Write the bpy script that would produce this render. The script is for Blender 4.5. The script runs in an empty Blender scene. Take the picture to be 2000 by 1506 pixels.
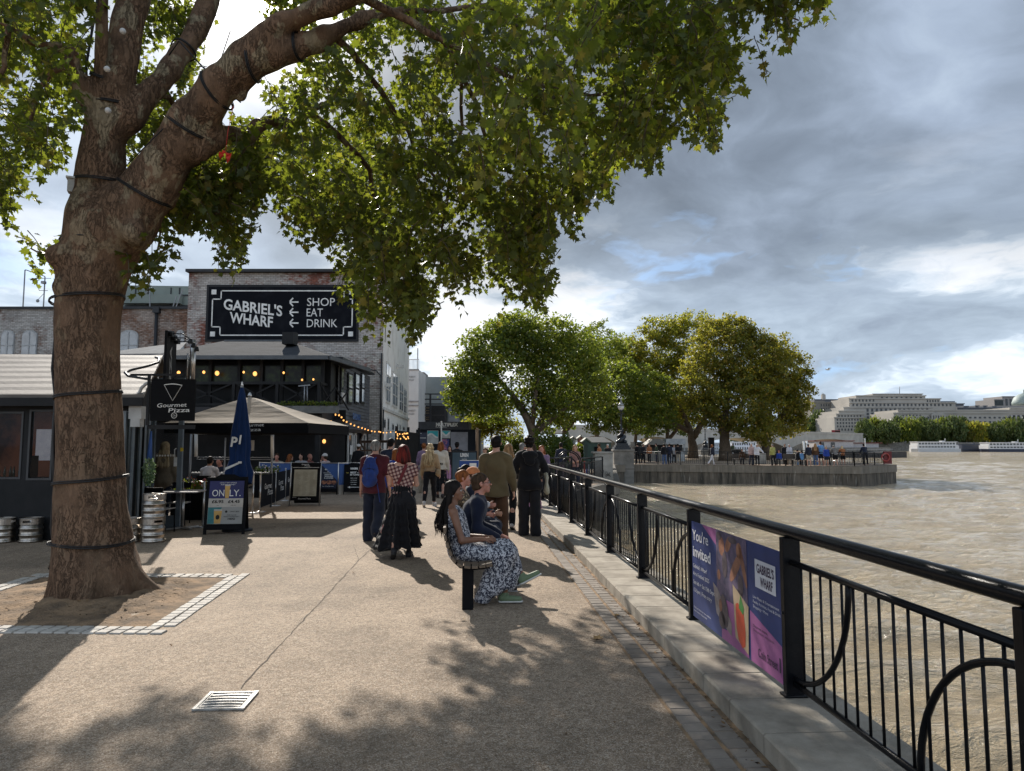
import bpy, math, random
import numpy as np
from mathutils import Vector, Matrix
R = math.radians
# ---------------------------------------------------------------- camera, sky, sun, exposure
F = 1388.0; CX, CY = 1000.0, 753.0; CAMZ = 1.66; PITCH = math.atan(115/1388.0)
SC = bpy.context.scene
COL = SC.collection
cam_d = bpy.data.cameras.new("camera"); cam = bpy.data.objects.new("camera", cam_d); COL.objects.link(cam)
cam_d.sensor_width = 36; cam_d.lens = 36*F/2000; cam_d.clip_end = 5000; cam_d.clip_start = 0.05
cam.location = (0, 0, CAMZ); cam.rotation_euler = (R(90)+PITCH, 0, 0)
SC.camera = cam
SUN_AZ, SUN_EL = R(-20.5), R(33)
SD = Vector((math.sin(SUN_AZ)*math.cos(SUN_EL), math.cos(SUN_AZ)*math.cos(SUN_EL), math.sin(SUN_EL)))
sl = bpy.data.lights.new("sun", 'SUN'); sl.energy = 4.4; sl.angle = R(0.6); sl.color = (1, .93, .84)
so = bpy.data.objects.new("sun", sl); COL.objects.link(so)
so.rotation_euler = (-SD).to_track_quat('-Z', 'Y').to_euler(); so.location = (-20, 50, 40)
SC.view_settings.view_transform = 'Standard'; SC.view_settings.look = 'None'
SC.view_settings.exposure = 0.72; SC.view_settings.gamma = 1
SC.render.engine = 'CYCLES'
SC.cycles.use_denoising = True
SC.cycles.max_bounces = 6; SC.cycles.transparent_max_bounces = 8; SC.cycles.diffuse_bounces = 3
SC.cycles.glossy_bounces = 3; SC.cycles.transmission_bounces = 4
SC.cycles.sample_clamp_indirect = 6; SC.cycles.caustics_reflective = False; SC.cycles.caustics_refractive = False

class NT:
    """small node-graph helper"""
    def __init__(s, nt): s.nt = nt
    def n(s, t, ins=None, **kw):
        nd = s.nt.nodes.new(t)
        for k, v in kw.items(): setattr(nd, k, v)
        for k, v in (ins or {}).items():
            if isinstance(v, bpy.types.NodeSocket): s.nt.links.new(v, nd.inputs[k])
            else: nd.inputs[k].default_value = v
        return nd
    def math(s, op, a, b=0.0, c=0.0, clamp=False):
        return s.n('ShaderNodeMath', {0: a, 1: b, 2: c}, operation=op, use_clamp=clamp).outputs[0]
    def vm(s, op, a, b=(0, 0, 0)):
        nd = s.n('ShaderNodeVectorMath', {0: a, 1: b}, operation=op)
        return nd.outputs[1] if op in ('DOT_PRODUCT', 'LENGTH', 'DISTANCE') else nd.outputs[0]
    def mix(s, fac, a, b, mode='MIX'):
        nd = s.n('ShaderNodeMix', data_type='RGBA', blend_type=mode)
        for i, v in ((0, fac), (6, a), (7, b)):
            if isinstance(v, bpy.types.NodeSocket): s.nt.links.new(v, nd.inputs[i])
            else: nd.inputs[i].default_value = v if i == 0 else (*v[:3], 1)
        return nd.outputs[2]
    def noise(s, vec, scale, detail=4, rough=.5, dist=0.0, col=False):
        nd = s.n('ShaderNodeTexNoise', {'Scale': scale, 'Detail': detail, 'Roughness': rough, 'Distortion': dist})
        if vec is not None: s.nt.links.new(vec, nd.inputs['Vector'])
        return nd.outputs['Color' if col else 'Fac']
    def ramp(s, fac, stops, interp='LINEAR'):
        nd = s.n('ShaderNodeValToRGB', {0: fac}); cr = nd.color_ramp; cr.interpolation = interp
        while len(cr.elements) < len(stops): cr.elements.new(.5)
        for e, (p, c) in zip(cr.elements, stops):
            e.position = p; e.color = (*c, 1) if isinstance(c, (tuple, list)) else (c, c, c, 1)
        return nd.outputs[0]
    def scale(s, vec, v): return s.vm('MULTIPLY', vec, v)

def build_world():
    w = bpy.data.worlds.new("World"); SC.world = w; w.use_nodes = True
    nt = w.node_tree; nt.nodes.clear(); g = NT(nt)
    d = g.n('ShaderNodeTexCoord').outputs['Generated']
    sky = g.n('ShaderNodeTexSky', sky_type='NISHITA', sun_disc=False)
    sky.sun_elevation = SUN_EL; sky.sun_rotation = SUN_AZ; sky.dust_density = 1.2
    blue = g.vm('MULTIPLY', sky.outputs[0], (.085, .085, .085))
    z = g.n('ShaderNodeSeparateXYZ', {0: d}).outputs
    up = g.math('MAXIMUM', z[2], 0.0)
    den = g.math('ADD', up, 0.30)
    px = g.math('DIVIDE', z[0], den); py = g.math('DIVIDE', z[1], den)
    p = g.n('ShaderNodeCombineXYZ', {0: px, 1: py, 2: g.math('MULTIPLY', up, 1.1)}).outputs[0]
    warp = g.vm('MULTIPLY', g.vm('SUBTRACT', g.noise(p, 1.6, 3, .5, col=True), (.5, .5, .5)), (.55, .55, .55))
    pw = g.vm('ADD', p, warp)
    big = g.noise(g.vm('ADD', pw, (3.1, 1.7, 0)), .85, 2.5, .45)
    mid = g.noise(g.vm('ADD', pw, (7.1, 4.2, 2)), 2.4, 9, .56)
    m = g.math('ADD', g.math('MULTIPLY', big, .66), g.math('MULTIPLY', mid, .34))
    col = g.ramp(m, [(.40, (.105, .130, .168)), (.47, (.175, .215, .275)), (.53, (.28, .34, .435)), (.60, (.42, .50, .60))])
    # lower sky: paler, broken, white rims lit from behind
    low = g.ramp(up, [(.0, 1.0), (.16, .92), (.25, .35), (.36, 0.0)])
    p2 = g.n('ShaderNodeCombineXYZ', {0: g.math('MULTIPLY', z[0], 3.2), 1: g.math('MULTIPLY', z[1], 1.5), 2: g.math('MULTIPLY', up, 8.5)}).outputs[0]
    pw2 = g.vm('ADD', p2, g.vm('MULTIPLY', g.vm('SUBTRACT', g.noise(p2, 1.4, 4, .55, col=True), (.5, .5, .5)), (.9, .9, .9)))
    rim = g.noise(g.vm('ADD', pw2, (4.2, 1.3, 2)), .85, 9, .58)
    rimc = g.ramp(rim, [(.36, (.22, .27, .34)), (.45, (.32, .39, .47)), (.51, (.40, .48, .57)), (.55, (.62, .70, .78)), (.60, (.92, .94, .96)), (.68, (1.08, 1.08, 1.06))])
    col = g.mix(g.math('MULTIPLY', low, .85), col, rimc)
    hole = g.noise(g.vm('ADD', pw2, (3.3, 3.3, 1)), .9, 7, .55)
    hm = g.math('MULTIPLY', g.ramp(hole, [(.59, 0.0), (.65, 1.0)]), g.ramp(up, [(.03, 0.0), (.1, 1.0), (.25, .7), (.36, 0.0)]))
    col = g.mix(g.math('MULTIPLY', hm, .85), col, g.mix(.6, blue, (.20, .42, .78)))
    # unseen sky behind the camera and overhead, brightened as added fill light
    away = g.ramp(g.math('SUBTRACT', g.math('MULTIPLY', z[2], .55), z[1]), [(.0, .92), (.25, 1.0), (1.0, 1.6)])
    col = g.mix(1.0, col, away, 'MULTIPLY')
    # cloud lit from behind round the sun
    dot = g.math('MAXIMUM', g.vm('DOT_PRODUCT', g.vm('NORMALIZE', d), tuple(SD)), 0.0)
    g1 = g.math('MULTIPLY', g.math('POWER', dot, 2600.0), 30.0)
    g2 = g.math('MULTIPLY', g.math('POWER', dot, 220.0), 2.2)
    g3 = g.math('MULTIPLY', g.math('POWER', dot, 18.0), .20)
    gl = g.math('ADD', g.math('ADD', g1, g2), g3)
    glc = g.vm('SCALE', (1, .97, .92), (0, 0, 0)); glc.node.inputs['Scale'].default_value = 1
    nt.links.new(gl, glc.node.inputs['Scale'])
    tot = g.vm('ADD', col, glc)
    # below the horizon: plain dull
    gm = g.math('LESS_THAN', z[2], -0.002)
    tot = g.mix(gm, tot, (.16, .15, .13))
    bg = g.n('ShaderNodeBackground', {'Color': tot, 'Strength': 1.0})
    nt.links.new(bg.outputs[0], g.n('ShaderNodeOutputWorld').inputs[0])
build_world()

# ---------------------------------------------------------------- helpers
cp, sp = math.cos(PITCH), math.sin(PITCH)
def ray(px, py):
    yu = (CY-py)/F
    return Vector(((px-CX)/F, cp-sp*yu, sp+cp*yu))
def at(px, py, D):
    r = ray(px, py); return Vector((0, 0, CAMZ)) + r*(D/r.y)
def gp(px, py, z=0.0):
    r = ray(px, py); return Vector((0, 0, CAMZ)) + r*((z-CAMZ)/r.z)
def proj(v):
    x, y, z = v[0], v[1], v[2]-CAMZ
    f = y*cp+z*sp; u = -y*sp+z*cp
    return (CX+F*x/f, CY-F*u/f) if f > .01 else (-9999, -9999)
def xat(px, D): return (px-CX)/F*D*1.0066   # x of a column px at forward distance D near eye level
def zat(py, D): return at(CX, py, D).z

_mats = {}
def M(name, col, rough=.6, metal=0.0, col2=None, vs=3.0, amt=1.0, bump=0.0, bs=20.0, spec=.3, stretch=(1, 1, 1), lo=.35, hi=.65, detail=5, sheen=0, emit=None, alpha=None):
    if name in _mats: return _mats[name]
    m = bpy.data.materials.new(name); m.use_nodes = True; g = NT(m.node_tree); _mats[name] = m
    b = m.node_tree.nodes['Principled BSDF']
    b.inputs['Roughness'].default_value = rough; b.inputs['Metallic'].default_value = metal
    b.inputs['Specular IOR Level'].default_value = spec
    co = g.vm('MULTIPLY', g.n('ShaderNodeTexCoord').outputs['Object'], stretch)
    c2 = col2 or tuple(c*.72 for c in col)
    fac = g.ramp(g.noise(co, vs, detail, .6), [(lo, 0.0), (hi, 1.0)])
    fac = g.math('MULTIPLY', fac, amt)
    m.node_tree.links.new(g.mix(fac, col, c2), b.inputs['Base Color'])
    if bump:
        bn = g.n('ShaderNodeBump', {'Strength': 1.0, 'Distance': bump, 'Height': g.noise(co, bs, 6, .6)})
        m.node_tree.links.new(bn.outputs[0], b.inputs['Normal'])
    if sheen: b.inputs['Sheen Weight'].default_value = sheen
    if emit:
        b.inputs['Emission Color'].default_value = (*emit[:3], 1); b.inputs['Emission Strength'].default_value = emit[3]
    if alpha is not None: b.inputs['Alpha'].default_value = alpha
    return m
def new_mat(name):
    m = bpy.data.materials.new(name); m.use_nodes = True; g = NT(m.node_tree); _mats[name] = m
    return m, g, m.node_tree.nodes['Principled BSDF']
def lk(g, a, b): g.nt.links.new(a, b)

def mesh_np(name, V, Fc, mats=None, smooth=True, midx=None):
    V = np.asarray(V, np.float32); me = bpy.data.meshes.new(name)
    me.vertices.add(len(V)); me.vertices.foreach_set('co', V.ravel())
    Fc = np.asarray(Fc, np.int32); k = Fc.shape[1]
    me.loops.add(Fc.size); me.loops.foreach_set('vertex_index', Fc.ravel())
    me.polygons.add(len(Fc)); me.polygons.foreach_set('loop_start', np.arange(0, Fc.size, k, dtype=np.int32))
    me.update(calc_edges=True)
    if smooth: me.polygons.foreach_set('use_smooth', np.ones(len(Fc), bool))
    for m in (mats or []): me.materials.append(m)
    if midx is not None: me.polygons.foreach_set('material_index', np.asarray(midx, np.int32))
    return me
def link(name, me, parent=None, loc=None, rot=None):
    o = bpy.data.objects.new(name, me); COL.objects.link(o)
    if parent is not None: o.parent = parent
    if loc is not None: o.location = loc
    if rot is not None: o.rotation_euler = rot
    return o
def tag(o, label=None, cat=None, group=None, kind=None):
    if label: o['label'] = label
    if cat: o['category'] = cat
    if group: o['group'] = group
    if kind: o['kind'] = kind
    return o
def thing(name, label, cat, loc=(0, 0, 0), rz=0.0, group=None):
    o = link(name, None, None, loc, (0, 0, rz)); return tag(o, label, cat, group)

class MB:
    """collects shapes, builds ONE mesh object"""
    def __init__(s): s.v = []; s.f = []; s.mi = []; s.sm = []; s.cur = 0; s.X = Matrix.Identity(4)
    def add(s, vs, fs, smooth=False):
        b = len(s.v); s.v += [tuple(s.X @ Vector(v)) for v in vs]
        for f in fs: s.f.append(tuple(b+i for i in f)); s.mi.append(s.cur); s.sm.append(smooth)
        return s
    def box(s, c, size, rz=0.0, rx=0.0, ry=0.0, taper=1.0):
        hx, hy, hz = size[0]/2, size[1]/2, size[2]/2
        m = Matrix.Translation(c) @ Matrix.Rotation(rz, 4, 'Z') @ Matrix.Rotation(ry, 4, 'Y') @ Matrix.Rotation(rx, 4, 'X')
        vs = [m @ Vector((x*hx*(taper if z > 0 else 1), y*hy*(taper if z > 0 else 1), z*hz)) for z in (-1, 1) for y in (-1, 1) for x in (-1, 1)]
        return s.add(vs, [(0, 2, 3, 1), (4, 5, 7, 6), (0, 1, 5, 4), (2, 6, 7, 3), (0, 4, 6, 2), (1, 3, 7, 5)])
    def bb(s, x0, x1, y0, y1, z0, z1): return s.box(((x0+x1)/2, (y0+y1)/2, (z0+z1)/2), (abs(x1-x0), abs(y1-y0), abs(z1-z0)))
    def bar(s, a, b, w, h=None, up=(0, 0, 1)):
        a, b = Vector(a), Vector(b); h = h or w; d = (b-a).normalized(); u = Vector(up)
        if abs(d.dot(u)) > .98: u = Vector((0, 1, 0)) if abs(d.y) < .9 else Vector((1, 0, 0))
        r = d.cross(u).normalized(); u = r.cross(d).normalized()
        vs = [p + r*(i*w/2) + u*(j*h/2) for p in (a, b) for (i, j) in ((-1, -1), (1, -1), (1, 1), (-1, 1))]
        return s.add(vs, [(3, 2, 1, 0), (4, 5, 6, 7), (0, 1, 5, 4), (1, 2, 6, 5), (2, 3, 7, 6), (3, 0, 4, 7)])
    def tube(s, pts, rad, n=8, caps=True):
        pts = [Vector(p) for p in pts]; rad = rad if isinstance(rad, (list, tuple)) else [rad]*len(pts)
        vs = []; fs = []; prev = None
        for i, p in enumerate(pts):
            d = (pts[min(i+1, len(pts)-1)]-pts[max(i-1, 0)])
            d = d.normalized() if d.length > 1e-9 else Vector((0, 0, 1))
            if prev is None:
                u = Vector((0, 0, 1)) if abs(d.z) < .9 else Vector((1, 0, 0))
                r = d.cross(u).normalized()
            else:
                r = (prev-d*prev.dot(d)).normalized()
            prev = r; u = d.cross(r)
            for k in range(n):
                t = 2*math.pi*k/n; vs.append(p+(r*math.cos(t)+u*math.sin(t))*rad[i])
        for i in range(len(pts)-1):
            for k in range(n):
                a = i*n+k; b2 = i*n+(k+1) % n; fs.append((a, b2, b2+n, a+n))
        if caps: fs.append(tuple(range(n-1, -1, -1))); fs.append(tuple((len(pts)-1)*n+k for k in range(n)))
        return s.add(vs, fs, True)
    def lathe(s, prof, c=(0, 0, 0), n=20, smooth=True):
        vs = []; fs = []; c = Vector(c)
        for (r, z) in prof:
            for k in range(n): t = 2*math.pi*k/n; vs.append(c+Vector((r*math.cos(t), r*math.sin(t), z)))
        for i in range(len(prof)-1):
            for k in range(n): a = i*n+k; b = i*n+(k+1) % n; fs.append((a, b, b+n, a+n))
        fs.append(tuple(range(n-1, -1, -1))); fs.append(tuple((len(prof)-1)*n+k for k in range(n)))
        return s.add(vs, fs, smooth)
    def prism(s, poly, z0, z1, axis='z'):
        n = len(poly)
        def P(a, b, c): return (a, b, c) if axis == 'z' else ((a, c, b) if axis == 'y' else (c, a, b))
        vs = [P(a, b, z0) for a, b in poly]+[P(a, b, z1) for a, b in poly]
        fs = [tuple(range(n-1, -1, -1)), tuple(range(n, 2*n))]+[(i, (i+1) % n, n+(i+1) % n, n+i) for i in range(n)]
        return s.add(vs, fs)
    def poly(s, pts): return s.add(pts, [tuple(range(len(pts)))])
    def ell(s, c, r, nu=12, nv=8):
        prof = []; vs = []; fs = []
        for i in range(nv+1):
            ph = -math.pi/2+math.pi*i/nv
            for k in range(nu):
                t = 2*math.pi*k/nu
                vs.append((c[0]+r[0]*math.cos(ph)*math.cos(t), c[1]+r[1]*math.cos(ph)*math.sin(t), c[2]+r[2]*math.sin(ph)))
        for i in range(nv):
            for k in range(nu): a = i*nu+k; b = i*nu+(k+1) % nu; fs.append((a, b, b+nu, a+nu))
        return s.add(vs, fs, True)
    def text(s, txt, size, org, ux, uz, width=None, bold=0.0, align='CENTER', shear=0.0, depth=0.0):
        """flat lettering: org = centre baseline point, ux = reading direction, uz = up"""
        g = text_geom(txt, align, bold, shear)
        if g is None: return s
        vs, fs = g; ux = Vector(ux).normalized(); uz = Vector(uz).normalized(); org = Vector(org)
        w = max(v[0] for v in vs)-min(v[0] for v in vs); kx = size
        if width: kx = width/max(w, 1e-6)
        return s.add([org+ux*(v[0]*kx)+uz*(v[1]*size) for v in vs], fs)
    def build(s, name, mat, parent=None, loc=None, rot=None, bevel=0.0):
        me = bpy.data.meshes.new(name); me.from_pydata(s.v, [], s.f)
        for m in (mat if isinstance(mat, (list, tuple)) else [mat]): me.materials.append(m)
        me.polygons.foreach_set('material_index', s.mi); me.polygons.foreach_set('use_smooth', s.sm)
        me.update()
        o = link(name, me, parent, loc, rot)
        if bevel:
            bv = o.modifiers.new('bevel', 'BEVEL'); bv.width = bevel; bv.segments = 2; bv.limit_method = 'ANGLE'; bv.angle_limit = R(40)
            bv.harden_normals = False
        return o
_tg = {}
def text_geom(txt, align='CENTER', bold=0.0, shear=0.0):
    key = (txt, align, bold, shear)
    if key in _tg: return _tg[key]
    cu = bpy.data.curves.new('lettering', 'FONT'); cu.body = txt; cu.align_x = align; cu.offset = bold; cu.shear = shear; cu.resolution_u = 3
    ob = bpy.data.objects.new('lettering', cu)
    me = bpy.data.meshes.new_from_object(ob)
    vs = [tuple(v.co) for v in me.vertices]; fs = [tuple(p.vertices) for p in me.polygons]
    bpy.data.objects.remove(ob); bpy.data.meshes.remove(me); bpy.data.curves.remove(cu)
    _tg[key] = (vs, fs) if vs else None
    return _tg[key]
def copy_tree(o, parent=None):
    c = o.copy(); COL.objects.link(c); c.parent = parent
    for ch in list(o.children): copy_tree(ch, c)
    return c

# ---------------------------------------------------------------- implicit surfaces (bodies, cloth, trunks)
def cap(p0, p1, r0, r1=None, fn=None, f=1.0, op='u', k=None): return ('c', np.array(p0, float), np.array(p1, float), r0, r0 if r1 is None else r1, fn, f, op, k)
def ell(c, r, Rm=None, op='u', k=None): return ('e', np.array(c, float), np.array(r, float), Rm, None, None, None, op, k)
def cut(p, n): return ('p', np.array(p, float), np.array(n, float)/np.linalg.norm(n), None, None, None, None, 'cut', None)
def _dist(pr, X, Y, Z):
    t = pr[0]
    if t == 'p': return (X-pr[1][0])*pr[2][0]+(Y-pr[1][1])*pr[2][1]+(Z-pr[1][2])*pr[2][2]
    if t == 'e':
        c, r, Rm = pr[1], pr[2], pr[3]; x, y, z = X-c[0], Y-c[1], Z-c[2]
        if Rm is not None:
            x, y, z = (x*Rm[0][0]+y*Rm[1][0]+z*Rm[2][0], x*Rm[0][1]+y*Rm[1][1]+z*Rm[2][1], x*Rm[0][2]+y*Rm[1][2]+z*Rm[2][2])
        k0 = np.sqrt((x/r[0])**2+(y/r[1])**2+(z/r[2])**2); k1 = np.sqrt((x/r[0]**2)**2+(y/r[1]**2)**2+(z/r[2]**2)**2)
        return k0*(k0-1)/np.maximum(k1, 1e-6)
    p0, p1, r0, r1, fn, f = pr[1:7]; d = p1-p0; L = max(float(d@d), 1e-9)
    tt = np.clip(((X-p0[0])*d[0]+(Y-p0[1])*d[1]+(Z-p0[2])*d[2])/L, 0, 1)
    qx, qy, qz = X-(p0[0]+tt*d[0]), Y-(p0[1]+tt*d[1]), Z-(p0[2]+tt*d[2])
    if fn is not None:
        c = (qx*fn[0]+qy*fn[1]+qz*fn[2])*(f-1); qx = qx+c*fn[0]; qy = qy+c*fn[1]; qz = qz+c*fn[2]
    return np.sqrt(qx*qx+qy*qy+qz*qz)-(r0+(r1-r0)*tt)
def _bound(pr):
    if pr[0] == 'e': m = max(pr[2]); return pr[1]-m, pr[1]+m
    m = max(pr[3], pr[4]); return np.minimum(pr[1], pr[2])-m, np.maximum(pr[1], pr[2])+m
def sdf_mesh(name, prims, h=.012, k=.02, mats=None, disp=None, laplace=1):
    """one closed surface round smooth-joined primitives (surface nets)"""
    us = [p for p in prims if p[7] == 'u']
    lo = np.min([_bound(p)[0] for p in us], 0)-3*h; hi = np.max([_bound(p)[1] for p in us], 0)+3*h
    n = np.ceil((hi-lo)/h).astype(int)+1
    ax = [lo[i]+h*np.arange(n[i]) for i in range(3)]
    f = np.full(n, .5, np.float32)
    for p in prims:
        kk = p[8] if p[8] is not None else k
        if p[0] == 'p': s = [slice(0, n[i]) for i in range(3)]
        else:
            a, b = _bound(p); a = a-kk-2.5*h; b = b+kk+2.5*h
            s = [slice(max(0, int((a[i]-lo[i])/h)), min(n[i], int((b[i]-lo[i])/h)+2)) for i in range(3)]
            if any(q.stop <= q.start for q in s): continue
        X = ax[0][s[0]][:, None, None].astype(np.float32); Y = ax[1][s[1]][None, :, None].astype(np.float32); Z = ax[2][s[2]][None, None, :].astype(np.float32)
        d = _dist(p, X, Y, Z); cur = f[s[0], s[1], s[2]]
        if p[7] == 'u':
            hh = np.clip(.5+.5*(d-cur)/kk, 0, 1); r = d*(1-hh)+cur*hh-kk*hh*(1-hh)
        elif p[7] == 's':
            hh = np.clip(.5-.5*(cur+d)/kk, 0, 1); r = cur*(1-hh)-d*hh+kk*hh*(1-hh)
        else: r = np.maximum(cur, d)
        f[s[0], s[1], s[2]] = r
    if disp is not None:
        f += disp(ax[0][:, None, None], ax[1][None, :, None], ax[2][None, None, :]).astype(np.float32)
    f[0] = f[-1] = .5; f[:, 0] = f[:, -1] = .5; f[:, :, 0] = f[:, :, -1] = .5
    S = f < 0
    c = [S[i:n[0]-1+i, j:n[1]-1+j, l:n[2]-1+l] for i in (0, 1) for j in (0, 1) for l in (0, 1)]
    anyc = c[0].copy(); allc = c[0].copy()
    for q in c[1:]: anyc |= q; allc &= q
    act = anyc & ~allc; idx = np.argwhere(act)
    if len(idx) == 0: return None
    vid = np.full(act.shape, -1, np.int32); vid[act] = np.arange(len(idx))
    offs = [(i, j, l) for i in (0, 1) for j in (0, 1) for l in (0, 1)]
    cv = np.stack([f[idx[:, 0]+o[0], idx[:, 1]+o[1], idx[:, 2]+o[2]] for o in offs], 1)
    acc = np.zeros((len(idx), 3)); cnt = np.zeros(len(idx))
    for a in range(8):
        for b in range(a+1, 8):
            oa, ob = np.array(offs[a]), np.array(offs[b])
            if np.abs(oa-ob).sum() != 1: continue
            va, vb = cv[:, a], cv[:, b]; m = (va < 0) != (vb < 0)
            t = np.where(m, va/np.where(m, va-vb, 1), 0)
            acc[m] += (oa+(ob-oa)*t[:, None])[m]; cnt[m] += 1
    V = lo+h*(idx+acc/cnt[:, None])
    quads = []
    for axi in range(3):
        A = S; sl0 = [slice(None)]*3; sl1 = [slice(None)]*3; sl0[axi] = slice(0, -1); sl1[axi] = slice(1, None)
        a, b = A[tuple(sl0)], A[tuple(sl1)]; ch = a != b; e = np.argwhere(ch)
        o1, o2 = [(1, 2), (2, 0), (0, 1)][axi]
        e = e[(e[:, o1] > 0) & (e[:, o2] > 0) & (e[:, o1] < act.shape[o1]) & (e[:, o2] < act.shape[o2])]
        ins = a[e[:, 0], e[:, 1], e[:, 2]]
        def cell(d1, d2): q = e.copy(); q[:, o1] -= d1; q[:, o2] -= d2; return vid[q[:, 0], q[:, 1], q[:, 2]]
        q = np.stack([cell(1, 1), cell(0, 1), cell(0, 0), cell(1, 0)], 1)
        q[~ins] = q[~ins][:, ::-1]; quads.append(q)
    Q = np.concatenate(quads); Q = Q[(Q >= 0).all(1)]
    for _ in range(laplace):
        s_ = np.zeros_like(V); c_ = np.zeros(len(V))
        for i in range(4):
            j = (i+1) % 4
            np.add.at(s_, Q[:, i], V[Q[:, j]]); np.add.at(c_, Q[:, i], 1); np.add.at(s_, Q[:, j], V[Q[:, i]]); np.add.at(c_, Q[:, j], 1)
        V = V*.5+.5*s_/np.maximum(c_, 1)[:, None]
    return mesh_np(name, V, Q, mats)
# ================================================================ SETTING: ground, quay, river
RNG = np.random.default_rng(7); random.seed(7)
RD = Vector((-.0561, .9984, 0)); RN = Vector((-.9984, -.0561, 0)); RP0 = Vector((1.735, 4.51, 0))   # railing line
def rl(s, off=0.0, z=0.0): return RP0 + RD*s + RN*off + Vector((0, 0, z))    # s = metres along the railing, off = metres towards the path
SHORE = [tuple(rl(-30, -.27))[:2], tuple(rl(16.5, -.27))[:2], (2.1, 25.0), (4.9, 33.0), (8.2, 57.6), (10.2, 59.6), (26.4, 54.2), (31.4, 58.5), (31.4, 67), (27, 100), (22, 160), (-10, 330), (-60, 600)]
def ground_material():
    m, g, b = new_mat('bound_gravel')
    P = g.n('ShaderNodeTexCoord').outputs['Object']
    v = g.n('ShaderNodeTexVoronoi', {'Scale': 150.0}); lk(g, P, v.inputs['Vector'])
    sepc = g.n('ShaderNodeSeparateColor', {0: v.outputs['Color']}).outputs
    stones = g.ramp(sepc[0], [(.0, (.15, .105, .066)), (.25, (.228, .168, .115)), (.55, (.280, .214, .152)), (.8, (.325, .256, .188)), (.96, (.42, .355, .28))])
    v2 = g.n('ShaderNodeTexVoronoi', {'Scale': 34.0}); lk(g, P, v2.inputs['Vector'])
    s2 = g.ramp(g.n('ShaderNodeSeparateColor', {0: v2.outputs['Color']}).outputs[1], [(0, .80), (.5, 1.0), (1, 1.16)])
    col = g.mix(1.0, stones, s2, 'MULTIPLY')
    st = g.ramp(g.noise(P, .55, 7, .66), [(.36, .74), (.5, 1.0), (.64, 1.12)])
    st2 = g.ramp(g.noise(g.vm('MULTIPLY', P, (1, .35, 1)), 2.6, 5, .65), [(.3, .86), (.55, 1.0), (.75, 1.07)])
    col = g.mix(1.0, g.mix(1.0, col, st, 'MULTIPLY'), st2, 'MULTIPLY')
    spots = g.ramp(g.noise(P, 9, 3, .6), [(.24, 1.35), (.27, 1.0), (.70, 1.0), (.76, .68)])
    col = g.mix(1.0, col, spots, 'MULTIPLY')
    lk(g, col, b.inputs['Base Color']); b.inputs['Roughness'].default_value = .85; b.inputs['Specular IOR Level'].default_value = .18
    h = g.math('ADD', g.math('MULTIPLY', v.outputs['Distance'], -.6), g.math('MULTIPLY', g.noise(P, 3, 3), .5))
    lk(g, g.n('ShaderNodeBump', {'Strength': .8, 'Distance': .004, 'Height': h}).outputs[0], b.inputs['Normal'])
    return m
MG = ground_material()
def structure(o): o['kind'] = 'structure'; return o
mb = MB(); gpoly = [(-500, -60)] + [(SHORE[0][0], -60)] + SHORE + [(-500, 600)]
mb.poly([(x, y, 0) for x, y in gpoly]); structure(mb.build('promenade_ground', MG))

def stone_mat(name, base, dark, joint_u, joint_v, stain=1.0, streak=True, bump=.01):
    """weathered masonry with courses; object x along, z up"""
    m, g, b = new_mat(name)
    P = g.n('ShaderNodeTexCoord').outputs['Object']; s = g.n('ShaderNodeSeparateXYZ', {0: P}).outputs
    along = g.math('ADD', s[0], g.math('MULTIPLY', s[1], .7))
    uv = g.n('ShaderNodeCombineXYZ', {0: along, 1: s[2], 2: 0.0}).outputs[0]
    br = g.n('ShaderNodeTexBrick', {'Color1': (1, 1, 1, 1), 'Color2': (.80, .80, .80, 1), 'Mortar': (.35, .35, .35, 1), 'Scale': 1.0, 'Mortar Size': .012, 'Brick Width': joint_u, 'Row Height': joint_v})
    lk(g, uv, br.inputs['Vector'])
    c = g.mix(g.ramp(g.noise(P, 1.3, 7, .62), [(.3, 0.0), (.7, 1.0)]), base, tuple(q*.68 for q in base))
    c = g.mix(1.0, c, br.outputs['Color'], 'MULTIPLY')
    if streak:
        stv = g.vm('MULTIPLY', P, (2.6, 2.6, .22))
        f = g.ramp(g.noise(stv, 1.5, 6, .65), [(.40, 0.0), (.62, 1.0)])
        f = g.math('MULTIPLY', f, stain)
        c = g.mix(f, c, dark)
        lime = g.ramp(g.noise(g.vm('MULTIPLY', P, (3.5, 3.5, .3)), 1.9, 5, .6), [(.60, 0.0), (.70, 1.0)])
        c = g.mix(g.math('MULTIPLY', lime, .55), c, (.38, .35, .30))
    lk(g, c, b.inputs['Base Color']); b.inputs['Roughness'].default_value = .85
    lk(g, g.n('ShaderNodeBump', {'Strength': 1.0, 'Distance': bump, 'Height': g.noise(P, 14, 6, .65)}).outputs[0], b.inputs['Normal'])
    return m
MQ = stone_mat('quay_stone', (.17, .14, .105), (.035, .03, .022), 1.6, 5.0)
mb = MB(); mbc = MB()
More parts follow.
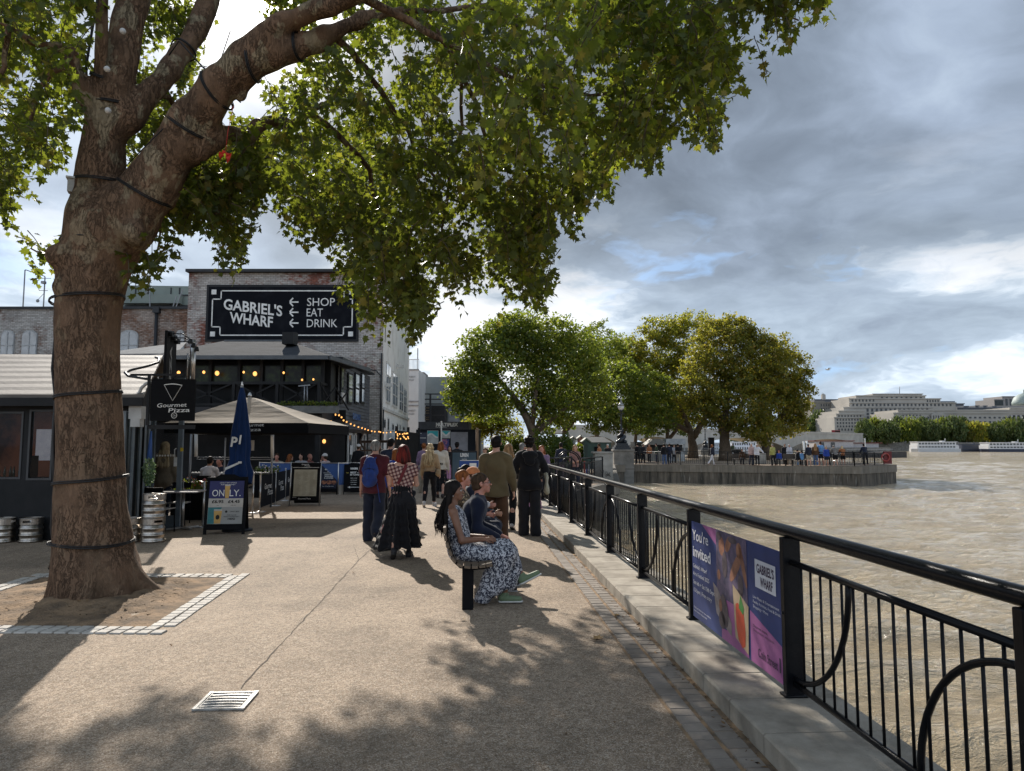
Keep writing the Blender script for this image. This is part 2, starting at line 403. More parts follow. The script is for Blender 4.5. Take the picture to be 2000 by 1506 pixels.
for i in range(len(SHORE)-1):
    (ax_, ay), (bx_, by) = SHORE[i], SHORE[i+1]
    mb.add([(ax_, ay, -5), (bx_, by, -5), (bx_, by, -.55), (ax_, ay, -.55)], [(0, 1, 2, 3)])
    d = Vector((bx_-ax_, by-ay, 0)).normalized(); nn = Vector((d.y, -d.x, 0))*.07
    a, b_ = Vector((ax_, ay, 0))-d*(0 if i == 0 else .04), Vector((bx_, by, 0))+d*.04
    mbc.add([a-nn*3+Vector((0, 0, -.58)), a+nn+Vector((0, 0, -.58)), a+nn+Vector((0, 0, .006)), a-nn*3+Vector((0, 0, .006)),
             b_-nn*3+Vector((0, 0, -.58)), b_+nn+Vector((0, 0, -.58)), b_+nn+Vector((0, 0, .006)), b_-nn*3+Vector((0, 0, .006))],
            [(0, 3, 2, 1), (4, 5, 6, 7), (0, 1, 5, 4), (1, 2, 6, 5), (2, 3, 7, 6), (3, 0, 4, 7)])
structure(mb.build('quay_wall', MQ)); structure(mbc.build('quay_coping', stone_mat('quay_coping_stone', (.22, .19, .15), (.09, .078, .06), 1.9, 9.0, .6)))

def water_material():
    m, g, b = new_mat('muddy_river')
    P = g.n('ShaderNodeTexCoord').outputs['Object']
    mud = g.mix(g.ramp(g.noise(g.vm('MULTIPLY', P, (.25, .6, 1)), .35, 5, .6), [(.35, 0.0), (.65, 1.0)]), (.36, .29, .19), (.46, .38, .26))
    lk(g, mud, b.inputs['Base Color']); b.inputs['Roughness'].default_value = .10; b.inputs['IOR'].default_value = 1.33; b.inputs['Specular IOR Level'].default_value = .5
    w1 = g.noise(g.vm('MULTIPLY', P, (.50, 1.15, 1)), 1.0, 9, .70, .9)
    w2 = g.noise(g.vm('MULTIPLY', P, (.6, 1.0, 1)), .16, 3, .5)
    w3 = g.noise(g.vm('MULTIPLY', P, (.55, 1.0, 1)), 3.6, 5, .62, .8)
    h = g.math('ADD', g.math('ADD', g.math('MULTIPLY', w1, .25), g.math('MULTIPLY', w2, .1)), g.math('MULTIPLY', w3, .16))
    lk(g, g.n('ShaderNodeBump', {'Strength': 1.0, 'Distance': 1.5, 'Height': h}).outputs[0], b.inputs['Normal'])
    return m
MWAT = water_material()
mb = MB(); mb.poly([(-900, -80, -1.78), (2500, -80, -1.78), (2500, 2500, -1.78), (-900, 2500, -1.78)]); structure(mb.build('far_river_water', MWAT))
def waves():
    r_ = np.random.default_rng(5); Y = 1.2*np.exp(np.linspace(0, math.log(420/1.2), 640)); T_ = np.linspace(-.10, 1.25, 560); YY, TT = np.meshgrid(Y, T_, indexing='ij'); XX = TT*YY+.6+(YY < 20)*0
    Z = np.zeros_like(XX)
    for k in range(44):
        lam = .30*(16 ** r_.uniform(0, 1)); a = r_.normal()*.55; kx, ky = math.sin(a)*6.283/lam, math.cos(a)*6.283/lam; ph = r_.uniform(0, 6.283)
        am = .0085*lam; att = 1/(1+(YY*.011*1.6/lam)**2); Z += am*att*np.sin(kx*XX+ky*YY+ph+.8*np.sin(XX*.23*r_.uniform(.5, 1.5)+k)+.6*np.sin(YY*.17+k*2))
    patch = .62+.36*np.sin(XX*.11+2*np.sin(YY*.05))*np.sin(YY*.09+XX*.03); Z = -1.5+Z*patch
    n, m = XX.shape; I = np.arange(n*m).reshape(n, m); Q = np.stack([I[:-1, :-1], I[:-1, 1:], I[1:, 1:], I[1:, :-1]], -1).reshape(-1, 4)
    return mesh_np('river_water', np.stack([XX, YY, Z], -1).reshape(-1, 3), Q, [MWAT])
structure(link('river_water', waves()))
mb = MB(); mb.poly([(-900, -100, -6), (2500, -100, -6), (2500, 2600, -6), (-900, 2600, -6)]); structure(mb.build('river_bed', M('river_mud', (.12, .1, .07))))

# kerb of granite blocks, pavers and gutter along the railing
MK = M('granite_kerb', (.37, .33, .27), .9, col2=(.14, .118, .09), vs=3.5, bump=.004, bs=70, lo=.36, hi=.78, detail=12)
mb = MB(); s = -6.0
while s < 15.6:
    L = .50+random.uniform(-.02, .02)
    c = rl(s+L/2, .075, .06); jz = random.uniform(-.002, .002)
    mb.X = Matrix.Translation(c) @ Matrix.Rotation(math.atan2(RD.y, RD.x), 4, 'Z')
    hl, hw, ht = L/2-.006, .345, .06+jz
    prof = [(-hw, -.06), (hw, -.06), (hw, ht-.012), (hw-.012, ht), (-hw, ht)]
    mb.prism(prof, -hl, hl, 'x'); s += L
mb.X = Matrix.Identity(4)
structure(mb.build('kerb', MK))
mb = MB(); a = rl(-6, .414); b_ = rl(15.6, .414)
mb.add([rl(-6, .40, -.02), rl(15.6, .40, -.02), rl(15.6, -.26, -.02), rl(-6, -.26, -.02), rl(-6, .40, .1), rl(15.6, .40, .1), rl(15.6, -.26, .1), rl(-6, -.26, .1)],
       [(3, 2, 1, 0), (4, 5, 6, 7), (0, 1, 5, 4), (1, 2, 6, 5), (2, 3, 7, 6), (3, 0, 4, 7)]); structure(mb.build('kerb_bed', M('mortar_dark', (.10, .09, .075))))
mb = MB()
for k in range(1): mb.add([rl(-6, .76, .002), rl(15.6, .76, .002), rl(15.6, .42, .002), rl(-6, .42, .002)], [(0, 1, 2, 3)])
structure(mb.build('gutter_litter', M('gutter_grit', (.30, .20, .115), .95, col2=(.13, .095, .065), vs=7, bump=.01, bs=90, lo=.4, hi=.6, detail=8)))
MP = M('paver_stone', (.25, .215, .18), .8, col2=(.16, .135, .11), vs=2.5, bump=.003, bs=70)
mb = MB(); s = -6.0
while s < 15.4:
    w = .118
    for j, (o0, ww) in enumerate(((.455, .135), (.605, .14))):
        mb.box(rl(s+w/2+random.uniform(-.004, .004), o0+ww/2, .004+random.uniform(0, .003)), (w-.014, ww-.012, .012), math.atan2(RD.y, RD.x)+random.uniform(-.02, .02), taper=.93)
    s += w
structure(mb.build('gutter_pavers', MP))

# earth square round the big tree with its granite setts
TB = gp(188, 1172)                                     # centre of the trunk foot
pit = [Vector((-5.62, 6.68, 0)), Vector((-3.30, 6.62, 0)), Vector((-3.56, 9.02, 0)), Vector((-5.86, 9.05, 0))]
cen = sum(pit, Vector())/4
def earth():
    n = 46; V = []; Fq = []
    for j in range(n+1):
        for i in range(n+1):
            u, v = i/n, j/n
            p = (pit[0]*(1-u)+pit[1]*u)*(1-v)+(pit[3]*(1-u)+pit[2]*u)*v
            q = min(u, 1-u, v, 1-v); r = math.hypot(p.x-TB.x, p.y-TB.y-.35)
            z = -.0+min(q*6, 1)*(.012*math.sin(p.x*9)+.012*math.cos(p.y*11)+random.uniform(0, .022))+.10*math.exp(-((r/.75)**2))*min(q*6, 1)+.006
            V.append((p.x, p.y, z))
    for j in range(n):
        for i in range(n): a = j*(n+1)+i; Fq.append((a, a+1, a+n+2, a+n+1))
    return mesh_np('bare_earth', V, Fq, [M('dry_earth', (.27, .18, .105), .95, col2=(.12, .085, .055), vs=4, bump=.02, bs=35, lo=.38, hi=.62, detail=9)])
structure(link('bare_earth', earth()))
mb = MB()
for i in range(4):
    a, b_ = pit[i], pit[(i+1) % 4]; d = (b_-a); L = d.length; d.normalize(); nn = Vector((d.y, -d.x, 0))
    k = int((L+.0)/.118)
    for r_ in range(2):
        for q in range(k+2):
            c = a+d*((q+.5)*L/k)+nn*(.06+.118*r_)
            if q >= k+r_+1: continue
            mb.box((c.x+random.uniform(-.003, .003), c.y, .005+random.uniform(0, .004)), (.104, .104, .014), math.atan2(d.y, d.x)+random.uniform(-.03, .03), taper=.93)
structure(mb.build('pale_setts', M('pale_granite', (.47, .44, .39), .8, col2=(.32, .295, .26), vs=5, bump=.003, bs=60)))
mb = MB()   # construction joints in the surfacing
def joint(pts, w=.007):
    Q = []
    for i in range(len(pts)-1):
        a, b_ = Vector(pts[i]), Vector(pts[i+1]); n = max(2, int((b_-a).length/.12))
        for k in range(n+(i == len(pts)-2)):
            p = a.lerp(b_, k/n); Q.append(p+Vector((random.uniform(-.008, .008), random.uniform(-.008, .008), .0035)))
    for i in range(len(Q)-1):
        d = (Q[i+1]-Q[i]).normalized(); nn = Vector((-d.y, d.x, 0))*w*random.uniform(.3, 1)
        mb.add([Q[i]-nn, Q[i+1]-nn, Q[i+1]+nn, Q[i]+nn], [(0, 1, 2, 3)])
joint([gp(470, 1345), gp(560, 1247), gp(700, 1095), gp(735, 1062)]); joint([gp(440, 1125), gp(560, 1128), gp(690, 1131)], .005)
joint([gp(700, 1095), gp(690, 1062), gp(600, 1060)], .004); joint([gp(1060, 1078), gp(1150, 1080), gp(1185, 1082)], .005)
joint([gp(540, 1057), gp(570, 1050), gp(650, 1049), gp(660, 1056), gp(560, 1058)], .006)
structure(mb.build('pavement_joint', M('joint_dark', (.07, .05, .035), .9)))

# drain cover
dp = gp(442, 1371); dr = thing('drain_cover', 'square steel drain grating with curved slots set in the bound gravel', 'drain', (dp.x, dp.y, 0), R(3.2))
mb = MB(); mb.bb(-.155, .155, -.15, .15, .003, .006); mb.build('sump', M('drain_black', (.01, .01, .01)), dr)
mb = MB()
for a in ((-.15, 1), (.15, 1)): mb.box((a[0], 0, .009), (.02, .32, .012)); mb.box((0, a[0]*.97, .009), (.28, .02, .0118))
for a in (-.132, .132): mb.box((a, 0, .008), (.006, .27, .008))
mb.build('frame', M('worn_steel', (.36, .355, .34), .55, .4, col2=(.2, .19, .17), vs=12), dr)
for k in range(5):
    mb = MB(); y0 = -.098+k*.05
    pts = [(-.125+.25*i/8, y0+.014*math.cos((i-4)/4*1.3)-.012) for i in range(9)]
    mb.prism([(x, y+.011) for x, y in pts]+[(x, y-.011) for x, y in reversed(pts)], .004, .013); mb.build('bar', _mats['worn_steel'], dr)

# ================================================================ RAILING
MI = M('black_gloss_paint', (.004, .0045, .006), .28, col2=(.009, .009, .010), vs=6, spec=.14, bump=.0012, bs=30)
rail = thing('riverside_railing', 'long black tubular railing with curved bars on the stone kerb', 'railing', rl(0)[:3])
rail.location = rl(0); ori = rl(0)
def lp(s_, off, z): return rl(s_, off, z)-ori
SP = 1.936
mb = MB(); mb.tube([lp(s_, 0, 1.115) for s_ in np.arange(-3*SP, 8*SP+.3, SP/2)], .039, 18); mb.build('handrail', MI, rail)
mb = MB()

for i in range(-3, 9):
    mb = MB(); mb.X = Matrix.Translation(lp(i*SP, 0, 0)) @ Matrix.Rotation(math.atan2(RD.y, RD.x), 4, 'Z')
    mb.box((0, 0, .60), (.055, .112, .965)); mb.box((0, 0, .128), (.09, .15, .016)); mb.tube([(0, -.062, .62), (0, .062, .62)], .012, 10)
    mb.build('post', MI, rail, bevel=.006)
def panel(i):
    s0, s1 = i*SP+.03, (i+1)*SP-.03
    mb = MB(); mb.tube([lp(s0, 0, .93), lp(s1, 0, .93)], .019, 12); mb.tube([lp(s0, 0, .20), lp(s1, 0, .20)], .019, 12)
    p = mb.build('panel_frame', MI, rail)
    n = 15; b = MB()
    for k in range(1, n+1):
        sx = s0+(s1-s0)*k/(n+1); b.tube([lp(sx, 0, .20), lp(sx, 0, .93)], .0078, 8)
    b.build('upright_bars', MI, p)
    # two curved bars: from the far post's foot up to the top rail, and from the bottom rail up to the near post
    flip = (i % 2 == 0)
    for which in (0, 1):
        pts = []
        for q in range(15):
            t = q/14*math.pi/2
            if which == 0: sx = s1-.66*math.sin(t)*(SP/1.94); z = .93-.70*math.cos(t)     # starts at far post foot
            else: sx = s0+.66*math.sin(t); z = .20+.66*math.cos(t)
            if flip: z = 1.13-z
            pts.append(lp(sx, 0, z))
        c = MB(); c.tube(pts, .0165, 10); c.build('curved_bar', MI, p)
for i in range(-3, 8): panel(i)
# railing turning away along the bend of the quay, with ring ornament
r2 = thing('quayside_railing', 'black railing with ring ornament where the quay bends right, before the stone block', 'railing', (1.55, 22.8, 0))
def seg(root, A, B, n, h=1.08, name='panel_frame', bars=.12, rb=.009, rh=.026, z0=0.0, mat=MI):
    o = root.location; A = Vector((A[0], A[1], 0))-o; B = Vector((B[0], B[1], 0))-o; A.z = B.z = z0; L = (B-A).length
    mb = MB(); mb.tube([A+Vector((0, 0, h)), B+Vector((0, 0, h))], rh, 8)
    mb.tube([A+Vector((0, 0, h-.16)), B+Vector((0, 0, h-.16))], .014, 6); mb.tube([A+Vector((0, 0, .12)), B+Vector((0, 0, .12))], .014, 6)
    k = int(L/bars)
    for q in range(1, k): p = A.lerp(B, q/k); mb.tube([p+Vector((0, 0, .12)), p+Vector((0, 0, h-.16))], rb, 5)
    mb.build(name, mat, root)
    for q in range(n+1):
        p = A.lerp(B, q/n); pb = MB(); pb.box((p.x, p.y, z0+h/2), (.06, .06, h)); pb.build('post', mat, root)
seg(r2, rl(15.75, 0), (1.95, 23.4), 2, 1.25)
seg(r2, (1.95, 26.4), (4.1, 32.4), 3, 1.1)
mb = MB()
for rr, zz in ((.46, 0.0), (.40, 0.0), (.27, -.06)):
    mb.tube([(.42+rr*math.cos(t)*.97, 2.0+rr*math.cos(t)*.2, .99+zz+rr*math.sin(t)) for t in np.linspace(0, 2*math.pi, 33)], .022, 8)
mb.build('ring', MI, r2)
for x, y in ((-.05, 1.9), (.88, 2.1)): mb = MB(); mb.box((x, y, .5), (.06, .06, 1.0)); mb.build('ring_post', MI, r2)

# banner on the railing
bn = thing('festival_banner', 'blue and pink printed banner with white lettering fixed to the railing between two posts', 'banner', rl(SP*.5, .035, 0))
bn.rotation_euler = (0, 0, math.atan2(-RD.y, -RD.x))     # local x runs from the far post to the near post
ORI = Vector((0, 0, 0)); MX = MB(); W2 = SP/2-.062; Z0, Z1 = .165, .985
cols = [M('banner_blue', (.032, .052, .17), .5), M('banner_pink', (.34, .115, .28), .5), M('banner_white', (.70, .70, .74), .5), M('banner_cream', (.45, .34, .22), .5),
        M('banner_red', (.50, .07, .03), .45), M('banner_green', (.06, .22, .05), .5), M('photo_dark', (.035, .03, .04), .5, col2=(.12, .09, .10), vs=9),
        M('photo_skin', (.36, .17, .10), .5, col2=(.16, .07, .05), vs=8), M('photo_plum', (.15, .11, .18), .5, col2=(.05, .05, .09), vs=12), M('banner_ink', (.04, .02, .06), .5), M('photo_grey', (.33, .28, .27), .5, col2=(.15, .12, .12), vs=9)]
MX.bb(-W2, W2, -.0045, .0, Z0, Z1); MX.build('sheet', cols[0], bn)
def flat(name, mi, polys, y, root=bn, mats=cols):
    for p in polys: q = MB(); q.add([(x, y, z) for x, z in p], [tuple(range(len(p)))]); q.build(name, mats[mi], root)
def U(u, v): return (-W2+2*W2*u, Z1-(Z1-Z0)*v)
def PG(*a): return [U(u, v) for u, v in a]
def blob(cx, cz, rx, rz, n=14, rot=0.0): return [U(cx+rx*math.cos(t)*math.cos(rot)-rz*math.sin(t)*math.sin(rot), cz+rz*math.sin(t)*math.cos(rot)+rx*math.cos(t)*math.sin(rot)) for t in np.linspace(0, 2*math.pi, n, endpoint=False)]
YF = -.0055   # printed areas face the path
flat('pink_area', 1, [PG((.16, .0), (.36, .0), (.36, .16)), PG((.72, .58), (1, .72), (1, 1), (.72, 1)), PG((.40, .90), (.70, .90), (.70, 1), (.40, 1)), PG((.46, .62), (.56, .62), (.56, .9), (.46, .9))], YF)
flat('photo_backdrop', 8, [PG((.35, .0), (.70, .0), (.70, .55), (.52, .62), (.35, .60))], YF-.001)
flat('photo_figures', 7, [blob(.42, .14, .035, .09), blob(.50, .10, .03, .08, rot=.3), blob(.62, .12, .03, .07), blob(.58, .28, .035, .16, rot=.4), blob(.66, .24, .02, .18, rot=-.2), blob(.38, .42, .02, .05)], YF-.002)
flat('photo_shadows', 6, [blob(.55, .05, .05, .03), blob(.455, .30, .03, .12), blob(.63, .42, .03, .09), blob(.60, .50, .05, .04), blob(.39, .05, .03, .04)], YF-.003)
flat('second_photo', 10, [PG((.30, .52), (.36, .56), (.52, .80), (.52, .92), (.42, .86), (.34, .80))], YF-.002)
flat('second_photo_figure', 6, [blob(.44, .73, .045, .15, rot=-.1), blob(.41, .83, .04, .08)], YF-.003)
flat('second_photo_face', 7, [blob(.395, .70, .02, .06)], YF-.004)
flat('glass_shape', 3, [PG((.545, .44), (.71, .56), (.70, .97), (.565, .90))], YF-.004)
flat('drink_shape', 4, [PG((.575, .60), (.60, .58), (.66, .64), (.675, .80), (.67, .92), (.64, .95), (.60, .90), (.58, .80))], YF-.005)
flat('leaf_shape', 5, [PG((.61, .62), (.63, .50), (.665, .60), (.655, .66))], YF-.006)
flat('white_panel', 2, [PG((.78, .13), (.965, .13), (.965, .36), (.78, .36))], YF-.002)
def btxt(s_, u, v, h, mi=2, width=None, bold=.0, y=YF-.003, al='LEFT'):
    q = MB(); x, z = U(u, v); q.text(s_, h*1.35, (x, y, z), (1, 0, 0), (0, 0, 1), width, bold, al); return q
def add_txt(name, items, mat, root=bn):
    A = MB()
    for q in items:
        b0 = len(A.v); A.v += q.v; A.f += [tuple(b0+i for i in f) for f in q.f]; A.mi += [0]*len(q.f); A.sm += [False]*len(q.f)
    return A.build(name, mat, root)
add_txt('headline', [btxt("You're", .02, .19, .095, bold=.012, width=.42), btxt("invited", .02, .36, .095, bold=.022, width=.46)], cols[2])
add_txt('event_text', [btxt("Gabriel's Wharf", .02, .48, .035, bold=.005, width=.36), btxt("Arts Festival 2025", .02, .56, .035, bold=.005, width=.42), btxt("Sat 6th + Sat 13th Sept", .02, .65, .035, bold=.014, width=.54), btxt("12-5pm | Free entry", .02, .73, .035, bold=.004, width=.46),
        btxt("Find out more on our website", .02, .90, .016, width=.44), btxt("and social channels", .02, .935, .016, width=.34)], cols[2])
add_txt('venue_name', [btxt("GABRIEL'S", .797, .235, .062, bold=.03, width=.28), btxt("WHARF", .83, .335, .062, bold=.03, width=.20)], cols[9])
add_txt('programme_text', [btxt("Live Music & Entertainment", .755, .46, .02, width=.42), btxt("Family Activities, Food & Drink", .755, .50, .02, width=.44), btxt("Shopping + More", .755, .54, .02, width=.25)], cols[2])
add_txt('organiser_text', [btxt("Discover more,", .75, .70, .018, width=.24, bold=.01), btxt("Competition: win tickets", .75, .735, .018, width=.34), btxt("Coin Street", .79, .92, .06, width=.31, bold=.01)], cols[9])
add_txt('title_stick', [btxt("I", .975, .92, .09, bold=.03)], cols[9])

# fallen leaves
lr = np.random.default_rng(21); lp_ = []
for _ in range(420): u, v = lr.uniform(.05, .95), lr.uniform(.05, .95); p = (pit[0]*(1-u)+pit[1]*u)*(1-v)+(pit[3]*(1-u)+pit[2]*u)*v; lp_.append((p.x, p.y, .045+.06*math.exp(-((math.hypot(p.x-TB.x, p.y-TB.y-.35)/.75)**2))))
for _ in range(700): q = rl(lr.uniform(-4, 15), lr.uniform(.42, .47)+abs(lr.normal())*.06, .012); lp_.append(q[:])
for _ in range(160): lp_.append((lr.uniform(-5, 1.5), lr.uniform(3, 22), .008))
n = len(lp_); V = np.array(lp_)[:, None, :]+(lr.normal(size=(n, 4, 3))*np.array([1, 1, .25]))*lr.uniform(.006, .018, (n, 1, 1)); o = link('leaf_litter', mesh_np('leaf_litter', V.reshape(-1, 3), np.arange(n*4).reshape(n, 4), [M('litter_brown', (.20, .12, .055), .9, col2=(.08, .05, .03), vs=9)], False)); tag(o, 'scattered brown leaf crumbs on the earth square, gutter and path', 'leaf litter', kind='stuff')
ML = M('dry_leaf', (.25, .15, .05), .7, col2=(.12, .07, .03), vs=20)
star = [(0, -.5), (.12, -.25), (.42, -.35), (.33, -.08), (.55, .1), (.3, .14), (.28, .38), (.12, .26), (0, .55), (-.12, .26), (-.28, .38), (-.3, .14), (-.55, .1), (-.33, -.08), (-.42, -.35), (-.12, -.25)]
for (px, py, sc, lab) in ((1167, 1252, .13, 'curled brown plane leaf lying on the dappled path, left of the pavers'), (1085, 988, .09, 'dry leaf on the path by the kerb near the hooded walker'), (690, 1120, .05, 'tiny dry leaf on the sunny path left of the seated couple'), (905, 1212, .06, 'small dark leaf on the path in front of the bench leg'), (1205, 1205, .07, 'dry leaf caught in the gutter grit beside the kerb')):
    p = gp(px, py); o = link('fallen_leaf', mesh_np('fallen_leaf', [(x*sc, y*sc, .012+.35*sc*abs(x)+.2*sc*max(0, y)) for x, y in star]+[(0, 0, .01)], [(i, (i+1) % 16, 16) for i in range(16)], [ML]), None, (p.x, p.y, .0), (0, 0, random.uniform(0, 6)))
    tag(o, lab, 'leaf', 'plane leaves fallen on the path')
# ================================================================ TREES
def leaf_mat(name, c1, c2, tr, autumn=None, trw=.5):
    m = bpy.data.materials.new(name); m.use_nodes = True; nt = m.node_tree; nt.nodes.clear(); g = NT(nt); _mats[name] = m
    rnd = g.n('ShaderNodeNewGeometry').outputs['Random Per Island']
    stops = [(.0, c1), (.75, c2), (1.0, autumn or c2)]
    c = g.ramp(rnd, stops)
    big = g.ramp(g.noise(g.n('ShaderNodeTexCoord').outputs['Object'], .35, 3, .5), [(.35, .78), (.65, 1.25)])
    c = g.mix(1.0, c, big, 'MULTIPLY')
    tc = g.mix(1.0, g.ramp(rnd, [(.0, tuple(q*.75 for q in tr)), (.75, tr), (1.0, tuple((q+a)/2*1.6 for q, a in zip(tr, autumn or tr)))]), big, 'MULTIPLY')
    p = g.n('ShaderNodeBsdfPrincipled', {'Base Color': c, 'Roughness': .5, 'Specular IOR Level': .35})
    t = g.n('ShaderNodeBsdfTranslucent', {'Color': tc})
    mx = g.n('ShaderNodeMixShader', {0: trw, 1: p.outputs[0], 2: t.outputs[0]})
    lk(g, mx.outputs[0], g.n('ShaderNodeOutputMaterial').inputs[0]); return m
def frames(D, up):
    """orthonormal frames: D = leaf tip direction, up = approximate normal"""
    D = D/np.linalg.norm(D, axis=1, keepdims=True); S = np.cross(D, up); S /= np.maximum(np.linalg.norm(S, axis=1, keepdims=True), 1e-6)
    return D, S, np.cross(S, D)
STAR = np.array([(0, -.05), (.10, .06), (.36, .0), (.30, .20), (.56, .38), (.32, .46), (.30, .66), (.13, .60), (0, 1.0), (-.13, .60), (-.30, .66), (-.32, .46), (-.56, .38), (-.30, .20), (-.36, .0), (-.10, .06)])
def leaves_mesh(name, P, Dv, Nv, size, mat, simple=False):
    D, S, N = frames(Dv, Nv); n = len(P); size = np.broadcast_to(size, (n,))[:, None, None]
    if simple:
        pts = np.array([(0, 0, 0), (.42, .45, .10), (0, 1, 0), (-.42, .45, .10)]); fc = np.array([(0, 1, 2), (0, 2, 3)])
    else:
        pts = np.concatenate([np.column_stack([STAR[:, 0], STAR[:, 1], .22*np.abs(STAR[:, 0])-.16*(STAR[:, 1]-.4)**2]), [(0, .35, 0)]])
        fc = np.array([(i, (i+1) % 16, 16) for i in range(16)])
    V = P[:, None, :]+size*(S[:, None, :]*pts[None, :, 0:1]+D[:, None, :]*pts[None, :, 1:2]+N[:, None, :]*pts[None, :, 2:3])
    Fc = (fc[None]+(np.arange(n)*len(pts))[:, None, None]).reshape(-1, 3)
    return mesh_np(name, V.reshape(-1, 3), Fc, [mat], smooth=False)
def bark_mat(name, base, dark, pale, crack=1.0, amt=.55):
    m, g, b = new_mat(name)
    P = g.n('ShaderNodeTexCoord').outputs['Object']; z = g.n('ShaderNodeSeparateXYZ', {0: P}).outputs[2]
    Pw = g.vm('ADD', g.vm('MULTIPLY', P, (1, 1, .20)), g.vm('MULTIPLY', g.noise(P, 5, 3, .5, col=True), (.12, .12, .12)))
    n1 = g.noise(Pw, 9.0, 7, .68, .6); n2 = g.noise(g.vm('ADD', Pw, (5, 3, 1)), 19.0, 6, .7, .4)
    r1 = g.math('ABSOLUTE', g.math('SUBTRACT', n1, .5)); r2 = g.math('ABSOLUTE', g.math('SUBTRACT', n2, .5))
    patchy = g.ramp(g.noise(P, 1.7, 4, .6), [(.42, 0.0), (.58, 1.0)])
    e = g.math('MULTIPLY', g.ramp(r1, [(0.0, .25), (.016, 1.0)]), g.ramp(r2, [(0, .45), (.03, 1.0)]))
    e = g.math('MAXIMUM', e, g.math('MULTIPLY', patchy, .85))
    c = g.mix(g.ramp(g.noise(P, 3.1, 7, .6), [(.35, 0.0), (.65, 1.0)]), base, tuple(q*.62 for q in base))
    f = g.ramp(g.noise(g.vm('MULTIPLY', P, (1, 1, .7)), 4.2, 4, .55), [(.54, 0.0), (.57, 1.0)])
    hi = g.ramp(z, [(.0, .0), (.30, .25), (.55, 1.0)]) if crack > .5 else 1.0
    zr = g.math('DIVIDE', z, 9.0); hi = g.ramp(zr, [(.25, .12), (.55, 1.0)])
    c = g.mix(g.math('MULTIPLY', g.math('MULTIPLY', f, hi), amt), c, pale)
    c = g.mix(g.math('SUBTRACT', 1.0, e, clamp=True), c, dark)
    lk(g, c, b.inputs['Base Color']); b.inputs['Roughness'].default_value = .9; b.inputs['Specular IOR Level'].default_value = .2
    h = g.math('ADD', g.math('MULTIPLY', e, .6), g.math('MULTIPLY', g.noise(g.vm('MULTIPLY', P, (1, 1, .5)), 26, 6, .65), .5))
    lk(g, g.n('ShaderNodeBump', {'Strength': 1.0, 'Distance': .022*crack, 'Height': h}).outputs[0], b.inputs['Normal'])
    return m
MBARK = bark_mat('plane_bark', (.18, .112, .070), (.045, .027, .017), (.30, .26, .17))
LIMBS = {   # (px, py, D, radius px)
 'trunk': [(186, 1165, 7.9, 76), (182, 1080, 7.9, 76), (178, 1000, 7.9, 70), (175, 900, 7.9, 65), (172, 780, 7.9, 60), (171, 680, 7.9, 62), (172, 600, 7.9, 65), (181, 520, 7.9, 70), (205, 450, 7.9, 68)],
 'stem': [(203, 460, 7.9, 64), (194, 390, 7.9, 50), (200, 300, 7.85, 45), (212, 220, 7.8, 40), (228, 150, 7.8, 37), (245, 80, 7.9, 35), (265, -20, 8.0, 32), (285, -120, 8.3, 27), (300, -230, 8.6, 20)],
 'thin': [(208, 240, 7.8, 20), (194, 150, 7.6, 16), (198, 80, 7.5, 15), (205, -40, 7.4, 13), (200, -140, 7.2, 10)],
 'right': [(215, 470, 7.9, 62), (268, 400, 7.85, 56), (325, 320, 7.8, 51), (372, 245, 7.7, 46), (422, 178, 7.6, 42), (475, 132, 7.5, 38), (530, 108, 7.5, 33), (600, 86, 7.5, 27), (655, 62, 7.6, 22), (730, 30, 7.7, 15), (815, 21, 7.8, 10), (885, 24, 7.9, 6)],
 'upper': [(470, 125, 7.5, 30), (520, 70, 7.4, 27), (590, 30, 7.3, 24), (680, 0, 7.1, 20), (780, -50, 6.8, 15), (900, -90, 6.5, 11)],
 'middle': [(222, 252, 7.8, 28), (268, 212, 7.9, 27), (312, 160, 8.1, 26), (350, 110, 8.4, 24), (385, 58, 8.7, 23), (408, 0, 9.0, 23), (440, -80, 9.5, 20), (480, -170, 10, 15)],
 'left': [(196, 215, 7.8, 24), (160, 165, 7.6, 20), (141, 128, 7.5, 17), (138, 98, 7.4, 14), (100, 90, 7.3, 13), (62, 82, 7.2, 12), (22, 55, 7.0, 11), (-50, 25, 6.8, 9)],
 'low': [(375, 290, 7.75, 30), (430, 265, 7.9, 20), (468, 264, 8.1, 17), (490, 268, 8.2, 15), (505, 246, 8.3, 17), (532, 238, 8.5, 14), (575, 241, 8.8, 12), (612, 215, 9.1, 10), (655, 190, 9.5, 7)],
}
def lpt(q): return at(q[0], q[1], q[2]), q[3]/F*q[2]
tree = thing('plane_tree', 'huge old plane tree with forked trunk wrapped in black cable, standing in an earth square', 'tree', (TB.x, TB.y+.4, 0))
TO = tree.location
prims = []
for nm, L in LIMBS.items():
    for i_, (a, b_) in enumerate(zip(L[:-1], L[1:])):
        (p, r), (q, s) = lpt(a), lpt(b_); 
        pp_, nn_ = lpt(L[max(i_-1, 0)])[0], lpt(L[min(i_+2, len(L)-1)])[0]; sh_ = .035 if nm == 'trunk' else .018
        def cr(t): return .5*((2*p)+(q-pp_)*t+(2*pp_-5*p+4*q-nn_)*t*t+(3*p-pp_-3*q+nn_)*t**3)
        for j_ in range(3): t0, t1 = j_/3, (j_+1)/3; prims.append(cap(cr(t0)-TO, cr(t1)-TO, r+(s-r)*t0-sh_, r+(s-r)*t1-sh_, k=.12 if (i_ == 0 and nm != 'trunk') else .012))
b0, _ = lpt(LIMBS['trunk'][0])
b0 = b0-TO
